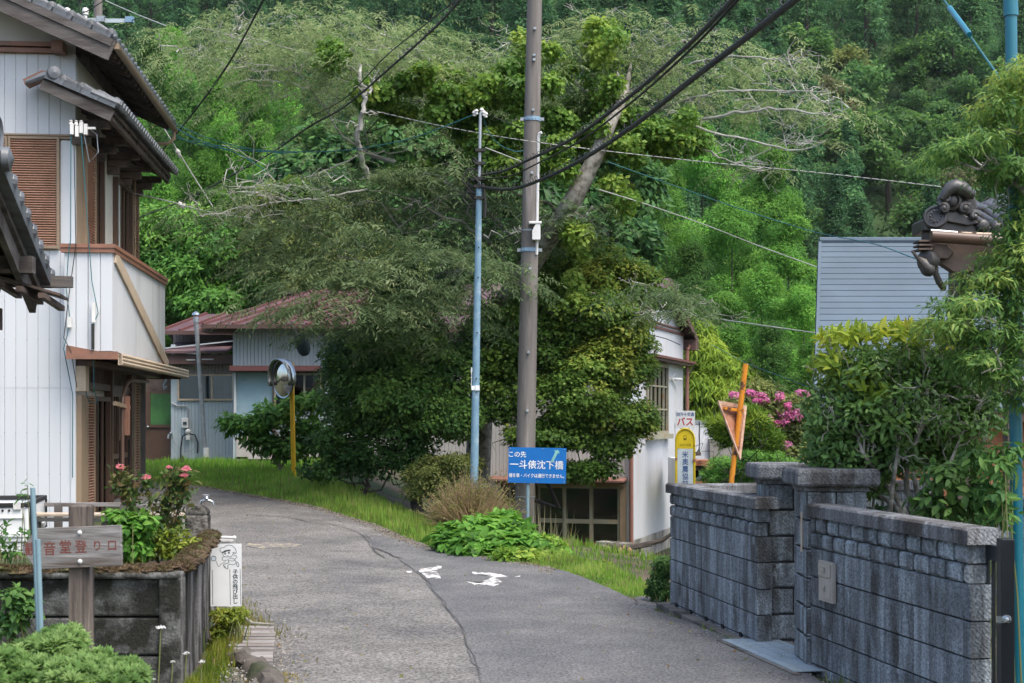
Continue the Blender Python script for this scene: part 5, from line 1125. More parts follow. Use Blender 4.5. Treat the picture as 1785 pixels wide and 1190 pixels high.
for py, s_ in ((262, .07), (285, .07), (312, .09), (325, .08), (345, .07)):
    c = bpt(py); mb.cb(c, s_+.06, s_+.05, .045); mb.cb(c+Vector((.05, -.03, .0)), .09, .05, .03)
mb.build('cable_clamp', M['cable'], bp, world=True)
mb = MB(); rr = np.random.default_rng(4)
for k in range(9):
    c = bpt(285+k*9); e = c+Vector((rr.uniform(-.28, -.08), rr.uniform(-.1, .1), rr.uniform(-.3, .05)))
    mb.tube([c, c.lerp(e, .5)+Vector((-.05, 0, .08)), e, e+Vector((.12, 0, -.15)), bpt(340+k*3)], .014, 5)
mb.tube([bpt(320)+Vector((.06, -.03, 0)), bpt(360)+Vector((.1, -.03, 0)), bpt(380)+Vector((.09, -.03, 0))], .022, 6)
mb.build('cable_loop', M['cable'], bp, world=True)
# pole with a crossarm far off at the upper left
fp = thing('utility_pole', 'distant utility pole with a crossarm and white insulators above the tiled roof', 'utility pole', P(171, 800, 46))
fp.location.z = G(fp.location.x, 46)
WM[fp.name] = Matrix.Translation(fp.location)
MB().tube([(0, 0, 0), (0, 0, PZ(-60, 46)-fp.location.z)], [.2, .13], 12).build('shaft', M['concrete_pole'], fp, smooth=True)
FB((122, 31), (178, 39), 45.8, .09, 'crossarm', 'metal_wall', fp); FB((181, 32), (222, 39), 45.8, .09, 'crossarm', 'metal_wall', fp); FB((168, 27), (182, 37), 45.75, .3, 'bracket', 'galv', fp); FB((218, 28), (232, 38), 45.75, .15, 'end_cap', 'blue_band', fp)
for px in (117, 149):
    MB().lathe([(.06, -.2), (.06, -.08), (.1, -.06), (.09, .0), (.11, .02), (.1, .12), (.05, .16), (0, .16)], P(px, 22, 45.8), (0, 0, 1), 10).build('insulator', M['porcelain'], fp, world=True, smooth=True)
    MB().tube([P(px, 26, 45.8), P(px, 36, 45.8)], .05, 8).build('insulator_pin', M['galv'], fp, world=True)
# ------------------------------------------------------------------ cables
def smoothpath(pts, n=10):
    pts = [np.array(p, float) for p in pts]; out_ = []
    pp = [2*pts[0]-pts[1]]+pts+[2*pts[-1]-pts[-2]]
    for i in range(1, len(pp)-2):
        for t in np.linspace(0, 1, n, endpoint=False):
            a, b_, c_, d_ = pp[i-1], pp[i], pp[i+1], pp[i+2]
            out_.append(.5*((2*b_)+(-a+c_)*t+(2*a-5*b_+4*c_-d_)*t*t+(-a+3*b_-3*c_+d_)*t**3))
    out_.append(pts[-1]); return out_
def cable(label, pts, r, m='cable', name='overhead_cable', group=None, spiral=None, wobble=0):
    """pts: (px, py, Y) stations along the wire"""
    q = smoothpath([P(*p) for p in pts]); q = [Vector(v) for v in q]
    t = thing(name, label, 'cable', q[0], 0, group)
    MB().tube(q, r, 8).build('wire', M[m], t, world=True, smooth=True)
    if spiral:
        rs, step, rw = spiral; L = [0]
        for a, b in zip(q, q[1:]): L.append(L[-1]+(b-a).length)
        sp = []; s_ = 0; j = 0; rr = random.Random(3)
        while s_ < L[-1]-.01:
            while L[j+1] < s_: j += 1
            tt = (s_-L[j])/(L[j+1]-L[j]); c = q[j].lerp(q[j+1], tt); d = (q[j+1]-q[j]).normalized(); a = d.orthogonal().normalized() if False else Vector((0, 0, 1)); a = (a-d*a.dot(d)).normalized(); b_ = d.cross(a)
            ph = s_/step*2*math.pi; sp.append(c+(a*(math.cos(ph)+.75)+b_*math.sin(ph))*rs*rr.uniform(.8, 1.15)); s_ += step/7
        MB().tube(sp, rw, 4).build('spiral_hanger', M['cable'], t, world=True)
    return t
cable('upper of the two thick black bundled cables running up from the blue pole', [(842, 305, 21.6), (880, 297, 20.6), (920, 279, 19.6), (1000, 240, 17.4), (1100, 166, 14.6), (1200, 78, 12), (1290, -15, 10), (1360, -100, 8.8)], .02, spiral=(.034, .22, .005))
cable('lower and thickest black bundled cable running up from the blue pole past the concrete pole', [(842, 326, 21.5), (880, 330, 20.8), (920, 322, 19.8), (1000, 286, 17), (1100, 222, 14), (1200, 143, 11.6), (1300, 66, 9.8), (1400, -12, 8.4), (1470, -70, 7.6)], .024, spiral=(.038, .3, .005))
cable('third dark cable slung beside the upper thick bundle near the blue pole', [(842, 312, 21.7), (890, 306, 20.6), (930, 288, 19.6), (1010, 246, 17.4), (1108, 172, 14.6), (1206, 84, 12.1), (1296, -10, 10.1)], .011)
cable('dark bundled cable slanting across the pale tree top down to behind the white house', [(812, -12, 15), (760, 46, 17), (680, 118, 20), (600, 186, 23), (540, 220, 25), (480, 262, 28), (400, 308, 31), (330, 345, 35), (240, 380, 40)], .015, spiral=(.028, .28, .005))
cable('single dark wire rising from behind the white house eave to the picture top', [(262, 285, 30), (330, 205, 27), (400, 108, 24), (464, -10, 21), (490, -60, 20)], .016)
cable('thin black wire looping down beside the slanting bundled cable', [(800, -5, 15.4), (742, 42, 17.4), (670, 100, 20.2), (600, 172, 23.2), (530, 208, 26)], .008)
TW = [(640, 190, 24), (740, 213, 23.3), (837, 232, 22.5), (925, 246, 22.2), (1050, 262, 22.6), (1240, 283, 23), (1430, 301, 23.6), (1640, 325, 24)]
cable('white twisted messenger wire crossing behind the concrete pole to the roof ornament', TW, .006, 'cable_white', spiral=(.006, .16, .003))
cable('white service wire with a knob running from the gutter corner down to the tree', [(282, 217, 26.5), (312, 266, 26), (352, 330, 25.5), (390, 390, 25)], .011, 'cable_white')
kb = thing('wire_insulator', 'white knob insulator on the service wire below the gutter corner', 'insulator', P(310, 266, 26)); MB().ball(P(310, 265, 26), .05, 8).tube([P(308, 260, 26), P(315, 275, 26)], .03, 8).build('knob', M['porcelain'], kb, world=True, smooth=True)
cable('pale wire from the first-floor window towards the tree with a white joint', [(236, 337, 25), (300, 352, 25), (320, 358, 25), (380, 372, 25), (450, 381, 25)], .009, 'cable_white')
kb = thing('wire_joint', 'white joint cover on the pale wire below the pent roof', 'joint', P(317, 358, 25)); MB().tube([P(311, 355, 25), P(322, 360, 25)], .045, 8).build('cover', M['porcelain'], kb, world=True)
for k, (a, b, c, e, l) in enumerate((((288, 205, 27), (350, 236, 26), (430, 258, 25), (500, 268, 24.6), 'teal wire from the gutter corner, uppermost of the sagging set'),
    ((288, 210, 27), (350, 248, 26), (410, 266, 25), (470, 300, 24.6), 'teal wire from the gutter corner that drops into the tree'),
    ((290, 214, 27), (340, 240, 26), (400, 262, 25.5), (440, 280, 25), 'teal wire from the gutter corner ending soonest among the leaves'),
    ((290, 226, 27), (340, 250, 26), (420, 262, 25.5), (520, 266, 25), 'teal wire from the gutter corner, lowest of the sagging set'))): cable(l, [a, b, c, e], .007, 'cable_teal', 'service_wire')
cable('long teal wire sagging from the gutter corner to the top of the blue pole', [(300, 240, 27), (400, 256, 26), (500, 264, 25), (600, 262, 23.6), (700, 245, 22.6), (770, 222, 22), (832, 197, 21.6)], .007, 'cable_teal', 'service_wire')
cable('thin teal loop hanging from the top of the blue pole to the concrete pole', [(842, 200, 21.6), (848, 222, 21.8), (866, 248, 22), (896, 263, 22.3), (912, 262, 22.5)], .006, 'cable_teal', 'service_wire')
cable('thin white wire from the blue pole to the concrete pole', [(846, 257, 21.7), (880, 270, 22), (915, 284, 22.5)], .008, 'cable_white', 'service_wire')
cable('faint wire from the insulator beside the blue pole to the concrete pole band', [(858, 203, 21.8), (890, 215, 22.2), (912, 224, 22.5)], .007, 'cable', 'service_wire')
cable('pale wire running down past the green conifers to the slate roof edge', [(1044, 330, 23), (1130, 357, 24), (1230, 392, 25), (1330, 431, 25.5), (1432, 468, 26)], .009, 'cable_white', 'service_wire')
cable('lower pale wire from the workshop eave to the slate roof', [(1240, 554, 33), (1330, 567, 30), (1428, 581, 28)], .011, 'cable_white', 'service_wire')
cable('teal wire crossing above the slate roof', [(1060, 282, 23.5), (1180, 325, 24), (1300, 367, 24.5), (1420, 404, 24), (1520, 424, 20), (1600, 452, 15)], .007, 'cable_teal', 'service_wire')
cable('short dark wire crossing the corner of the white workshop wall', [(1120, 580, 33), (1160, 590, 33), (1186, 601, 34)], .01, 'cable', 'service_wire')
cable('teal wire sloping past the orange pole to the conifers', [(1240, 600, 36), (1300, 632, 30), (1360, 655, 26), (1410, 675, 22)], .006, 'cable_teal', 'service_wire')
for k, (a, b, l) in enumerate((((182, 0, 44), (290, 45, 38), 'white wire leaving the distant crossarm to the right'),)): cable(l, [a, ((a[0]+b[0])/2, (a[1]+b[1])/2+1, 41), b], .014, 'cable_white', 'service_wire')
cable('dark wire climbing from the crossarm end to the picture top', [(230, 35, 45.8), (262, 24, 42), (305, 2, 38), (340, -20, 35)], .014, 'cable', 'service_wire')
cable('second dark wire from the crossarm middle to the picture top', [(182, 31, 45.8), (215, 18, 43), (250, -4, 40)], .014, 'cable', 'service_wire')
cable('dark wire passing over the white insulators', [(120, 30, 45.8), (150, 20, 44), (190, -5, 42)], .014, 'cable', 'service_wire')
# ------------------------------------------------------------------ blue direction sign
SY = 22.25
sg = thing('blue_sign', 'blue direction sign with white writing on a grey post before the concrete pole', 'sign', (PX(918, SY), SY, -.3))
tilt = -.022
o = P(936.5, 811, SY); u = Vector((math.cos(tilt*.9), 0, math.sin(tilt*.9))); v = Vector((-u.z, 0, u.x)); FM = frame(o, u, v); w2, h2 = 101/F*SY, 62/F*SY
def onM(FMx, x, y, z=0.): return FMx @ Vector((x, y, z))
def plate(name, FMx, poly, th, m, par, z=0., bevel=0): 
    a = onM(FMx, 0, 0, z); u_ = (onM(FMx, 1, 0, z)-a); v_ = (onM(FMx, 0, 1, z)-a); n_ = onM(FMx, 0, 0, z+1)-a
    return MB().prism(poly, a, u_, v_, n_*th).build(name, M[m], par, world=True, bevel=bevel)
def rect(w, h, x=0, y=0): return [(x-w/2, y-h/2), (x+w/2, y-h/2), (x+w/2, y+h/2), (x-w/2, y+h/2)]
plate('panel', FM, rect(w2, h2), .012, 'sign_blue', sg, -.012)
TF = lambda x, y, z=.002: FM @ Matrix.Translation((x, y, z))
text('lettering', 'この先', .098, M['ink_white'], sg, TF(-.315, .16), .001, .001, .98, world=True)
text('lettering', '一斗俵沈下橋', .142, M['ink_white'], sg, TF(-.01, .0), .002, .001, .98, world=True)
text('lettering', '橋を車・バイクは通行できません。', .07, M['ink_white'], sg, TF(.01, -.165), .0012, .001, .8, world=True)
plate('arrow', FM, [(.205, .06), (.25, .06), (.315, .2), (.345, .19), (.325, .245), (.25, .235), (.275, .215)], .002, 'ink_green', sg, .001)
for x, y in ((-.42, .25), (.08, .255), (0, -.25), (.42, .25), (-.42, -.25), (.42, -.25)): MB().lathe([(.009, 0), (.009, .004), (0, .006)], onM(FM, x, y, .0), (0, -1, 0), 8).build('rivet', M['chrome'], sg, world=True)
MB().tube([P(918.5, 945, SY+.05), P(921, 783, SY+.05)], .031, 12).build('post', M['grey_blue_pipe'], sg, world=True, smooth=True)
MB().box(P(905, 0, SY).x, P(935, 0, SY).x, SY+.03, SY+.1, PZ(797, SY), PZ(793, SY)).build('bracket', M['galv'], sg, world=True); MB().box(P(905, 0, SY).x, P(935, 0, SY).x, SY+.03, SY+.1, PZ(832, SY), PZ(828, SY)).build('bracket', M['galv'], sg, world=True)
# ------------------------------------------------------------------ bus stop sign
QY = 25.0
bs = thing('bus_stop_sign', 'yellow bus stop sign with a rounded top and a white plate above it', 'sign', (PX(1195, QY), QY, G(PX(1195, QY), QY)))
k_ = QY/F; o = P(1194.5, 780, QY); FM2 = frame(o, (1, 0, 0), (0, 0, 1))
def loc(px, py): return ((px-1194.5)*k_, (780-py)*k_)
def arch(hw, top, bot, r_in=0): 
    cy = top-hw*1.25; pts = [(-hw, bot), (hw, bot)]
    pts += [(hw*math.cos(a), cy+hw*1.25*math.sin(a)) for a in np.linspace(0, math.pi, 15)]; return pts
T0 = loc(0, 747)[1]
plate('frame_board', FM2, arch(17.3*k_, T0, loc(0, 900)[1]), .03, 'bus_yellow', bs, -.04)
plate('top_field', FM2, [(x, y) for x, y in arch(14*k_, loc(0, 751)[1], loc(0, 782)[1])], .004, 'bus_yellow', bs, -.008)
plate('name_board', FM2, rect(27*k_, 116*k_, 0, loc(0, 838)[1]), .005, 'bus_white', bs, -.009)
MB().tube([onM(FM2, *p, .0) for p in arch(16.3*k_, T0, loc(0, 900)[1])[1:]+[arch(16.3*k_, T0, loc(0, 900)[1])[0]]], .016, 8).build('rim', M['bus_yellow'], bs, world=True, smooth=True)
plate('clasp', FM2, rect(4*k_, 4*k_, -15.8*k_, loc(0, 800)[1]), .02, 'rust', bs, .0); plate('clasp', FM2, rect(5*k_, 4*k_, 15.5*k_, loc(0, 802)[1]), .02, 'rust', bs, .0)
T2 = lambda px, py, z=.0: FM2 @ Matrix.Translation((*loc(px, py), z))
text('lettering', '四万十交通', 4.6*k_, M['ink_brown'], bs, T2(1194.5, 776, -.003), 0, .0006, .85, world=True)
MB().add([(0, 0, 0)], []); bi = MB()
ci = [(-2.6, -4), (2.6, -4), (2.6, 3), (1.6, 4.6), (-1.6, 4.6), (-2.6, 3)]; ci2 = [(-1.9, -.4), (1.9, -.4), (1.9, 2.6), (1.1, 3.9), (-1.1, 3.9), (-1.9, 2.6)]
a = onM(FM2, *loc(1194, 763), -.003); 
for i in range(6):
    p0, p1, q0, q1 = ci[i], ci[(i+1) % 6], ci2[i], ci2[(i+1) % 6]; bi.prism([(p[0]*k_, p[1]*k_) for p in (p0, p1, q1, q0)], a, X, Zv, (0, -.002, 0))
bi.build('bus_emblem', M['ink_brown'], bs, world=True)
for i, ch in enumerate('米奥農協前'): text('lettering', ch, 12.6*k_, M['ink_blue'], bs, T2(1194.5, 793+i*12.7, -.003), .0015, .0008, .92, world=True)
plate('top_plate', FM2, rect(34*k_, 30*k_, *loc(1194.5, 731)), .008, 'sign_white', bs, -.01, .003)
text('lettering', '四万十交通', 7.0*k_, M['ink_blue'], bs, T2(1194.5, 722.5), .0012, .0006, .88, world=True)
text('lettering', 'バス', 16.5*k_, M['ink_red'], bs, T2(1194.5, 736), .004, .0006, .9, world=True)
plate('bracket', FM2, rect(15*k_, 5*k_, *loc(1194.5, 746)), .02, 'bus_yellow', bs, -.03)
MB().tube([P(1194.5, 895, QY), Vector((PX(1194.5, QY), QY, G(PX(1194.5, QY), QY)-.05))], .04, 10).build('post', M['bus_yellow'], bs, world=True)
MB().lathe([(.3, 0), (.3, .1), (.22, .2), (0, .22)], (PX(1194.5, QY), QY, G(PX(1194.5, QY), QY)-.02), (0, 0, 1), 16).build('base', M['concrete'], bs, world=True)
# ------------------------------------------------------------------ traffic mirror
MY = 28.0; kx = MY/F
mr = thing('traffic_mirror', 'round convex traffic mirror with a hood on an orange pole', 'traffic mirror', (PX(511, MY), MY, .55))
MB().tube([P(512, 832, MY), P(508.5, 650, MY), P(508, 632, MY)], .047, 12).build('pole', M['yellow'], mr, world=True, smooth=True)
mc = P(493, 660, MY-.18); ax_ = Vector((-.76, -.65, -.05)).normalized(); rx_ = 33*kx
MB().lathe([(0, .06), (rx_*.35, .053), (rx_*.7, .03), (rx_*.96, 0), (rx_*.96, -.01), (0, -.01)], mc, ax_, 32).build('mirror_face', M['mirror_glass'], mr, world=True, smooth=True)
MB().lathe([(rx_*.95, .0), (rx_*1.02, .012), (rx_*1.04, -.02), (rx_*.9, -.06), (rx_*.3, -.09), (0, -.09)], mc, ax_, 32).build('mirror_back', M['chrome'], mr, world=True, smooth=True)
sd_ = ax_.cross(Zv).normalized(); upv = sd_.cross(ax_); vs, fs = [], []
for i in range(15):
    t = math.radians(200-i*220/14); rr_ = rx_*1.06
    for e in (-.06, .15-.04*abs(math.cos(t))): vs.append(mc+sd_*math.cos(t)*rr_+upv*math.sin(t)*rr_+ax_*e)
fs = [(2*i, 2*i+1, 2*i+3, 2*i+2) for i in range(14)]
hd = MB().add(vs, fs).build('hood', M['chrome'], mr, world=True, smooth=True); sm = hd.modifiers.new('solid', 'SOLIDIFY'); sm.thickness = .012
MB().beam(mc-ax_*.08, P(508.5, 655, MY), .04, .05).build('bracket', M['galv'], mr, world=True)
# ------------------------------------------------------------------ rusty triangular sign on a leaning pole
RY = 16.5
rs_ = thing('rusty_triangle_sign', 'rusted bent triangular road sign on a leaning orange pole', 'sign', (PX(1276, RY), RY, -.35))
MB().tube([P(1271, 900, RY), P(1276, 830, RY), P(1286, 745, RY+.02), P(1300, 634, RY+.03)], .031, 14).build('pole', M['orange'], rs_, world=True, smooth=True)
cc = [P(1249, 698, RY-.12), P(1300, 707, RY+.25), P(1289, 803, RY-.02)]
c0 = (cc[0]+cc[1]+cc[2])/3; pts = []
for i in range(3):
    a, b, d = cc[i], cc[(i+1) % 3], cc[(i+2) % 3]
    for t in (.1, .05, -.0): pass
    pts += [a.lerp(d, .07), a.lerp(c0, .02), a.lerp(b, .07)]
nrm_ = (cc[1]-cc[0]).cross(cc[2]-cc[0]).normalized()
if nrm_.y > 0: nrm_ = -nrm_
inn = [p.lerp(c0, .2) for p in pts]; kq = len(pts)
MB().add(pts+inn+[p+nrm_*.02 for p in pts]+[p+nrm_*.012 for p in inn], [(kq*2+i, kq*2+(i+1) % kq, kq*3+(i+1) % kq, kq*3+i) for i in range(kq)]+[(i, (i+1) % kq, kq*2+(i+1) % kq, kq*2+i) for i in range(kq)]).build('sign_rim', M['rust_edge'], rs_, world=True)
MB().add([p for p in inn]+[p+nrm_*.008 for p in inn], [tuple(range(kq-1, -1, -1)), tuple(range(kq, 2*kq))]).build('sign_plate', M['rust'], rs_, world=True)
A_, B_ = P(1262, 711, RY-.1), P(1296, 716, RY+.1); MB().beam(A_, B_, .03, .03).build('cross_brace', M['orange'], rs_, world=True)
# hanging net bag under the pale tree
nb = thing('hanging_net_bag', 'dark net bag hanging on a cord from a branch before the pale blue wall', 'bag', P(528, 620, 27.5))
MB().tube([P(502, 556, 27.3), P(520, 584, 27.5)], .008, 5).build('cord', M['cable_white'], nb, world=True)
MB().lathe([(.1, .22), (.13, .16), (.14, .0), (.12, -.12), (.06, -.2), (0, -.21)], P(528, 602, 27.5), (-.25, 0, 1), 14).build('bag', M['net'], nb, world=True, smooth=True)
for k in range(4): MB().tube([P(519+k*5, 584, 27.4), P(520+k*4, 594, 27.4)], .006, 4).build('handle_cord', M['cable_white'], nb, world=True)

# ------------------------------------------------------------------ planter wall on the left with its things
pw = thing('planter_wall', 'old concrete slab planter wall topped with brown moss', 'wall', (-2.07, 9.0, 0))
WA, WB = Vector((-2.07, 9.0, 0)), Vector((-2.42, 11.5, 0)); topz = .70
for k, (z0, z1) in enumerate(((-.2, .02), (.02, .263), (.263, .505), (.505, .75))):
    MB().box(-6, -2.1, 9.0, 9.12, z0+.006, z1-.006).build('slab', M['slab'], pw, world=True, bevel=.012)
for x in (-2.14, -4.1): MB().box(x-.07, x+.06, 8.97, 9.14, -.2, .75).build('slab_post', M['slab'], pw, world=True, bevel=.01)
d_ = (WB-WA).normalized(); n_ = Vector((d_.y, -d_.x, 0))
L_ = (WB-WA).length
for k in range(9):
    a = WA+d_*(L_*k/9+.004); w_ = L_/9-.008; dd = R.uniform(-.008, .012)
    MB().prism([(0, 0), (w_, 0), (w_, .99+R.uniform(-.02, .02)), (0, .99+R.uniform(-.02, .02))], a+Vector((0, 0, -.2))+n_*dd, d_, Zv, -n_*.1).build('upright_slab', M['mossy'], pw, world=True, bevel=.008)
MB().box(-6, -2.08, 8.95, 9.14, .75, .79).build('coping', M['slab'], pw, world=True, bevel=.015)
def lumpy(name, path, rad, par, m, seed, nseg=40, ns=12, amp=.25, flatz=.7):
    rg_ = np.random.default_rng(seed); q = smoothpath([Vector(p) for p in path], max(2, nseg//len(path))); vs = []; k = len(q); lum = rg_.normal(size=(k, ns)); lum = (lum+np.roll(lum, 1, 0)+np.roll(lum, 1, 1)+np.roll(lum, -1, 0))/2.0
    for i, c in enumerate(q):
        dq = unit((np.array(q[min(i+1, k-1)])-np.array(q[max(i-1, 0)]))[None])[0]; s_ = np.cross(dq, [0, 0, 1]); s_ /= np.linalg.norm(s_)
        for j in range(ns):
            a = 2*math.pi*j/ns; r = rad*(1+amp*lum[i, j]); vs.append(tuple(np.array(c)+s_*math.cos(a)*r+np.array([0, 0, 1])*math.sin(a)*r*flatz))
    fs = [(i*ns+j, i*ns+(j+1) % ns, (i+1)*ns+(j+1) % ns, (i+1)*ns+j) for i in range(k-1) for j in range(ns)]+[tuple(range(ns-1, -1, -1)), tuple((k-1)*ns+j for j in range(ns))]
    o_ = MB().add(vs, fs).build(name, M[m], par, world=True, smooth=True); return o_
lumpy('moss', [(-5.5, 9.05, .79), (-4.5, 9.04, .8), (-3.4, 9.04, .785), (-2.7, 9.04, .79), (-2.25, 9.06, .8), (-2.14, 9.2, .8), (-2.17, 9.7, .805), (-2.24, 10.3, .815), (-2.34, 11.0, .825), (-2.38, 11.25, .83)], .07, pw, 'moss', 5, 260, 18, .25, .5)
bx_s = MB(); bx_s.prism([(-6, 9.1), (-2.22, 9.1), (-2.52, 11.3), (-6, 11.3)], (0, 0, -.1), (1, 0, 0), (0, 1, 0), (0, 0, .8)); bx_s.build('planter_soil', M['soil'], pw, world=True)
# moss tufts: thousands of short blades on the moss
rg = np.random.default_rng(8); n = 22000; t = rg.random(n); a = np.array([(-5.5, 9.04, .63), (-2.2, 9.04, .63), (-2.38, 11.35, .78)]); 
px_ = np.where(t < .6, -5.5+3.35*t/.6, -2.12-.27*(t-.6)/.4); py_ = np.where(t < .6, 9.04, 9.1+2.3*(t-.6)/.4); pz_ = np.where(t < .6, .79, .8+.03*(t-.6)/.4)
ang = rg.uniform(-.5, math.pi+.5, n); rad = .068*rg.uniform(.85, 1.15, n); sx_ = np.where(t < .6, 0, 1)
p = np.stack([px_+np.cos(ang)*rad*sx_, py_+np.cos(ang)*rad*(1-sx_), pz_+np.sin(ang)*rad*.5], 1); d = unit(np.stack([np.cos(ang)*sx_, np.cos(ang)*(1-sx_), np.sin(ang)], 1)+rg.normal(size=(n, 3))*.7)
inv = np.array(WM[pw.name].inverted()); p = p+inv[:3, 3]
mo = link('moss_tufts', leaf_mesh('moss_tufts', p, d, rdir(rg, n), rg.uniform(.008, .026, n), .007, pal(rg, [(.045, .028, .016), (.09, .06, .03), (.13, .1, .05), (.09, .12, .028)], rg.random(n))), M['leaf_soft'], pw); mo['kind'] = 'stuff'
# rounded stone post with a garden tap on it
sp_ = thing('stone_post', 'mossy round-headed stone post at the end of the planter wall', 'post', (PX(345, 11.55), 11.55, -.1))
MB().box(-.09, .09, -.08, .08, 0, 1.08).prism([(-.09, 0)]+[(-.09*math.cos(a), .09*math.sin(a)*.85) for a in np.linspace(0, math.pi, 11)][1:], (0, -.08, 1.08), X, Zv, (0, .16, 0)).build('post', M['stone'], sp_, bevel=.015)
tx = PX(360, 11.7); tp_ = thing('garden_tap', 'small shiny garden tap standing beside the round-headed stone post', 'tap', (tx, 11.7, 1.0))
MB().tube([(-.05, 0, -.9), (-.05, 0, .05), (-.045, 0, .08), (-.0, 0, .09), (.05, 0, .075), (.055, 0, .05)], .011, 8).lathe([(.012, 0), (.02, .012), (.012, .03)], (.0, 0, .09), (0, 0, 1), 8).build('spout', M['chrome'], tp_, smooth=True)
MB().tube([(0, 0, .1), (0, 0, .125)], .006, 6).tube([(-.022, 0, .128), (.022, 0, .126)], .006, 6).build('tap_handle', M['chrome'], tp_)
bs_ = thing('stone_basin', 'grey stone wash basin with a white pipe along its rim behind the planter wall', 'basin', (PX(390, 12.6), 12.6, -.1))
MB().box(-.12, .06, 0, .25, 0, .78).build('trough', M['concrete'], bs_, bevel=.012); MB().box(-.14, .09, -.03, .27, .64, .71).build('rim_shelf', M['stone'], bs_, bevel=.01)
MB().tube([(-.13, -.03, .85), (-.08, -.03, .815), (.1, -.03, .81)], .012, 8).ball((.1, -.03, .81), .018, 6).build('pipe', M['white_plastic'], bs_, smooth=True)
# children sign
CY = 11.42
cs = thing('child_warning_sign', 'white board with a line drawing of a running child and vertical writing', 'sign', (PX(394, CY), CY, .0))
o = P(394, 1002, CY); FM3 = frame(o, (1, 0, 0), (0, 0, 1)); k3 = CY/F
plate('board', FM3, rect(54*k3, 109*k3), .006, 'sign_white', cs, -.006)
def L3(zx, zy): return ((350+zx/8.5-394)*k3, (1002-(930+zy/8.5))*k3)
def stroke(pts, w, closed=False, m='ink_dark', name='drawing'):
    mb = MB(); q = [L3(*p) for p in pts]+([L3(*pts[0])] if closed else [])
    for a, b in zip(q, q[1:]): mb.beam(onM(FM3, *a, .0005), onM(FM3, *b, .0005), w*k3, .0012, (0, -1, 0))
    return mb
dr = MB()
def addstroke(pts, w=.75, closed=False): m_ = stroke(pts, w, closed); dr.add(m_.v, m_.f)
addstroke([(170, 530), (178, 1055)], .8); addstroke([(430, 530), (440, 1055)], .8); addstroke([(583, 520), (592, 1050)], .8)
cir = lambda cx_, cy_, r, n_=16, ry=None: [(cx_+math.cos(2*math.pi*i/n_)*r, cy_+math.sin(2*math.pi*i/n_)*(ry or r)) for i in range(n_)]
addstroke(cir(190, 368, 36), 1, True)
addstroke([(222, 400), (262, 492), (300, 450), (372, 408)], .6)
addstroke([(345, 205), (370, 180), (420, 168), (470, 180), (510, 220), (525, 260), (522, 300)], .9); addstroke([(345, 205), (300, 210), (282, 235), (290, 262), (318, 280), (360, 250), (430, 238)], .9); addstroke([(318, 282), (345, 268), (395, 250), (440, 248)], 2.2)
addstroke([(328, 275), (325, 310), (345, 340), (400, 345), (455, 335), (480, 300), (478, 270)], .8); addstroke(cir(362, 295, 7, 8, 12), 1.2, True); addstroke(cir(417, 284, 6, 8, 12), 1.6, True); addstroke([(385, 325), (400, 330), (415, 325)], .6)
addstroke(cir(495, 290, 14, 8), .7, True); addstroke([(345, 345), (310, 355), (325, 372), (312, 390), (350, 398), (420, 385)], .7); addstroke([(480, 330), (530, 325), (535, 355), (500, 380), (460, 360), (415, 365)], .8)
addstroke([(410, 390), (415, 430), (370, 445), (335, 455), (345, 490), (390, 525), (408, 510), (395, 480), (425, 450)], .9); addstroke([(352, 470), (372, 510)], .7)
addstroke([(425, 450), (480, 462), (525, 440), (520, 410), (505, 385)], .8); addstroke([(525, 440), (540, 485), (560, 490), (566, 462), (548, 425), (525, 420)], 1.0); addstroke([(420, 400), (470, 405), (510, 395)], .6)
dr.build('line_drawing', M['ink_dark'], cs, world=True)
plate('ball_fill', FM3, [L3(*p) for p in cir(190, 368, 33)], .0004, 'bus_white', cs, .0001)
for i, ch in enumerate('子供の飛び出し'):
    text('lettering', ch, 9.4*k3, M['ink_dark'], cs, FM3 @ Matrix.Translation((*L3(510, 572+i*73), .0004)), .0012, .0004, 1, world=True)
MB().box(-.1, -.08, .01, .04, .1, .55).build('backing_stake', M['grey_plank'], cs)
# wooden arrow signpost
GY = 8.3; kg = GY/F
wsn = thing('wooden_signpost', 'weathered wooden arrow signpost with faded red writing', 'signpost', (PX(137, GY), GY, -.1))
MB().box(-18*kg, 18*kg, -.0, .11, -.1, PZ(882, GY)+.1).build('post', M['post_wood'], wsn, bevel=.006)
o = P(127, 954, GY-.02); FM4 = frame(o, Vector((1, 0, .012)), (0, 0, 1))
def L4(px, py): return ((px-127)*kg, (954-py)*kg)
plate('arrow_board', FM4, [L4(*p) for p in ((40, 956), (64, 920), (212, 916), (213, 945), (211, 948), (213, 952), (213, 986), (64, 991))], .032, 'old_wood' if False else 'grey_plank', wsn, -.012, .003)
T4 = lambda px, py: FM4 @ Matrix.Translation((*L4(px, py), .0205))
for ch, px, py, s_ in (('観', 56, 957, 25), ('音', 88.5, 957, 25), ('堂', 116, 954, 25), ('登', 143, 954, 24), ('り', 171, 952, 20), ('口', 197, 952, 20)): text('lettering', ch, s_*kg, M['faded_red'], wsn, T4(px, py), .0012, .0006, .9, world=True)
for py in (928, 978): MB().lathe([(.014, 0), (.013, .006), (.008, .01), (0, .011)], onM(FM4, *L4(141, py), .02), (0, -1, 0), 12).build('bolt', M['white_plastic'], wsn, world=True, smooth=True)
# two thin blue-grey stakes
for (a, b, Y_, l) in (((57, 850), (73, 1230), 7.6, 'taller blue-grey garden stake leaning by the wooden signpost'), ((66, 940), (76, 1230), 7.45, 'shorter blue-grey garden stake beside the taller one')):
    t = thing('garden_stake', l, 'stake', P(b[0], b[1], Y_), 0, 'garden stakes'); MB().tube([P(*a, Y_), P(*b, Y_)], .0135, 10).build('stake', M['grey_blue_pipe'], t, world=True, smooth=True)
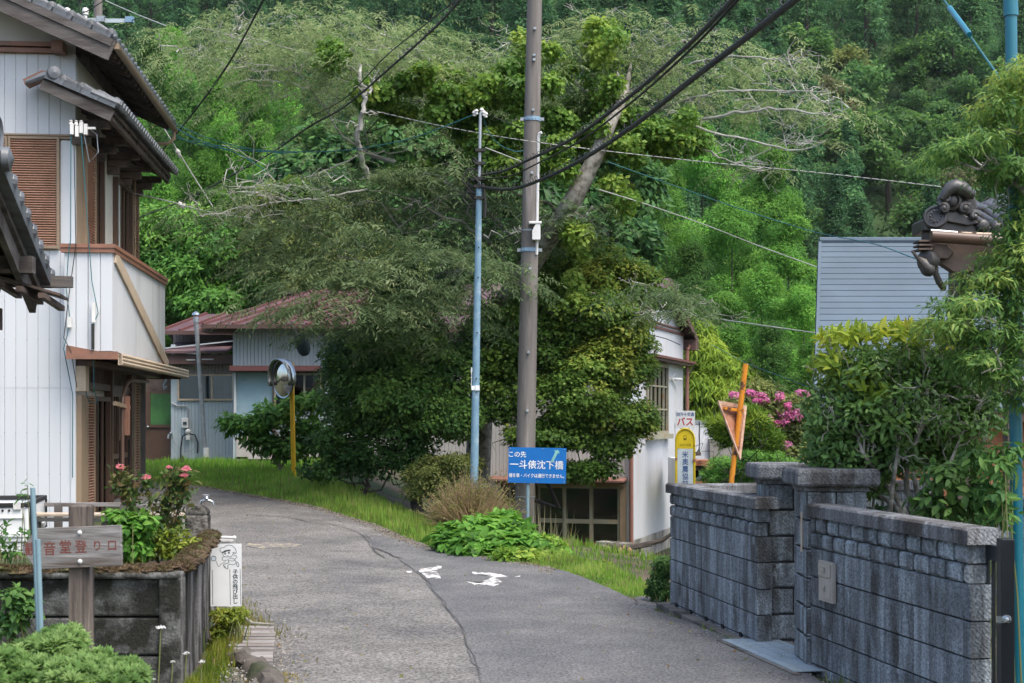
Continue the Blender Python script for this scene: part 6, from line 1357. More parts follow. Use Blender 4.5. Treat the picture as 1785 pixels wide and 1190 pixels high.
# kei truck bed
TR = thing('small_white_truck', 'small white flatbed truck with black rubber along its drop sides', 'truck', (P(43, 0, 14).x, 14.0, 0), .2)
tz = .92
MB().box(-2.0, 0, .0, 1.4, .52, .58).build('bed_floor', M['truck_white'], TR)
for nm, q in (('side_gate', (-2.0, -.0, -.035, .0)), ('side_gate', (-2.0, -.0, 1.4, 1.435)), ('tailgate', (.0, .04, -.03, 1.43)), ('front_panel', (-2.05, -2.0, -.03, 1.43))):
    g_ = MB().box(q[0], q[1], q[2], q[3], .55, tz-.03).build(nm, M['truck_white'], TR, bevel=.012)
    MB().box(q[0]-.005, q[1]+.005, q[2]-.012, q[3]+.012, tz-.03, tz+.012).build('rubber_edge', M['rubber'], g_, bevel=.006)
    if nm == 'side_gate' and q[2] < 0:
        MB().box(-2, 0, -.05, -.035, .6, .64).box(-2, 0, -.05, -.035, .78, .8).build('pressed_rib', M['truck_white'], g_, bevel=.005)
        MB().box(-.1, -.03, -.055, -.03, tz-.05, tz+.02).build('catch', M['white_plastic'], g_)
        for xx in (-.2, -.14): MB().lathe([(.012, 0), (.01, .01), (0, .012)], (xx, -.036, .86), (0, -1, 0), 8).build('bolt', M['black_in'], g_)
    if nm == 'tailgate':
        for yy in (.05, 1.3): MB().box(.04, .06, yy, yy+.03, .6, .9).build('hinge', M['black_metal'], g_)
        MB().box(.04, .055, .1, 1.3, .62, .66).build('pressed_rib', M['truck_white'], g_)
MB().box(-2.0, .0, .15, 1.25, .36, .52).build('chassis', M['black_metal'], TR); MB().box(-.05, .03, .05, 1.35, .34, .5).build('rear_skirt', M['truck_white'], TR, bevel=.01); MB().box(-.9, -.02, -.02, .04, .38, .54).build('side_skirt', M['truck_white'], TR)
for x in (-.55, -2.6):
    for y in (.08, 1.32):
        w_ = thing('wheel', None, None, (0, 0, 0)); w_.parent = TR; w_.location = (x, y, .27); WM[w_.name] = WM[TR.name] @ Matrix.Translation((x, y, .27))
        MB().lathe([(.15, -.07), (.25, -.075), (.27, -.05), (.27, .05), (.25, .075), (.15, .07)], (0, 0, 0), (0, 1, 0), 20).build('tyre', M['rubber'], w_, smooth=True)
        MB().lathe([(0, -.03), (.1, -.05), (.15, -.06), (.155, 0), (.15, .06), (.1, .05), (0, .03)], (0, 0, 0), (0, 1, 0), 16).build('rim', M['chrome'], w_, smooth=True)
cbm = MB().prism([(-2.1, .35), (-3.25, .35), (-3.3, .8), (-2.95, 1.65), (-2.15, 1.72)], (0, 0, 0), X, Zv, (0, 1.4, 0)).build('cab', M['truck_white'], TR, bevel=.03)
MB().prism([(-2.3, .95), (-2.95, .95), (-2.78, 1.5), (-2.3, 1.52)], (0, -.006, 0), X, Zv, (0, .004, 0)).build('side_window', M['glass_dark'], TR)
# plank bench / rail by the house
pk = thing('plank_bench', 'long grey plank bench with a raised back rail in front of the house wall', 'bench', (PX(180, 14.6), 14.6, 0))
def PKb(a, b, Y_, d_, n_, m_): p, q = P(*a, Y_), P(*b, Y_); MB().box(p.x, q.x, Y_, Y_+d_, min(p.z, q.z), max(p.z, q.z)).build(n_, M[m_], pk, world=True, bevel=.004)
PKb((40, 876), (332, 883), 15.2, .04, 'back_rail', 'grey_plank'); PKb((40, 902), (300, 909), 14.4, .05, 'apron', 'grey_plank'); PKb((40, 896), (310, 900), 14.35, .04, 'seat_edge', 'pale_plank')
for k in range(3): p = P(20, 897, 14.4+.2*k); q = P(334, 896, 14.4+.2*k); MB().box(p.x, q.x-.1*k, p.y+.004, p.y+.19, p.z-.02+.0, p.z+.012).build('seat_plank', M['pale_plank'], pk, world=True, bevel=.003)
for px in (60, 180, 300):
    x = PX(px, 14.5); MB().box(x, x+.07, 14.42, 14.49, -.1, PZ(902, 14.4)).build('leg', M['old_wood'], pk, world=True); MB().box(x, x+.07, 15.12, 15.19, -.1, PZ(878, 15.2)).build('leg', M['old_wood'], pk, world=True)
# grey boards laid over the roadside ditch
for k, (x0, x1, y0, y1, l) in enumerate(((408, 478, 1104, 1113, 'farthest weathered board over the roadside ditch, narrowest'), (398, 480, 1115, 1124, 'weathered ditch board, second from the child sign'), (392, 480, 1125, 1132, 'weathered ditch board in the middle of the row'), (398, 478, 1134, 1142, 'weathered ditch board with a brown joint before it'), (408, 477, 1143, 1152, 'weathered ditch board next to the nearest'), (425, 476, 1153, 1170, 'nearest and broadest weathered board over the roadside ditch'))):
    a, b_, c_, e_ = PG(x0, y1), PG(x1, y1), PG(x1, y0), PG(x0, y0); t = thing('ditch_board', l, 'board', (a[0], a[1], .02), 0, 'boards over the ditch'); z_ = .03+.008*(k % 2)
    MB().prism([a, b_, (c_[0], c_[1]-.01), (e_[0], e_[1]-.01)], (0, 0, z_), X, Yv, (0, 0, .035)).build('board', M['grey_plank'], t, world=True, bevel=.004)
wr = thing('white_stick', 'bleached white stick lying on the boards by the child sign', 'stick', (*PG(420, 1098), .06)); a, b_ = PG(397, 1090), PG(440, 1104); MB().tube([(a[0], a[1], .16), ((a[0]+b_[0])/2, (a[1]+b_[1])/2, .12), (b_[0], b_[1], .085), (b_[0]+.2, b_[1]-.05, .08)], [.02, .017, .012, .006], 8).build('stick', M['bark_pale'], wr, world=True, smooth=True)
lg2 = thing('ditch_edge_log', 'dark rounded log lying along the roadside ditch at the picture bottom', 'log', (*PG(440, 1180), .0)); q = [PG(*p) for p in ((412, 1152), (430, 1163), (448, 1176), (470, 1195), (480, 1215))]; lumpy('log', [(a, b, .02) for a, b in q], .09, lg2, 'bark', 6, 30, 12, .18, .8)
# ------------------------------------------------------------------ a fuller leaf shape for plants seen close by
def oval_mesh(name, p, d, n, L, W, C, fold=.15, droop=.12, wide=.45):
    d = unit(d); n = unit(n-d*np.sum(n*d, 1, keepdims=True)); s = np.cross(d, n); k = len(p)
    L = np.broadcast_to(np.asarray(L, float), (k,))[:, None]; W = np.broadcast_to(np.asarray(W, float), (k,))[:, None]
    def at(t, w, h): return p+d*L*t+s*W*w+n*(W*h-L*droop*t*t)
    v = np.stack([at(0, 0, 0), at(.28, wide, fold), at(.66, wide*.78, fold*.8), at(1, 0, 0), at(.66, -wide*.78, fold*.8), at(.28, -wide, fold), at(.28, 0, 0), at(.66, 0, 0)], 1).reshape(-1, 3)
    idx = np.array([0,1,6, 0,6,5, 1,2,7, 1,7,6, 6,7,4, 6,4,5, 2,3,7, 7,3,4]); nf = 8
    me = bpy.data.meshes.new(name); me.vertices.add(k*8); me.vertices.foreach_set('co', v.astype(np.float32).ravel())
    li = (np.arange(k)[:, None]*8+idx[None]).ravel().astype(np.int32); me.loops.add(len(li)); me.loops.foreach_set('vertex_index', li)
    me.polygons.add(k*nf); me.polygons.foreach_set('loop_start', (np.arange(k*nf)*3).astype(np.int32)); me.polygons.foreach_set('use_smooth', [True]*(k*nf)); me.update(calc_edges=True)
    a = me.attributes.new('Col', 'FLOAT_COLOR', 'POINT'); a.data.foreach_set('color', np.concatenate([C, np.ones((k, 1))], 1).repeat(8, 0).astype(np.float32).ravel()); return me
def oval_crown(name, parent, rng, lobes, cs, n, L, W, cols, m='leaf', Lj=.3, fill=1., inner=.55, flat=.75, droop=.2, kind=None, **k):
    cl = lobes_to_clumps(rng, lobes, cs, fill, inner); p, d, nn, C = clump_leaves(rng, cl, n, flat=flat, droop=droop, cols=cols, **k)
    inv = np.array(WM[parent.name].inverted()) if parent is not None else np.eye(4); p = p@inv[:3, :3].T+inv[:3, 3]
    s = rng.uniform(1-Lj, 1+Lj, len(p)); o = link(name, oval_mesh(name, p, d, nn, L*s, W*s, C), M[m], parent)
    if kind: o['kind'] = kind
    return o
# ------------------------------------------------------------------ forest on the hillside: prototypes, then copies
def plume(rng, h, r, n, L, W, cols, cs=.8, top=.0, power=.8, lean=0, tint=0., droop=.6, z0=.12, dens=2.4):
    """a conifer as rounded tufts of drooping sprays set on a cone"""
    k = int(dens*h*r/(cs*cs)); t = rng.random(k)**.75; z = h*(z0+(1-z0)*t); rr = r*(1-t)**power*rng.uniform(.55, 1.05, k)+.12*r*(1-t); a = rng.uniform(0, 2*math.pi, k)
    lump = 1+.18*np.sin(a*3+t*11)+.12*np.sin(a*5-t*17); rr = rr*lump
    c = np.stack([np.cos(a)*rr, np.sin(a)*rr, z], 1); o = unit(np.stack([np.cos(a), np.sin(a), .35+.5*t], 1))
    cl = (c, cs*rng.uniform(.6, 1.25, k)*(1-.45*t), o, np.full(k, tint)+.12*(rng.random(k)-.5))
    p, d, nn, C = clump_leaves(rng, cl, n, flat=.8, droop=droop, cols=cols, out_w=.7, up_w=.5, tspread=.2, lo=.6)
    s = rng.uniform(.6, 1.3, n); return p, d, nn, L*s, W*s, C
def with_trunk(me, name, pts, rad, tm, leafm):
    """joins a trunk to a leaf mesh: one mesh, two materials"""
    mb = MB().tube(pts, rad, 7); o1 = bpy.data.meshes.new(name+'_wood'); o1.from_pydata(mb.v, [], mb.f); o1.materials.append(M[tm])
    import bmesh
    bm = bmesh.new(); bm.from_mesh(me); nfa = len(bm.faces); bm.from_mesh(o1); bm.faces.ensure_lookup_table()
    for f in bm.faces[nfa:]: f.material_index = 1
    bm.to_mesh(me); bm.free(); me.materials.append(M[leafm]); me.materials.append(M[tm]); bpy.data.meshes.remove(o1); return me
rg = np.random.default_rng(21)
ced = []
for k in range(6):
    h = rg.uniform(13, 17); a = plume(rg, h, rg.uniform(2.3, 3.1), 7500, .34, .14, G_CEDAR, .85, droop=.5, dens=3., power=1.05, tint=rg.uniform(-.1, .12)); ced.append((with_trunk(leaf_mesh('cedar_tree', *a), 'cedar_tree', [(0, 0, -1), (0, 0, h*.5), (.1, 0, h*.95)], [.28, .18, .03], 'bark_dark', 'needle'), h))
brd = []
for k in range(6):
    h = rg.uniform(8, 12); lob = [(rg.uniform(-1.8, 1.8), rg.uniform(-1.8, 1.8), h*rg.uniform(.45, .85), *(rg.uniform(1.3, 2.4, 2)), rg.uniform(1, 1.7), rg.uniform(-.2, .2)) for _ in range(9)]
    cl = lobes_to_clumps(rg, lob, .7); cols = [G_DARK, G_MID, G_DARK, G_OLIVE, G_MID, [(.1, .13, .05), (.15, .16, .07), (.2, .19, .1)]][k]
    p, d, nn, C = clump_leaves(rg, cl, 3600, cols=cols); s = rg.uniform(.7, 1.3, len(p)); brd.append((with_trunk(leaf_mesh('broadleaf_tree', p, d, nn, .42*s, .26*s, C), 'broadleaf_tree', [(0, 0, -1), (.1, .1, h*.3), (0, .3, h*.7)], [.25, .2, .06], 'bark_dark', 'leaf_soft'), h))
KLAB = {'c': ['dark green pointed cedar on the far wooded hillside', 'cedar trees on the far hillside'], 'b': ['rounded broadleaf tree among the cedars on the far hillside', 'broadleaf trees on the far hillside']}
nc = nb_ = 0; yy = 108.0; row = 0; spots = []
while yy < 262:
    st_ = 3.9+yy*.011; x = -.40*yy+(row % 2)*st_*.5
    while x < .40*yy: spots.append((x+R.uniform(-1.4, 1.4), yy+R.uniform(-1.6, 1.6))); x += st_*1.12
    yy += st_*.95; row += 1
R.shuffle(spots)
hidden = lambda px, py: False
def blocked(x, y, h):
    px = CX+x/y*F; ptop = HY-(G(x, y)+h-EYE)/y*F
    return ptop < -260 or ptop > 620 or (px < 100 and ptop > 60) or (240 < px < 1130 and 190 < ptop)
spots = [s for s in spots if not blocked(*s, 9)]
for x, y in sorted(spots, key=lambda s: s[1]):
    band = math.sin(x*.06+y*.035)+.5*math.sin(x*.021-y*.06+2); isb = band > .55 or R.random() < .12
    if isb:
        if nb_ >= 290: continue
        nb_ += 1; me, h = brd[R.choice([0, 1, 2, 3, 4, 5] if R.random() < .5 else [0, 1, 2, 4])]; nm, ky, ct = 'broadleaf_tree', 'b', 'tree'
    else:
        if nc >= 298: continue
        nc += 1; me, h = R.choice(ced); nm, ky, ct = 'cedar_tree', 'c', 'tree'
    o = link(nm, me, None); s_ = R.uniform(.75, 1.25); o.location = (x, y, G(x, y)-.4); o.scale = (s_*R.uniform(.9, 1.15), s_, s_); o.rotation_euler = (0, 0, R.uniform(0, 6.28))
    setp(o, KLAB[ky][0], ct, KLAB[ky][1])
print('hill trees', nc, nb_)
# ------------------------------------------------------------------ nearer trees
def tree(name, label, cat, base, parts, trunk=None, group=None):
    t = thing(name, label, cat, base, 0, group); return t
# plume trees (cedar and bamboo like) behind the houses: three shapes copied
pro = []
for k, (h, r) in enumerate(((12, 2.5), (12, 3.0), (12, 2.7), (12, 3.4))):
    a = plume(rg, h, r, 46000, .16, .042, [G_BRIGHT, G_MID, G_BRIGHT, G_BRIGHT][k], .95, droop=.4, dens=2., power=.62, tint=.02, z0=.04)
    lm = leaf_mesh('crown', *a); lm.materials.append(M['needle'])
    tm = MB().tube([(0, 0, -.5), (.05, 0, 5), (.1, 0, 10)], [.16, .09, .02], 7).mesh('trunk'); tm.materials.append(M['bark_dark']); pro.append((lm, tm))
def plume_at(px, py, Y, k, wide, label, name='cedar_tree', group=None, tintm=None):
    x = PX(px, Y); z = G(x, Y); h = PZ(py, Y)-z; t = thing(name, label, 'tree', (x, Y, z-.2), R.uniform(0, 6), group)
    t.scale = (h/12*wide, h/12*wide, h/12); link('crown', pro[k][0], None, t); link('trunk', pro[k][1], None, t); return t
ORD = 'first second third fourth fifth sixth seventh eighth ninth tenth eleventh twelfth thirteenth'.split()
def ranks(l): o_ = sorted(range(len(l)), key=lambda i: l[i][0]); return {i: ORD[k] for k, i in enumerate(o_)}
GL = 'bright feathery cedars behind the white house'
rk = ranks([(300, 52, 58, 0, .75), (262, 80, 56, 1, .7), (384, 112, 57, 2, .75), (225, 130, 54, 0, .7), (330, 150, 53, 1, .7), (438, 150, 55, 0, .7), (500, 132, 57, 3, .7), (395, 205, 51, 2, .8), (446, 212, 50, 0, .75), (548, 190, 54, 1, .8), (352, 262, 48, 3, .9), (275, 275, 48, 0, .9), (480, 262, 49, 2, .9)])
for i, (px, py, Y, k, wd_) in enumerate([(300, 52, 58, 0, .75), (262, 80, 56, 1, .7), (384, 112, 57, 2, .75), (225, 130, 54, 0, .7), (330, 150, 53, 1, .7), (438, 150, 55, 0, .7), (500, 132, 57, 3, .7), (395, 205, 51, 2, .8), (446, 212, 50, 0, .75), (548, 190, 54, 1, .8), (352, 262, 48, 3, .9), (275, 275, 48, 0, .9), (480, 262, 49, 2, .9)]): plume_at(px, py, Y, k, wd_, f'bright feathery cedar in the grove, its top {rk[i]} counted from the white house eave', group=GL)
rk = ranks([(1290, 190, 58, 1, .8), (1345, 255, 55, 0, .9), (1225, 215, 57, 3, .75), (1275, 330, 51, 3, .85), (1378, 375, 49, 0, 1.0), (1205, 425, 48, 1, 1.0), (1330, 455, 45, 3, 1.0), (1265, 505, 43, 0, 1.1), (1398, 500, 44, 2, 1.05), (1345, 560, 40, 1, 1.15), (1425, 580, 40, 0, 1.1)])
for i, (px, py, Y, k, wd_) in enumerate([(1290, 190, 58, 1, .8), (1345, 255, 55, 0, .9), (1225, 215, 57, 3, .75), (1275, 330, 51, 3, .85), (1378, 375, 49, 0, 1.0), (1205, 425, 48, 1, 1.0), (1330, 455, 45, 3, 1.0), (1265, 505, 43, 0, 1.1), (1398, 500, 44, 2, 1.05), (1345, 560, 40, 1, 1.15), (1425, 580, 40, 0, 1.1)]): plume_at(px, py, Y, k, wd_, f'bright bushy cedar, its top {rk[i]} counted from the pale tree towards the slate roof', group='bushy cedars beside the slate roof')
rk = ranks([(1120, 190, 60, 0, .75), (1160, 262, 55, 2, .8), (1060, 230, 60, 1, .8), (1000, 200, 62, 2, .9), (1110, 350, 50, 1, .9)])
for i, (px, py, Y, k, wd_) in enumerate([(1120, 190, 60, 0, .75), (1160, 262, 55, 2, .8), (1060, 230, 60, 1, .8), (1000, 200, 62, 2, .9), (1110, 350, 50, 1, .9)]):
    t = plume_at(px, py, Y, k, wd_, f'dark shaded cedar behind the leaning trunk, its top {rk[i]} counted from the concrete pole', group='shaded cedars behind the pale tree')
def leafy_tree(name, label, lobes, base, cs, n, L, W, cols, m='leaf', group=None, bark='bark_dark', tr=.18, limbs=6, oval=False, seed=1, cname='crown', **k):
    r_ = np.random.default_rng(seed); bx_, by_ = base; bz_ = G(bx_, by_); t = thing(name, label, 'tree' if 'tree' in name or name in ('maple',) else 'shrub', (bx_, by_, bz_), 0, group)
    (oval_crown if oval else crown_obj)(cname, t, r_, lobes, cs, n, L, W, cols, m=m, **k)
    mb = MB(); cen = np.mean([lb[:3] for lb in lobes], 0); fork = np.array([bx_*.5+cen[0]*.5, by_*.5+cen[1]*.5, bz_+(cen[2]-bz_)*.5])
    q = branchy(mb, r_, (bx_, by_, bz_-.2), fork, tr, tr*.6, .3, 6, 8); mb.build('trunk', M[bark], t, world=True, smooth=True)
    for lb in [lobes[i] for i in r_.permutation(len(lobes))[:limbs]]:
        m2 = MB(); branchy(m2, r_, q[r_.integers(3, 7)], lb[:3], tr*.45, tr*.08, .4, 6, 6, 4, .25); m2.build('limb', M[bark], t, world=True, smooth=True)
    return t
# mid-distance broadleaf trees that fill between
leafy_tree('chestnut_tree', 'lush green leafy tree standing behind the maroon roof', [pl(300, 400, 95, 60, 43), pl(400, 440, 120, 70, 42.5), pl(330, 490, 90, 60, 42), pl(470, 490, 90, 60, 42), pl(275, 520, 60, 45, 42), pl(380, 530, 90, 40, 41.5), pl(270, 450, 50, 60, 42.5)], (PX(370, 43), 43.2), .5, 46000, .19, .075, G_BRIGHT, group=None, seed=31, droop=.5, tspread=.25)
leafy_tree('walnut_tree', 'olive green loose tree between the maroon roof and the dark maple', [pl(520, 420, 100, 70, 41, tint=-.05), pl(600, 470, 100, 70, 41), pl(540, 500, 80, 40, 40.5), pl(470, 380, 80, 45, 42), pl(620, 540, 90, 40, 39), pl(680, 480, 70, 60, 40), pl(590, 380, 90, 60, 43)], (PX(600, 42), 42), .45, 34000, .16, .055, G_OLIVE, seed=32, droop=.5)
for i, (lb, bs__, cl_, lab) in enumerate((([pl(560, 290, 110, 80, 46), pl(690, 250, 120, 80, 46), pl(620, 370, 120, 80, 45), pl(520, 350, 80, 80, 46)], (620, 46), G_DARK, 'deep green tree behind the left side of the pale tree'),
    ([pl(830, 250, 120, 90, 47), pl(780, 350, 110, 90, 46), pl(900, 350, 110, 90, 46), pl(760, 440, 100, 80, 45), pl(880, 450, 100, 80, 45)], (830, 47), G_DARK, 'deep green tree behind the blue pole'),
    ([pl(1000, 270, 110, 90, 48), pl(1080, 330, 90, 90, 47), pl(980, 400, 100, 90, 46), pl(1080, 440, 80, 80, 46)], (1020, 48), G_DARK, 'deep green tree behind the leaning trunk'))):
    leafy_tree('evergreen_tree', lab, lb, (PX(bs__[0], bs__[1]), bs__[1]), .6, 15000, .3, .15, cl_, seed=40+i, group='deep green trees behind the pale tree')
leafy_tree('weeping_tree', 'lime green weeping tree beside the workshop downpipe', [pl(1225, 615, 40, 40, 41), pl(1255, 660, 60, 45, 40.5), pl(1225, 700, 45, 50, 40), pl(1290, 690, 50, 50, 40), pl(1300, 745, 50, 40, 40), pl(1215, 575, 25, 25, 41.5), pl(1250, 750, 50, 30, 39.5)], (PX(1250, 41), 41), .4, 16000, .36, .05, G_LIME, m='leaf_soft', seed=50, droop=1.6, out_w=.35)
# ------------------------------------------------------------------ the big pale spreading tree
BT = 27.0
big = thing('silk_tree', 'big spreading pale grey-green tree with bleached twigs and a leaning trunk', 'tree', (PX(836, BT), BT, G(PX(836, BT), BT)))
r_ = np.random.default_rng(77)
tpts = [P(*p) for p in ((832, 840, 27), (838, 720, 26.9), (848, 625, 26.6), (880, 530, 26), (935, 445, 25), (985, 372, 24.4), (1030, 290, 24.2), (1062, 220, 24.2), (1088, 165, 24.6), (1100, 110, 25))]
MB().tube([Vector(v) for v in smoothpath(tpts, 6)], list(np.interp(np.linspace(0, 1, 55), [0, .3, .6, .85, 1], [.25, .21, .16, .085, .02])), 12).build('trunk', M['bark_grey'], big, world=True, smooth=True)
def limb_px(pts, r0, r1, n_tw=6, tl=.9, bark='bark_pale', sides=7):
    q = np.array(smoothpath([P(p[0], p[1], p[2]-1.1) for p in pts], 5)); q[1:-1] += r_.normal(size=(len(q)-2, 3))*.018; rs_l = list(np.linspace(r0, r1, len(q)))
    mb = MB().tube([Vector(v) for v in q], rs_l, sides)
    for _ in range(n_tw):
        i = r_.integers(len(q)//4, len(q)); d = r_.normal(size=3)*np.array([1, 1, .35])+np.array([0, 0, .15]); d = d/np.linalg.norm(d)
        branchy(mb, r_, q[i], q[i]+d*tl*r_.uniform(.5, 1.2), max(rs_l[i]*.45, .01), .004, .3, 5, 4, 3, .5, .6)
    return mb.build('limb', M[bark], big, world=True, smooth=True)
LIMBS = [([(880, 530, 27), (860, 505, 27), (825, 478, 26.6), (780, 455, 26.2), (700, 452, 25.6), (620, 456, 25), (560, 440, 24.6)], .06, .012),
 ([(905, 490, 27), (860, 430, 26.8), (810, 390, 26.4), (770, 376, 26), (700, 340, 25.6), (640, 330, 25)], .07, .012),
 ([(985, 372, 27), (930, 345, 27), (860, 330, 27), (780, 345, 26.6), (690, 400, 26)], .06, .012),
 ([(935, 445, 27), (800, 330, 27.2), (700, 290, 27.2), (640, 265, 27.2), (620, 235, 27), (632, 200, 27), (630, 160, 27), (622, 120, 27)], .09, .04),
 ([(630, 160, 27), (645, 145, 27), (700, 110, 27), (760, 95, 27.2)], .035, .01), ([(622, 125, 27), (560, 100, 26.6), (470, 72, 26), (390, 60, 25.6)], .04, .01),
 ([(700, 290, 27.2), (600, 240, 26.6), (520, 130, 26), (430, 108, 25.5)], .05, .01), ([(640, 265, 27.2), (560, 300, 26), (480, 318, 25), (400, 330, 24.5)], .04, .01),
 ([(640, 330, 25), (560, 345, 24.6), (500, 350, 24.4), (440, 360, 24.2), (370, 372, 24)], .035, .01), ([(500, 350, 24.4), (440, 330, 24.2), (390, 322, 24)], .02, .008),
 ([(1062, 220, 27), (1010, 150, 27), (960, 90, 27), (900, 60, 27)], .07, .012), ([(1088, 165, 27), (1068, 110, 27), (1055, 50, 27)], .07, .03), ([(1100, 110, 27), (1150, 85, 27), (1230, 60, 26.6)], .04, .01),
 ([(1088, 165, 27), (1180, 120, 26.6), (1260, 100, 26), (1340, 103, 25.6), (1410, 100, 25.2)], .06, .01), ([(1062, 220, 27), (1150, 190, 26.4), (1250, 160, 25.8), (1350, 158, 25.4), (1440, 160, 25)], .06, .01),
 ([(1045, 260, 27), (1150, 225, 26.4), (1240, 205, 26), (1340, 190, 25.6), (1420, 197, 25.3), (1480, 188, 25)], .07, .01), ([(1030, 290, 27), (1150, 222, 26), (1290, 240, 25.4), (1390, 262, 25), (1440, 245, 24.8)], .05, .01),
 ([(1030, 290, 27), (1130, 250, 26.4), (1230, 262, 26), (1280, 285, 25.6), (1330, 298, 25.4)], .05, .01), ([(880, 530, 27), (960, 545, 26.6), (1060, 546, 26), (1150, 545, 25.4), (1200, 540, 25)], .07, .02),
 ([(935, 445, 27), (960, 420, 26.6), (1000, 395, 26), (1040, 380, 25.6)], .03, .01), ([(860, 330, 27), (820, 250, 27.4), (760, 190, 27.6), (700, 165, 27.6)], .05, .012)]
limb_px([(640, 310, 25.2), (627, 255, 24.8), (624, 230, 24.6), (634, 195, 24.5), (635, 165, 24.5), (628, 140, 24.5), (628, 112, 24.6)], .05, .025, 3, .5); limb_px([(633, 170, 24.5), (645, 158, 24.5), (648, 146, 24.5), (665, 130, 24.6)], .028, .012, 2, .5)
for pts, a, b_ in LIMBS: limb_px(pts, a*(.45 if pts[-1][0] < 620 else .6), b_*.6, 7)
PLATES = [(380,60,110,22),(520,40,140,24),(650,58,130,28),(560,110,150,24),(420,112,100,20),(700,112,120,24),(320,92,60,14),(800,135,100,24),(660,170,120,24),(850,95,60,16),(1000,62,80,28),(1080,100,90,24),(1180,72,90,24),(1050,30,60,18),(1230,122,90,18),(1350,112,80,12),(1400,168,80,13),(1280,190,90,18),(1440,200,60,12),(1180,160,90,20),(1390,248,60,10),(1000,180,90,24),(1310,290,50,12),(900,200,100,22),(480,75,120,20),(600,75,120,20),(740,75,90,20),(560,150,90,20),(760,170,80,20)]
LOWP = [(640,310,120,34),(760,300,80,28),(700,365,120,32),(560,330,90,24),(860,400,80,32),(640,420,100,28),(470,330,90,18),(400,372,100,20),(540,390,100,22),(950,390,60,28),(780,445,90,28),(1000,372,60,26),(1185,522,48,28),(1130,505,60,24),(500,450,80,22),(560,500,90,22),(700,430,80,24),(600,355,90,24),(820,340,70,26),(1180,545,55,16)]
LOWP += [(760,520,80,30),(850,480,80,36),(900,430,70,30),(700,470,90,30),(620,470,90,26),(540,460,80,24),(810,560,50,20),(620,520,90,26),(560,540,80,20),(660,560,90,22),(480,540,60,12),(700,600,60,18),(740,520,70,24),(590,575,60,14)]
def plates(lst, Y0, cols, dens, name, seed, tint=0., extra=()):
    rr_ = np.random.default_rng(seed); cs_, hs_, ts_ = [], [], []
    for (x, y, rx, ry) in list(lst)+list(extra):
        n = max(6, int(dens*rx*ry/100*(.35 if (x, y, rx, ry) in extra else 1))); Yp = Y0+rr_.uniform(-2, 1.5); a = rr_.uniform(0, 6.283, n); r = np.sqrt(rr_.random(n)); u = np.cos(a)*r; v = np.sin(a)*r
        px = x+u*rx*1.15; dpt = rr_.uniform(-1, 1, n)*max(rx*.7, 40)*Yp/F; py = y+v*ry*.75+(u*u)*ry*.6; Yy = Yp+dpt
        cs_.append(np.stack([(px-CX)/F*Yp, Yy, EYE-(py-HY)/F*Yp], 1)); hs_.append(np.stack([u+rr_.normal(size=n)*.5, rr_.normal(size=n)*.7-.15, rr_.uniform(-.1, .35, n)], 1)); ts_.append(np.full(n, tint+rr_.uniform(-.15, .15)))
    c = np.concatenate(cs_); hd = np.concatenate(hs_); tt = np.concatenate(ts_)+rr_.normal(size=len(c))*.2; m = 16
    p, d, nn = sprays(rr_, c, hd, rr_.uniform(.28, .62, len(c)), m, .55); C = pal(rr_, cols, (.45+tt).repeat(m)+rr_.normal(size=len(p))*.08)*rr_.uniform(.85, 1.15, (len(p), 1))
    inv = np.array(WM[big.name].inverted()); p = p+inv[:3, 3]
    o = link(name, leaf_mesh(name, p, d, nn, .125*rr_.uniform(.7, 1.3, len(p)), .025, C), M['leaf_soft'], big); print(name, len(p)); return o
plates(PLATES, 26.4, G_GREY, 3.7, 'crown', 5, .05, extra=((620,110,330,90),(700,200,260,60),(1130,110,260,80),(1000,180,200,90)))
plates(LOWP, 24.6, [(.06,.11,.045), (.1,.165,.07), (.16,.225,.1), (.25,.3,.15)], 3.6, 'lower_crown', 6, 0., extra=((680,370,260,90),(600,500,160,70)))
mb = MB()
for (x, y, rx, ry) in PLATES+LOWP[:14]:
    for k in range(3):
        Yp = (26.2 if (x, y, rx, ry) in PLATES else 24.8)+r_.uniform(-1.5, 1); a = np.array(P(x+r_.uniform(-.5, .5)*rx, y+r_.uniform(-.2, .6)*ry, Yp)); e = a+np.array([r_.choice([-1, 1])*rx*Yp/F*r_.uniform(.4, .8), r_.uniform(-.8, .8), r_.uniform(-.05, .2)])
        branchy(mb, r_, a, e, .014, .004, .45, 6, 4, 3, .4, .6)
mb.build('twigs', M['bark_pale'], big, world=True)['kind'] = 'stuff'
# climbing vine over the tree
vn = thing('climbing_vine', 'yellow-green broad-leaved vine draped over the pale tree', 'vine', P(1060, 300, 26.5))
VL = [(577,100,9,34,.1),(740,145,60,20,0),(700,200,90,55,-.1),(800,170,50,30,.05),(860,180,55,55,0),(1046,62,15,16,.3),(1050,120,20,55,.2),(1050,200,34,55,0),(780,250,100,60,-.15),(985,180,36,75,0),(960,262,40,45,0),(1150,215,60,12,-.1),(1160,245,60,16,-.1),(1003,470,9,62,.3),(1085,320,30,48,.1),(1105,245,70,18,.15),(900,270,60,40,0),(500,340,45,14,.35),(930,110,30,50,.1)]
crown_obj('foliage', vn, np.random.default_rng(9), [pl(x+R.uniform(-.9, .9)*rx, y+R.uniform(-1, 1)*max(ry, 14), rx*.4, max(ry*.45, 7), 24.9+R.uniform(-1., .6), depth=max(min(rx, 60), 18)*18/F, tint=t+R.uniform(-.2, .2)) for x, y, rx, ry, t in VL for _ in range(7)], .24, 62000, .09, .07, [(.075, .175, .03), (.125, .255, .04), (.2, .345, .055), (.32, .43, .075)], m='leaf', fold=.12, droop=.5, up_w=.35, out_w=.6, inner=.1, lo=.2, fill=.7)
mb = MB()
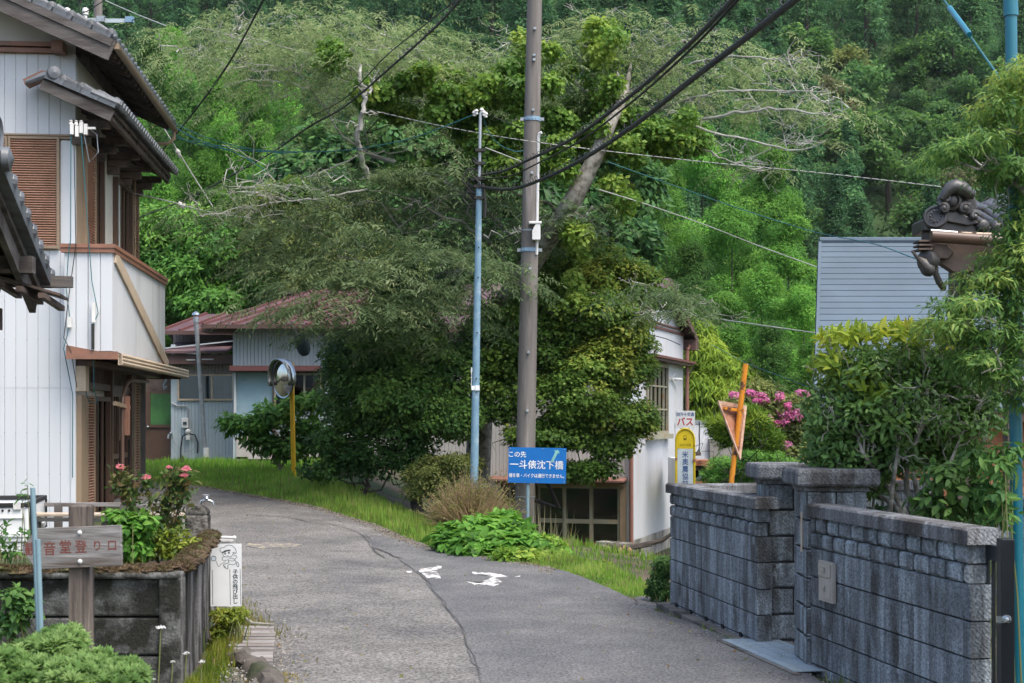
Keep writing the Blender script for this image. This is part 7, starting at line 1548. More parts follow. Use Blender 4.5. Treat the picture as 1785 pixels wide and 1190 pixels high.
for x, y, rx, ry, t in VL:
    for k in range(2): branchy(mb, r_, P(x-rx*.7, y+ry*.6, 26.1), P(x+rx*.7, y-ry*.3, 26), .012, .005, .5, 5, 4)
mb.build('stem', M['bark_dark'], vn, world=True)['kind'] = 'stuff'
# ------------------------------------------------------------------ maples in the middle
leafy_tree('maple', 'dark green layered maple between the traffic mirror and the blue pole', [pl(x, y, rx, ry, 25.6+dy, tint=t) for x, y, rx, ry, dy, t in ((680,640,115,80,0,-.1),(620,700,80,60,-.2,-.05),(740,730,110,60,-.5,.1),(850,600,70,80,.6,-.15),(700,570,95,50,.6,-.25),(765,510,55,40,.8,-.2),(690,490,45,60,.6,-.3),(640,610,80,50,.5,-.25),(780,650,90,60,-.2,-.1),(700,690,110,50,-.7,.15),(800,720,60,50,-.6,.1),(620,755,50,40,-.2,-.2),(600,650,50,50,.2,-.2),(690,540,60,30,.3,.05),(720,600,60,25,.1,.1))], (PX(728, 25.6), 25.6), .27, 100000, .072, .05, [(.045,.115,.034), (.085,.19,.048), (.14,.27,.06), (.21,.35,.075)], seed=61, flat=.6, droop=.25, tr=.14, up_w=.8, tspread=.26, fill=1., inner=.4)
leafy_tree('maple', 'yellow-tinged layered maple growing beside and behind the concrete pole', [pl(x, y, rx, ry, 25.2+dy, tint=t) for x, y, rx, ry, dy, t in ((960,600,90,80,.3,-.3),(1030,560,100,70,0,-.05),(1065,480,70,45,.3,.35),(1075,565,60,60,-.2,.3),(1000,690,100,70,-.3,-.1),(1085,650,60,60,-.1,.05),(960,760,90,40,-.3,-.25),(1070,770,60,40,-.2,-.15),(885,680,60,70,.3,-.1),(1110,610,40,50,.2,-.1),(1050,440,40,40,1,.15),(1010,480,60,45,.9,.05),(985,430,45,40,1.2,.0),(900,545,70,45,.8,-.2),(860,570,50,40,.9,-.3),(960,500,60,45,.9,-.1),(940,455,45,36,1.2,-.1),(1100,560,40,40,.6,.1),(930,530,60,60,.7,-.4),(1040,630,70,40,-.5,.3),(1100,520,40,40,.3,.1),(890,620,50,40,.2,-.1),(1010,820,70,18,-.3,-.25),(1060,720,70,35,-.4,.1),(1115,730,30,50,-.2,-.1),(1125,480,40,26,.4,.05),(1150,520,40,20,.6,-.05))], (PX(885, 26.4), 26.4), .25, 120000, .07, .05, [(.065,.14,.026), (.115,.215,.038), (.18,.285,.05), (.32,.35,.065)], seed=62, flat=.65, droop=.3, tr=.12, up_w=.8, tspread=.2, fill=1., inner=.4)
# ------------------------------------------------------------------ shrubs and plants along the bank
leafy_tree('cherry_shrub', 'young broad-leaved shrub spreading round the orange mirror pole', [pl(x, y, rx, ry, 28.9, tint=t) for x, y, rx, ry, t in ((430,745,45,25,0),(480,720,45,25,.1),(520,705,35,22,.1),(460,770,40,22,-.1),(540,750,45,30,0),(500,780,50,25,-.1),(570,770,40,30,-.05),(410,740,28,18,0),(545,700,25,15,.1))], (PX(485, 28.9), 28.9), .26, 4300, .15, .075, G_BRIGHT, bark='bark_grey', seed=63, tr=.05, limbs=9, fold=.1, droop=.5)
leafy_tree('dark_shrub', 'low dark shrub under the maple along the grass edge', [pl(x, y, rx, ry, 25, tint=t) for x, y, rx, ry, t in ((590,800,45,32,-.2),(650,800,60,40,-.25),(700,790,50,40,-.2),(570,770,35,25,-.1),(740,810,40,40,-.15),(560,820,40,15,.0))], (PX(640, 25), 25), .22, 9000, .08, .045, G_MID, seed=64, tr=.05, limbs=4)
leafy_tree('azalea_shrub', 'rounded olive green clipped shrub behind the dry bush', [pl(x, y, rx, ry, 23.3, tint=t) for x, y, rx, ry, t in ((755,830,50,38,.1),(800,810,40,25,.05),(730,850,28,25,.1),(790,850,50,30,-.05))], (PX(765, 23.3), 23.3), .16, 20000, .05, .025, G_OLIVE, seed=65, tr=.04, limbs=4, lo=.6)
# dry brush clump: tan bare stems with few leaves
db = thing('dry_bush', 'dry tan brushwood shrub with bare upright stems by the poles', 'shrub', (PX(822, 21.4), 21.4, G(PX(822, 21.4), 21.4)))
rg = np.random.default_rng(66); n = 2600; b0 = np.array([PX(822, 21.4), 21.4, PZ(925, 21.4)]); a = rg.uniform(0, 2*math.pi, n); el = rg.uniform(.0, 1.25, n)**.8
ce = np.array(P(822, 868, 21.4)); u = np.stack([np.cos(a)*np.sin(el), np.sin(a)*np.sin(el), np.cos(el)], 1)
st0 = b0+u*np.array([.28, .25, .15])*rg.uniform(0, 1.6, (n, 1)); d = unit(u*np.array([1, 1, 1.0])+rg.normal(size=(n, 3))*.22); Ls = .85*rg.uniform(.3, 1, n)*(1-.25*np.sin(el))
inv = np.array(WM[db.name].inverted()); st0 = st0+inv[:3, 3]
db_ = link('stems', leaf_mesh('stems', st0, d, rdir(rg, n), Ls, .014, pal(rg, [(.2, .14, .08), (.42, .31, .19), (.6, .48, .3)], rg.random(n))), M['leaf_soft'], db); db_['kind'] = 'stuff'
n = 9500; i = rg.integers(0, 2600, n); p = st0[i]+d[i]*(Ls[i]*rg.uniform(.35, 1.05, n))[:, None]
o = link('leaves', leaf_mesh('leaves', p, unit(d[i]+rg.normal(size=(n, 3))*.7), rdir(rg, n), .045*rg.uniform(.6, 1.3, n), .02, pal(rg, [(.26, .21, .1), (.28, .28, .09), (.2, .25, .07), (.42, .35, .18)], rg.random(n))), M['leaf_soft'], db); o['kind'] = 'stuff'
# bright weeds in front of the poles
def herb(name, label, lobes, base, cs, n, L, W, cols, seed, cat='plant', m='leaf', stems=30, group=None, **k):
    t = thing(name, label, cat, (base[0], base[1], G(*base)), 0, group); r2 = np.random.default_rng(seed); oval_crown('foliage', t, r2, lobes, cs, n, L, W, cols, m=m, **k)
    mb = MB()
    for _ in range(stems):
        lb = lobes[r2.integers(len(lobes))]; e = np.array(lb[:3])+r2.normal(size=3)*np.array(lb[3:6])*.45; f = np.array([e[0]+r2.normal()*.06, e[1]+r2.normal()*.06, 0]); f[2] = G(f[0], f[1])-.03
        mb.tube([f, (f+e)/2+r2.normal(size=3)*.03, e], [.007, .006, .003], 4)
    mb.build('stems', M['soil'] if False else M['stemgreen'], t, world=True)['kind'] = 'stuff'; return t
D('stemgreen', (.1, .16, .04), .7, (.15, .13, .05), 5)
herb('leafy_weed', 'bright green broad-leaved weeds massed before the concrete pole', [pl(x, y, rx, ry, 18.6+dy, tint=t) for x, y, rx, ry, dy, t in ((800,935,35,22,0,0),(850,925,45,22,.2,.1),(900,930,35,25,.1,.1),(870,955,50,20,-.5,0),(830,960,45,18,-.5,-.1),(920,955,45,20,-.4,.05),(790,955,25,15,-.3,-.1),(880,915,30,12,.4,.2),(940,965,40,16,-.5,.0))], (PX(860, 18.6), 18.6), .2, 5200, .15, .095, [(.05, .14, .022), (.09, .24, .032), (.15, .34, .05), (.22, .42, .07)], 71, out_w=.5, up_w=.8, droop=.35)
herb('leafy_weed', 'yellowish green weeds spilling down the bank beneath the workshop doors', [pl(x, y, rx, ry, 17.6+dy, tint=t) for x, y, rx, ry, dy, t in ((960,960,30,25,.6,.2),(930,975,45,15,0,.1),(970,985,40,12,0,0),(900,975,40,12,-.2,0),(1000,992,35,9,-.2,-.1),(1040,998,35,8,-.2,-.1))], (PX(960, 17.6), 17.6), .16, 5200, .085, .045, [(.08, .17, .022), (.14, .27, .03), (.22, .36, .045), (.33, .41, .07)], 72, out_w=.5, up_w=.7)
herb('roadside_bush', 'small dark green bush at the foot of the far block wall', [pl(x, y, rx, ry, 14.1, tint=t) for x, y, rx, ry, t in ((1156,985,16,22,0),(1150,1010,18,22,-.05),(1160,1030,16,16,-.1),(1140,1030,12,12,0))], (PX(1152, 14.1), 14.1), .09, 5200, .035, .017, G_MID, 73)
# grasses
def edge_grass(name, pts, w_in, w_out, n, h, cols, seed, lean=.35, wdt=.014, tint=0.):
    r2 = np.random.default_rng(seed); pts = np.array(pts); s = np.r_[0, np.cumsum(np.linalg.norm(np.diff(pts, axis=0), axis=1))]; u = r2.random(n)*s[-1]
    x = np.interp(u, s, pts[:, 0]); y = np.interp(u, s, pts[:, 1]); tx_ = np.interp(u+.05, s, pts[:, 0])-np.interp(u-.05, s, pts[:, 0]); ty_ = np.interp(u+.05, s, pts[:, 1])-np.interp(u-.05, s, pts[:, 1]); l = np.hypot(tx_, ty_)+1e-9
    patch = .5+.5*np.sin(u*3.1+1)*np.sin(u*1.3); off = w_in+(w_out-w_in)*r2.random(n)**1.2
    x = x+ty_/l*off; y = y-tx_/l*off; hh = h*(.25+.75*np.clip((off-w_in)/max(.35, 1e-3), 0, 1))*(.55+.6*patch)
    return blades(name, r2, x, y, gz(x, y)-.01, hh, wdt, cols, lean, tint)
GR = [(.095, .19, .028), (.15, .29, .04), (.23, .38, .06), (.35, .42, .11)]
REs = [(.45,16.6),(-.55,18.0),(-1.12,18.9),(-1.95,21.2),(-3.5,23.4),(-5.6,25.9),(-9,28.4)]
edge_grass('bank_grass', REs[2:], -.02, 2.2, 20000, .19, GR, 81); edge_grass('verge_grass', REs, -.1, .7, 10000, .09, [(.08, .12, .03), (.13, .19, .04), (.2, .24, .06), (.28, .26, .1)], 82)
edge_grass('corner_grass', [(1.25, 14.3), (.9, 15.4), (.45, 16.6), (-.2, 17.6)], -.05, .8, 6000, .1, GR, 83)
r2 = np.random.default_rng(84); n = 14000; x = r2.uniform(-10, -4.2, n); y = r2.uniform(26.2, 34.5, n); keep = (x > -.30*y+.7) & (y > 26.4+(x+4.5)*-.35); x, y = x[keep], y[keep]
blades('lawn_grass', r2, x, y, gz(x, y)-.01, .16, .02, [(.07, .17, .018), (.12, .28, .028), (.19, .38, .04), (.28, .43, .07)], .35, -.1)
n = 3500; x = r2.uniform(.2, 2.6, n); y = r2.uniform(17, 32, n); blades('slope_grass', r2, x, y, gz(x, y)-.01, .12, .02, GR, .4)
# stray tall grass heads by the workshop doors
n = 46; x = PX(965, 19)+r2.normal(size=n)*.16; y = 18.6+r2.normal(size=n)*.3; blades('tall_grass', r2, x, y, gz(x, y), .5, .008, [(.2, .2, .08), (.36, .32, .2), (.45, .4, .28)], .5)
# left verge below the sign
n = 3600; u = r2.random(n); y = 8.2+4.4*u; x = np.interp(y, [8.2, 9.5, 10.4, 11.3, 12.6], [-2.02, -2.09, -2.17, -2.27, -2.55])+np.abs(r2.normal(size=n))*.075
blades('verge_weeds', r2, x, y, gz(x, y), .11, .012, [(.11, .19, .025), (.16, .23, .025), (.26, .31, .035), (.34, .3, .07)], .6)
n = 2600; y = 11.2+3.8*r2.random(n); x = np.interp(y, [11, 12.5, 14, 15.5], [-1.95, -2.45, -3.0, -3.5])+r2.normal(size=n)*.14; blades('edge_weeds', r2, x, y, gz(x, y)+.02, .06, .01, [(.12, .14, .03), (.2, .2, .06), (.28, .26, .1)], .8)
herb('yellow_weed', 'yellow-green weeds crowding below the child warning sign', [pl(x, y, rx, ry, 10.9, depth=.12, tint=t) for x, y, rx, ry, t in ((395,1075,26,18,.1),(385,1100,18,18,0),(415,1072,16,12,.1),(378,1130,12,22,-.1),(384,1160,14,20,-.2))], (PX(392, 10.9), 10.9), .05, 3400, .035, .014, [(.07, .12, .015), (.14, .2, .02), (.22, .28, .03), (.3, .3, .06)], 85, stems=60)
def gfx(n):
    y = r2.uniform(7.6, 12.4, n); x = np.interp(y, [7, 9, 10, 11.3, 12.5], [-1.72, -1.66, -1.72, -1.98, -2.4])+r2.normal(size=n)*.13; return x, y
gravel('roadside_gravel', r2, 4200, gfx, .022, [(.12, .115, .1), (.24, .23, .21), (.42, .41, .39), (.3, .24, .15)])
n = 500; y = r2.uniform(8.9, 9.7, n); x = -1.55+r2.normal(size=n)*.09; blades('dry_moss', r2, x, y, gz(x, y)+.02, .03, .012, [(.22, .17, .04), (.3, .23, .06), (.2, .2, .05)], 1.5)
def gf2(n):
    y = r2.uniform(16, 26, n); k_ = np.array(REs); x = np.interp(y, k_[:, 1], k_[:, 0])+np.abs(r2.normal(size=n))*-.12+.02; return x, y
gravel('verge_litter', r2, 5200, gf2, .03, [(.2, .18, .13), (.3, .28, .24), (.14, .1, .06)])
def gf3(n):
    y = r2.uniform(8.5, 13.6, n); x = np.interp(y, [8.5, 9.9, 11.1, 13.4], [2.2, 1.85, 1.68, 1.22])+r2.normal(size=n)*.1-.03; return x, y
gravel('wall_foot_gravel', r2, 2600, gf3, .018, [(.1, .095, .085), (.18, .17, .155), (.3, .29, .27)])
# ------------------------------------------------------------------ plants in the planter and before it
D('cane', (.16, .09, .045), .7, (.1, .12, .04), 6)
def rose(label, stems, seed, Y):
    t = thing('rose_bush', label, 'rose', (PX(stems[0][0][0], Y), Y, .3)); r2 = np.random.default_rng(seed); mb = MB(); pp, dd, nn_ = [], [], []
    for st_ in stems:
        q = [np.array(P(*p, Y+r2.uniform(-.08, .08))) for p in st_]; q = smoothpath(q, 5); mb.tube(q, list(np.linspace(.008, .004, len(q))), 5)
        for c in q[2:]:
            for _ in range(9): pp.append(c+r2.normal(size=3)*.035); v_ = r2.normal(size=3)+np.array([0, 0, .1]); dd.append(v_); nn_.append(r2.normal(size=3)*.6+np.array([0, 0, 1]))
    mb.build('stem', M['cane'], t, world=True)
    inv = np.array(WM[t.name].inverted()); n = len(pp); p = np.array(pp)+inv[:3, 3]
    o = link('foliage', oval_mesh('foliage', p, np.array(dd), np.array(nn_), .06*r2.uniform(.6, 1.2, n), .032, pal(r2, [(.03, .075, .02), (.06, .11, .03), (.1, .14, .03), (.13, .09, .035)], r2.random(n))), M['leaf'], t); return t
def bloom(px, py, Y, r, label):
    c = P(px, py, Y); t = thing('rose_bloom', label, 'flower', c, 0, 'pink roses above the planter'); r2 = np.random.default_rng(px); n = 54; a = r2.uniform(0, 6.28, n); lv = r2.random(n); el = .15+1.1*(1-lv)
    u = np.stack([np.cos(a)*np.cos(el), np.sin(a)*np.cos(el), np.sin(el)], 1); p = u*(.1*r)+np.array([0, 0, -.3*r]); d = u
    o = link('petals', oval_mesh('petals', p, d, np.stack([-np.cos(a)*.6, -np.sin(a)*.6, np.full(n, .8)], 1), r*r2.uniform(.75, 1.15, n), r*.75, pal(r2, [(.7, .2, .25), (.78, .34, .37), (.84, .52, .52)], r2.random(n)), .3, -.15, .5), M['petal'], t)
    MB().lathe([(.0, -.55*r), (.2*r, -.45*r), (.3*r, -.25*r), (0, -.2*r)], (0, 0, 0), (0, 0, 1), 8).build('calyx', M['stemgreen'], t)
RYs = 10.4
rose('tall leggy rose bush with bronze-tinged leaves behind the mossy planter wall', [[(285, 960), (292, 900), (300, 860), (310, 835), (320, 822)], [(290, 960), (310, 890), (322, 850), (318, 835)], [(285, 955), (280, 900), (290, 850), (296, 822)], [(282, 950), (268, 900), (258, 860), (254, 838)], [(285, 950), (300, 880), (330, 850)]], 91, RYs)
rose('slender rose cane with sparse leaves nearest the house doors', [[(236, 950), (232, 890), (222, 855), (211, 840), (208, 820)], [(236, 940), (226, 880), (205, 850)]], 92, RYs)
for px, py, r, l in ((209, 816, .042, 'pink rose bloom on the leftmost cane, before the brown doors'), (254, 834, .042, 'pink rose bloom, lowest of the four, over the planter'), (295, 816, .03, 'small flat pink rose bloom facing up beside the paired blooms'), (325, 819, .04, 'pink rose bloom, upper of the close pair above the stone post'), (321, 830, .038, 'pink rose bloom, lower of the close pair above the stone post')): bloom(px, py, RYs-.05, r, l)
herb('potted_herb', 'bright green broad-leaved herb beside the wooden arrow sign', [pl(x, y, rx, ry, 9.9, depth=.12, tint=t) for x, y, rx, ry, t in ((205,905,22,16,.2),(222,930,24,24,.0),(235,955,30,18,-.1),(245,915,20,18,.05),(215,955,16,16,-.1))], (PX(222, 9.9), 9.9), .07, 800, .065, .04, [(.03, .1, .015), (.06, .17, .02), (.1, .25, .035), (.15, .3, .05)], 93, stems=14)
herb('ground_cover', 'yellow-green low weeds filling the planter beneath the roses', [pl(x, y, rx, ry, 10.4, depth=.25, tint=t) for x, y, rx, ry, t in ((190,968,40,14,0),(130,965,50,14,-.1),(225,972,40,14,.1),(330,955,14,20,.1),(270,955,35,18,.1),(300,940,30,25,0),(265,925,30,25,-.2),(310,965,20,10,.2),(240,965,30,12,0))], (PX(280, 10.4), 10.4), .07, 4200, .04, .02, [(.06, .11, .015), (.12, .18, .02), (.2, .26, .03), (.27, .29, .05)], 94, stems=20)
herb('shoot', 'thin leafy shoot rising over the truck corner', [pl(40, 870, 6, 16, 13, depth=.04), pl(46, 850, 3, 12, 13, depth=.03)], (PX(36, 13), 13), .04, 26, .06, .02, G_MID, 95, stems=3)
herb('roadside_weed', 'straggly weeds by the truck wheel behind the planter moss', [pl(x, y, rx, ry, 9.6, depth=.1) for x, y, rx, ry in ((8,962,18,8),(45,938,10,14),(6,930,8,22),(62,952,12,10),(30,964,16,6))], (PX(30, 9.6), 9.6), .06, 130, .055, .028, G_MID, 96, stems=12)
# chrysanthemum mass at the lower left: lobed leaves in tight whorls
ch = thing('chrysanthemum_bush', 'pale green chrysanthemum bush with cut leaves at the foot of the arrow sign', 'plant', (-2.45, 7.0, 0))
r2 = np.random.default_rng(97); lob = [pl(x, y, rx, ry, 7.0+dy, depth=.22, tint=t) for x, y, rx, ry, dy, t in ((30,1148,50,26,.1,0),(110,1128,40,24,.15,.05),(160,1158,40,20,0,.1),(205,1172,40,16,-.1,0),(60,1180,60,30,-.2,-.05),(130,1180,60,30,-.3,0),(210,1185,50,20,-.25,-.05),(10,1170,40,40,-.2,-.05),(40,1215,60,30,-.3,-.05),(160,1230,80,30,-.4,-.1),(85,1115,24,12,.3,-.1),(120,1108,14,12,.3,.1))]
cl = lobes_to_clumps(r2, lob, .055, 1.1, .6); c, rr_, oo, tt_ = cl; pp, dd, nn_, cc_l = [], [], [], []
for i in range(len(c)):
    up_ = unit((oo[i]*.6+np.array([0, -.25, .8]))[None])[0]; a_ = unit(np.cross(up_, [0.3, .9, .1])[None])[0]; b_ = np.cross(up_, a_); base = pal(r2, [(.07, .14, .035), (.12, .22, .058), (.19, .3, .095), (.27, .38, .135)], np.array([.45+tt_[i]+r2.normal()*.2]))[0]
    for k in range(13):
        an = k*2.4; tl = .25+.75*(k/13); v_ = (a_*math.cos(an)+b_*math.sin(an))*tl+up_*(1-tl)*1.2
        for off in (-.55, 0, .55):
            w_ = v_+np.cross(up_, v_)*off; pp.append(c[i]+v_*.012+w_*.004); dd.append(w_); nn_.append(up_+v_*.2); cc_l.append(base*r2.uniform(.8, 1.2))
pp = np.array(pp); inv = np.array(WM[ch.name].inverted()); pp = pp+inv[:3, 3]; n = len(pp)
link('foliage', oval_mesh('foliage', pp, np.array(dd), np.array(nn_), .046*r2.uniform(.6, 1.25, n), .02, np.array(cc_l), .12, .2), M['leaf_soft'], ch); print('chrys', n)
mb = MB()
for lb in lob: mb.tube([(lb[0], lb[1], -.05), (lb[0], lb[1], lb[2])], .012, 5)
mb.build('stems', M['stemgreen'], ch, world=True)['kind'] = 'stuff'
herb('leafy_weed', 'taller dark weed growing through the gap in the planter wall', [pl(x, y, rx, ry, 8.7, depth=.1, tint=t) for x, y, rx, ry, t in ((38,1065,25,25,0),(15,1090,25,20,.1),(25,1040,14,14,.1))], (PX(30, 8.7), 8.7), .06, 420, .06, .034, G_MID, 98, stems=10)
# white umbels and slender stalks in front of the planter wall
def umbel(px, py, Y, r, label, seed):
    t = thing('white_umbel', label, 'flower', (PX(px, Y), Y, -.1), 0, 'white umbels before the planter wall'); r3 = np.random.default_rng(seed); top = np.array(P(px, py, Y)); q = [np.array([top[0]-.05, Y, -.1]), (top+np.array([top[0]-.05, Y, -.1]))/2+np.array([.01, 0, 0]), top-np.array([0, 0, r*.6])]; q = smoothpath(q, 5)
    mb = MB().tube(q, .004, 5); pts = []
    for k in range(16):
        a = k*2.4; rr_ = r*math.sqrt(k/16); e = top+np.array([math.cos(a)*rr_, math.sin(a)*rr_, -.25*rr_]); mb.tube([q[-1], e], .0018, 3); pts.append(e)
    mb.build('stem', M['stemgreen'], t, world=True); pts = np.array(pts).repeat(5, 0)+r3.normal(size=(80, 3))*r*.12; inv = np.array(WM[t.name].inverted())
    link('florets', leaf_mesh('florets', pts+inv[:3, 3], rdir(r3, 80), rdir(r3, 80)*.5+np.array([0, -.3, 1]), r*.35, r*.3, np.full((80, 3), .72)*r3.uniform(.85, 1.1, (80, 1))), M['petal'], t)
for i, (px, py, Y, r, l) in enumerate(((280, 1092, 8.0, .028, 'broad white flower head highest on the planter wall'), (325, 1137, 8.2, .018, 'white flower head on a stalk at the wall corner, middle of three'), (301, 1152, 8.1, .014, 'small closed white flower head low before the wall slab'), (352, 1152, 8.3, .018, 'white flower head on a stalk nearest the road'), (268, 1183, 8.0, .012, 'tiny white bud at the very foot of the wall'))): umbel(px, py, Y, r, l, 100+i)
# ------------------------------------------------------------------ right-hand garden
OY = 9.8
om = thing('osmanthus_bush', 'rounded dense evergreen garden bush with yellow-green top shoots behind the block wall', 'shrub', (PX(1580, OY), OY+.35, 0))
r2 = np.random.default_rng(110); OL = [pl(x, y, rx, ry, OY+.5+dy, depth=.42, tint=t) for x, y, rx, ry, dy, t in ((1490,650,75,58,0,.02),(1580,640,90,55,.1,.02),(1670,660,80,60,.1,-.05),(1460,720,60,60,0,-.08),(1550,720,90,70,-.15,-.08),(1640,740,90,70,-.05,-.1),(1700,720,55,60,.1,-.12),(1480,790,65,55,0,-.15),(1560,790,70,50,0,-.18),(1650,800,60,45,.1,-.18),(1440,780,35,50,.1,-.1),(1500,840,50,35,.1,-.18))]
OC = [(.07, .15, .042), (.11, .225, .055), (.17, .3, .07), (.25, .38, .08)]
oval_crown('crown', om, r2, OL, .12, 18500, .057, .026, OC, m='leaf_gloss', fill=1.2, inner=.45, up_w=.35, out_w=.9, rnd=.9, tspread=.16)
oval_crown('new_shoots', om, r2, [pl(x, y, rx, ry, OY+.4, depth=.35, tint=t) for x, y, rx, ry, t in ((1470,592,50,20,0),(1540,583,60,16,.1),(1610,583,60,16,.1),(1440,640,25,25,-.1),(1680,600,40,16,0),(1500,680,70,60,-.3))], .06, 1500, .085, .032, [(.14, .23, .025), (.23, .34, .033), (.34, .43, .04), (.5, .5, .07)], m='leaf', fill=.5, up_w=.2, out_w=1.1, droop=-.5)
for k, pts in enumerate(([(1590, 935), (1575, 900), (1540, 868), (1500, 850), (1460, 825)], [(1595, 935), (1570, 880), (1535, 830), (1505, 790), (1490, 740)], [(1600, 935), (1600, 870), (1585, 800), (1560, 720)], [(1605, 935), (1620, 880), (1650, 820), (1680, 750)], [(1550, 930), (1552, 880), (1560, 820), (1570, 750)], [(1585, 915), (1550, 895), (1510, 890), (1475, 850)], [(1610, 930), (1605, 895), (1615, 860), (1640, 840)], [(1600, 900), (1580, 840), (1600, 760), (1640, 690)])):
    mb = MB(); q = smoothpath([P(*p, OY+.3+r2.uniform(-.15, .15)) for p in pts], 5); mb.tube([Vector(v) for v in q], list(np.linspace(.026, .008, len(q))), 8)
    for _ in range(5): i = r2.integers(len(q)//2, len(q)); branchy(mb, r2, q[i], q[i]+r2.normal(size=3)*.16+np.array([0, -.05, .12]), .008, .002, .4, 5, 4, 2)
    mb.build('limb', M['bark_grey'], om, world=True, smooth=True)
MB().tube([P(1590, 1010, OY+.3), P(1592, 930, OY+.3)], [.07, .05], 8).build('trunk', M['bark_grey'], om, world=True, smooth=True)
mb = MB()
for _ in range(60):
    a = np.array(P(r2.uniform(1430, 1720), r2.uniform(610, 800), OY+r2.uniform(.1, .5))); branchy(mb, r2, a, a+r2.normal(size=3)*.05+np.array([0, -.04, .16]), .004, .0015, .3, 4, 4, 2)
mb.build('twigs', M['bark_grey'], om, world=True)['kind'] = 'stuff'
# fine-leaved tree leaning into the picture at the top right
rt = thing('overhanging_tree', 'fine-leaved green and yellowish tree hanging in at the picture edge over the garden', 'tree', (3.75, 9.2, 0))
RL = [pl(x, y, rx, ry, 8.9+dy, depth=.45, tint=t) for x, y, rx, ry, dy, t in ((1770,140,50,38,0,.3),(1730,200,55,34,.1,.2),(1785,230,50,50,.2,.15),(1700,255,55,26,0,.0),(1745,300,60,34,.1,-.1),(1640,270,45,12,0,-.05),(1790,340,50,60,.2,-.1),(1770,400,40,40,.1,.05),(1755,450,50,30,.1,.25),(1720,490,60,26,0,.2),(1680,535,60,28,-.1,.1),(1760,530,50,50,.1,-.1),(1640,570,40,20,-.1,.2),(1710,585,60,36,0,-.05),(1770,600,40,50,.1,-.15),(1740,650,45,36,0,-.1),(1690,630,40,26,-.1,0),(1780,690,28,40,.2,-.15),(1800,480,40,60,.2,-.1),(1840,300,50,170,.4,-.1),(1930,180,70,50,.1,.1),(1960,300,80,50,.3,-.05),(2030,250,60,50,-.1,.1),(1920,430,70,50,.1,0),(2010,420,70,40,.3,.05),(1880,560,50,50,.2,-.1))]
RC = [(.045, .12, .028), (.085, .19, .045), (.15, .265, .058), (.3, .37, .08)]
oval_crown('crown', rt, r2, RL, .12, 28000, .052, .014, RC, m='leaf', fill=1.3, inner=.25, flat=.5, droop=.7, up_w=.9, out_w=1., tspread=.2, rnd=.45)
mb = MB(); hub = np.array([3.7, 9.2, 1.2])
mb.tube([(3.75, 9.2, -.1), (3.72, 9.2, .8), hub, (3.6, 9.1, 2.6), (3.4, 9, 3.6)], [.09, .07, .06, .045, .02], 8); mb.build('trunk', M['bark_grey'], rt, world=True, smooth=True)
for lb in RL:
    m2 = MB(); s_ = np.array([3.7-.1*max(0, lb[2]-1.2)*.5, 9.15, max(.9, min(3.4, lb[2]-.3))]); branchy(m2, r2, s_, lb[:3], .018, .005, .35, 6, 5, 3, .35); m2.build('limb', M['bark_grey'], rt, world=True, smooth=True)
# loose saplings beyond the near wall
def sap(label, lobes, seed, cols, base, n, L, W): return herb('sapling', label, lobes, base, .1, n, L, W, cols, seed, cat='sapling', stems=10, out_w=.9, up_w=.4, droop=.8)
sap('bright green big-leaved sapling behind the near block wall', [pl(x, y, rx, ry, 9.0, depth=.16, tint=t) for x, y, rx, ry, t in ((1640,830,28,24,.1),(1705,800,26,22,.25),(1650,890,35,22,0),(1690,860,35,24,0),(1720,870,25,30,-.05),(1620,880,20,20,0))], 121, [(.035, .085, .02), (.06, .135, .03), (.1, .2, .045), (.14, .26, .06)], (PX(1670, 9.0), 9.0), 800, .075, .042)
sap('drooping olive sapling beside the teal pole', [pl(x, y, rx, ry, 8.7, depth=.14, tint=t) for x, y, rx, ry, t in ((1740,810,20,30,0),(1735,860,22,24,-.05),(1765,800,14,40,-.1),(1750,900,26,16,-.1))], 122, G_MID, (PX(1745, 8.7), 8.7), 360, .075, .03)
herb('low_hedge', 'mottled dark low growth behind the near block wall', [pl(x, y, rx, ry, 10.4, depth=.2, tint=t) for x, y, rx, ry, t in ((1530,900,40,18,-.2),(1690,905,40,14,0),(1640,910,30,12,.1))], (PX(1600, 10.4), 10.4), .08, 900, .05, .025, G_DARK, 123, cat='shrub', stems=20)
# picket fence showing darkly behind the bush
pf = thing('dark_fence', 'dark metal picket fence half hidden behind the garden bush', 'fence', (PX(1490, 11.3), 11.3, 0))
for k in range(14): x = .0+k*.07; MB().box(x, x+.02, 0, .02, 0, 1.12).build('picket', M['black_metal'], pf)
MB().box(-.02, 1.0, -.01, .0, 1.02, 1.06).build('rail', M['black_metal'], pf); MB().box(-.02, 1.0, -.01, .0, .2, .24).build('rail', M['black_metal'], pf)
# crape myrtle, needle shrub, ground cover by the rusty sign
cm = leafy_tree('crape_myrtle_tree', 'pink-flowering crape myrtle leaning beside the garden bush', [pl(x, y, rx, ry, 18.5, tint=t) for x, y, rx, ry, t in ((1340,710,60,30,.1),(1370,740,45,40,0),(1320,680,40,20,.1),(1390,790,35,50,-.1),(1350,790,45,35,-.1),(1400,720,25,35,0),(1300,700,35,15,.15))], (PX(1380, 18.5), 18.5), .2, 9500, .07, .035, G_OLIVE, seed=130, tr=.05, limbs=6)
r2 = np.random.default_rng(131)
for i, (x, y, rx, ry) in enumerate(((1360,690,9,12),(1375,708,8,8),(1372,722,16,9),(1385,725,14,8),(1392,718,8,8),(1320,698,8,6),(1332,696,6,5),(1340,730,8,6),(1352,738,7,7),(1395,685,6,6),(1405,688,4,4),(1308,684,8,6),(1280,688,6,4),(1355,768,6,9),(1370,774,8,5),(1327,690,6,5),(1368,735,8,7))):
    crown_obj('blossom', cm, r2, [pl(x, y, rx*.8, ry*.8, 18.1)], .06, 110, .032, .026, [(.5, .1, .27), (.6, .2, .37), (.68, .36, .5)], m='petal')
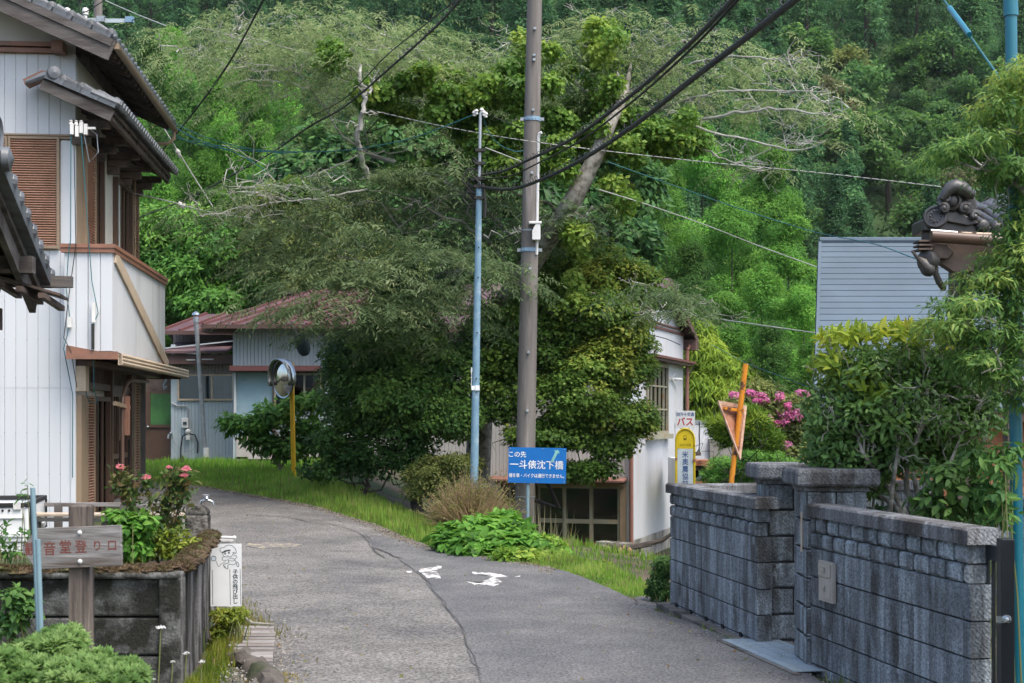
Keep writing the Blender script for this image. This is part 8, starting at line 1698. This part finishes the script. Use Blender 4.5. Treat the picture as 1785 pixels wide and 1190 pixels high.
leafy_tree('yew_shrub', 'bright needle-leaved shrub swallowing the rusty triangular sign', [pl(x, y, rx, ry, 16.9, tint=t) for x, y, rx, ry, t in ((1255,745,22,22,.2),(1290,740,35,25,.15),(1320,740,28,25,.0),(1275,765,30,15,-.1),(1310,765,30,18,-.15),(1345,770,25,22,-.1),(1300,720,20,10,.2))], (PX(1300, 17), 17.0), .13, 15000, .075, .012, [(.035, .085, .012), (.07, .15, .016), (.13, .23, .02), (.22, .31, .03)], seed=132, tr=.03, limbs=5, droop=-.5, out_w=1.1, up_w=.1)
leafy_tree('needle_shrub', 'feathery green shrub at the foot of the leaning orange pole', [pl(x, y, rx, ry, 17.6, tint=t) for x, y, rx, ry, t in ((1260,815,25,22,.1),(1240,830,20,16,.0),(1290,820,22,20,0),(1310,800,25,20,-.1),(1340,810,30,25,-.05),(1370,820,30,20,-.1))], (PX(1285, 17.6), 17.6), .12, 9000, .07, .014, G_BRIGHT, seed=133, tr=.03, limbs=4, droop=-.3)
bs2 = None
def gf4(n):
    y = r2.uniform(9, 24, n); e = np.array(RE); l_ = np.array(LE); xr = np.interp(y, e[:12, 1], e[:12, 0]); xl = np.interp(y, l_[:12, 1], l_[:12, 0]); t = r2.beta(.5, .5, n); return xl+(xr-xl)*(.03+.94*t), y
gravel('road_litter', r2, 420, gf4, .035, [(.16, .1, .05), (.24, .2, .1), (.1, .13, .04), (.3, .26, .18)])
n = 110000; y = np.sqrt(r2.uniform(96**2, 262**2, n)); x = r2.uniform(-.4, .4, n)*y; bump_ = np.abs(r2.normal(size=n))*(.35+.9*(np.sin(x*.5)*np.sin(y*.41)+1)*.5); p = np.stack([x, y, gz(x, y)+bump_], 1)
C_ = pal(r2, [(.022, .06, .024), (.042, .105, .035), (.075, .16, .045), (.12, .2, .06)], .45+.25*np.sin(x*.21)*np.sin(y*.17)+r2.normal(size=n)*.18)
ug = link('undergrowth', leaf_mesh('undergrowth', p, rdir(r2, n), rdir(r2, n)*.6+np.array([0, -.5, .8]), .55*r2.uniform(.5, 1.3, n), .32, C_), M['leaf_soft']); ug['kind'] = 'stuff'
n = 420; y = r2.uniform(7.7, 13.3, n); x = np.interp(y, [7.6, 9.9, 11, 13.3], [2.42, 2.03, 1.72, 1.32])+r2.normal(size=n)*.03; k_ = np.sin(y*5)+np.sin(y*13) > .6; blades('wall_foot_weeds', r2, x[k_], y[k_], gz(x[k_], y[k_]), .09, .012, [(.08, .15, .03), (.14, .22, .04), (.24, .25, .08)], .7)
# ------------------------------------------------------------------ thin air between the near houses and the far slope
hz_ = MB().box(-175, 175, -8, 421, -4.5, 215).mesh('haze'); ho = bpy.data.objects.new('haze', hz_); COL.objects.link(ho); ho['kind'] = 'stuff'
hm = bpy.data.materials.new('haze'); hm.use_nodes = True; hn = hm.node_tree.nodes; hn.remove(hn['Principled BSDF']); pv = hn.new('ShaderNodeVolumePrincipled')
pv.inputs['Color'].default_value = (.86, .93, 1, 1); pv.inputs['Density'].default_value = .00009; pv.inputs['Anisotropy'].default_value = .2
hm.node_tree.links.new(pv.outputs[0], hn['Material Output'].inputs['Volume']); hz_.materials.append(hm)
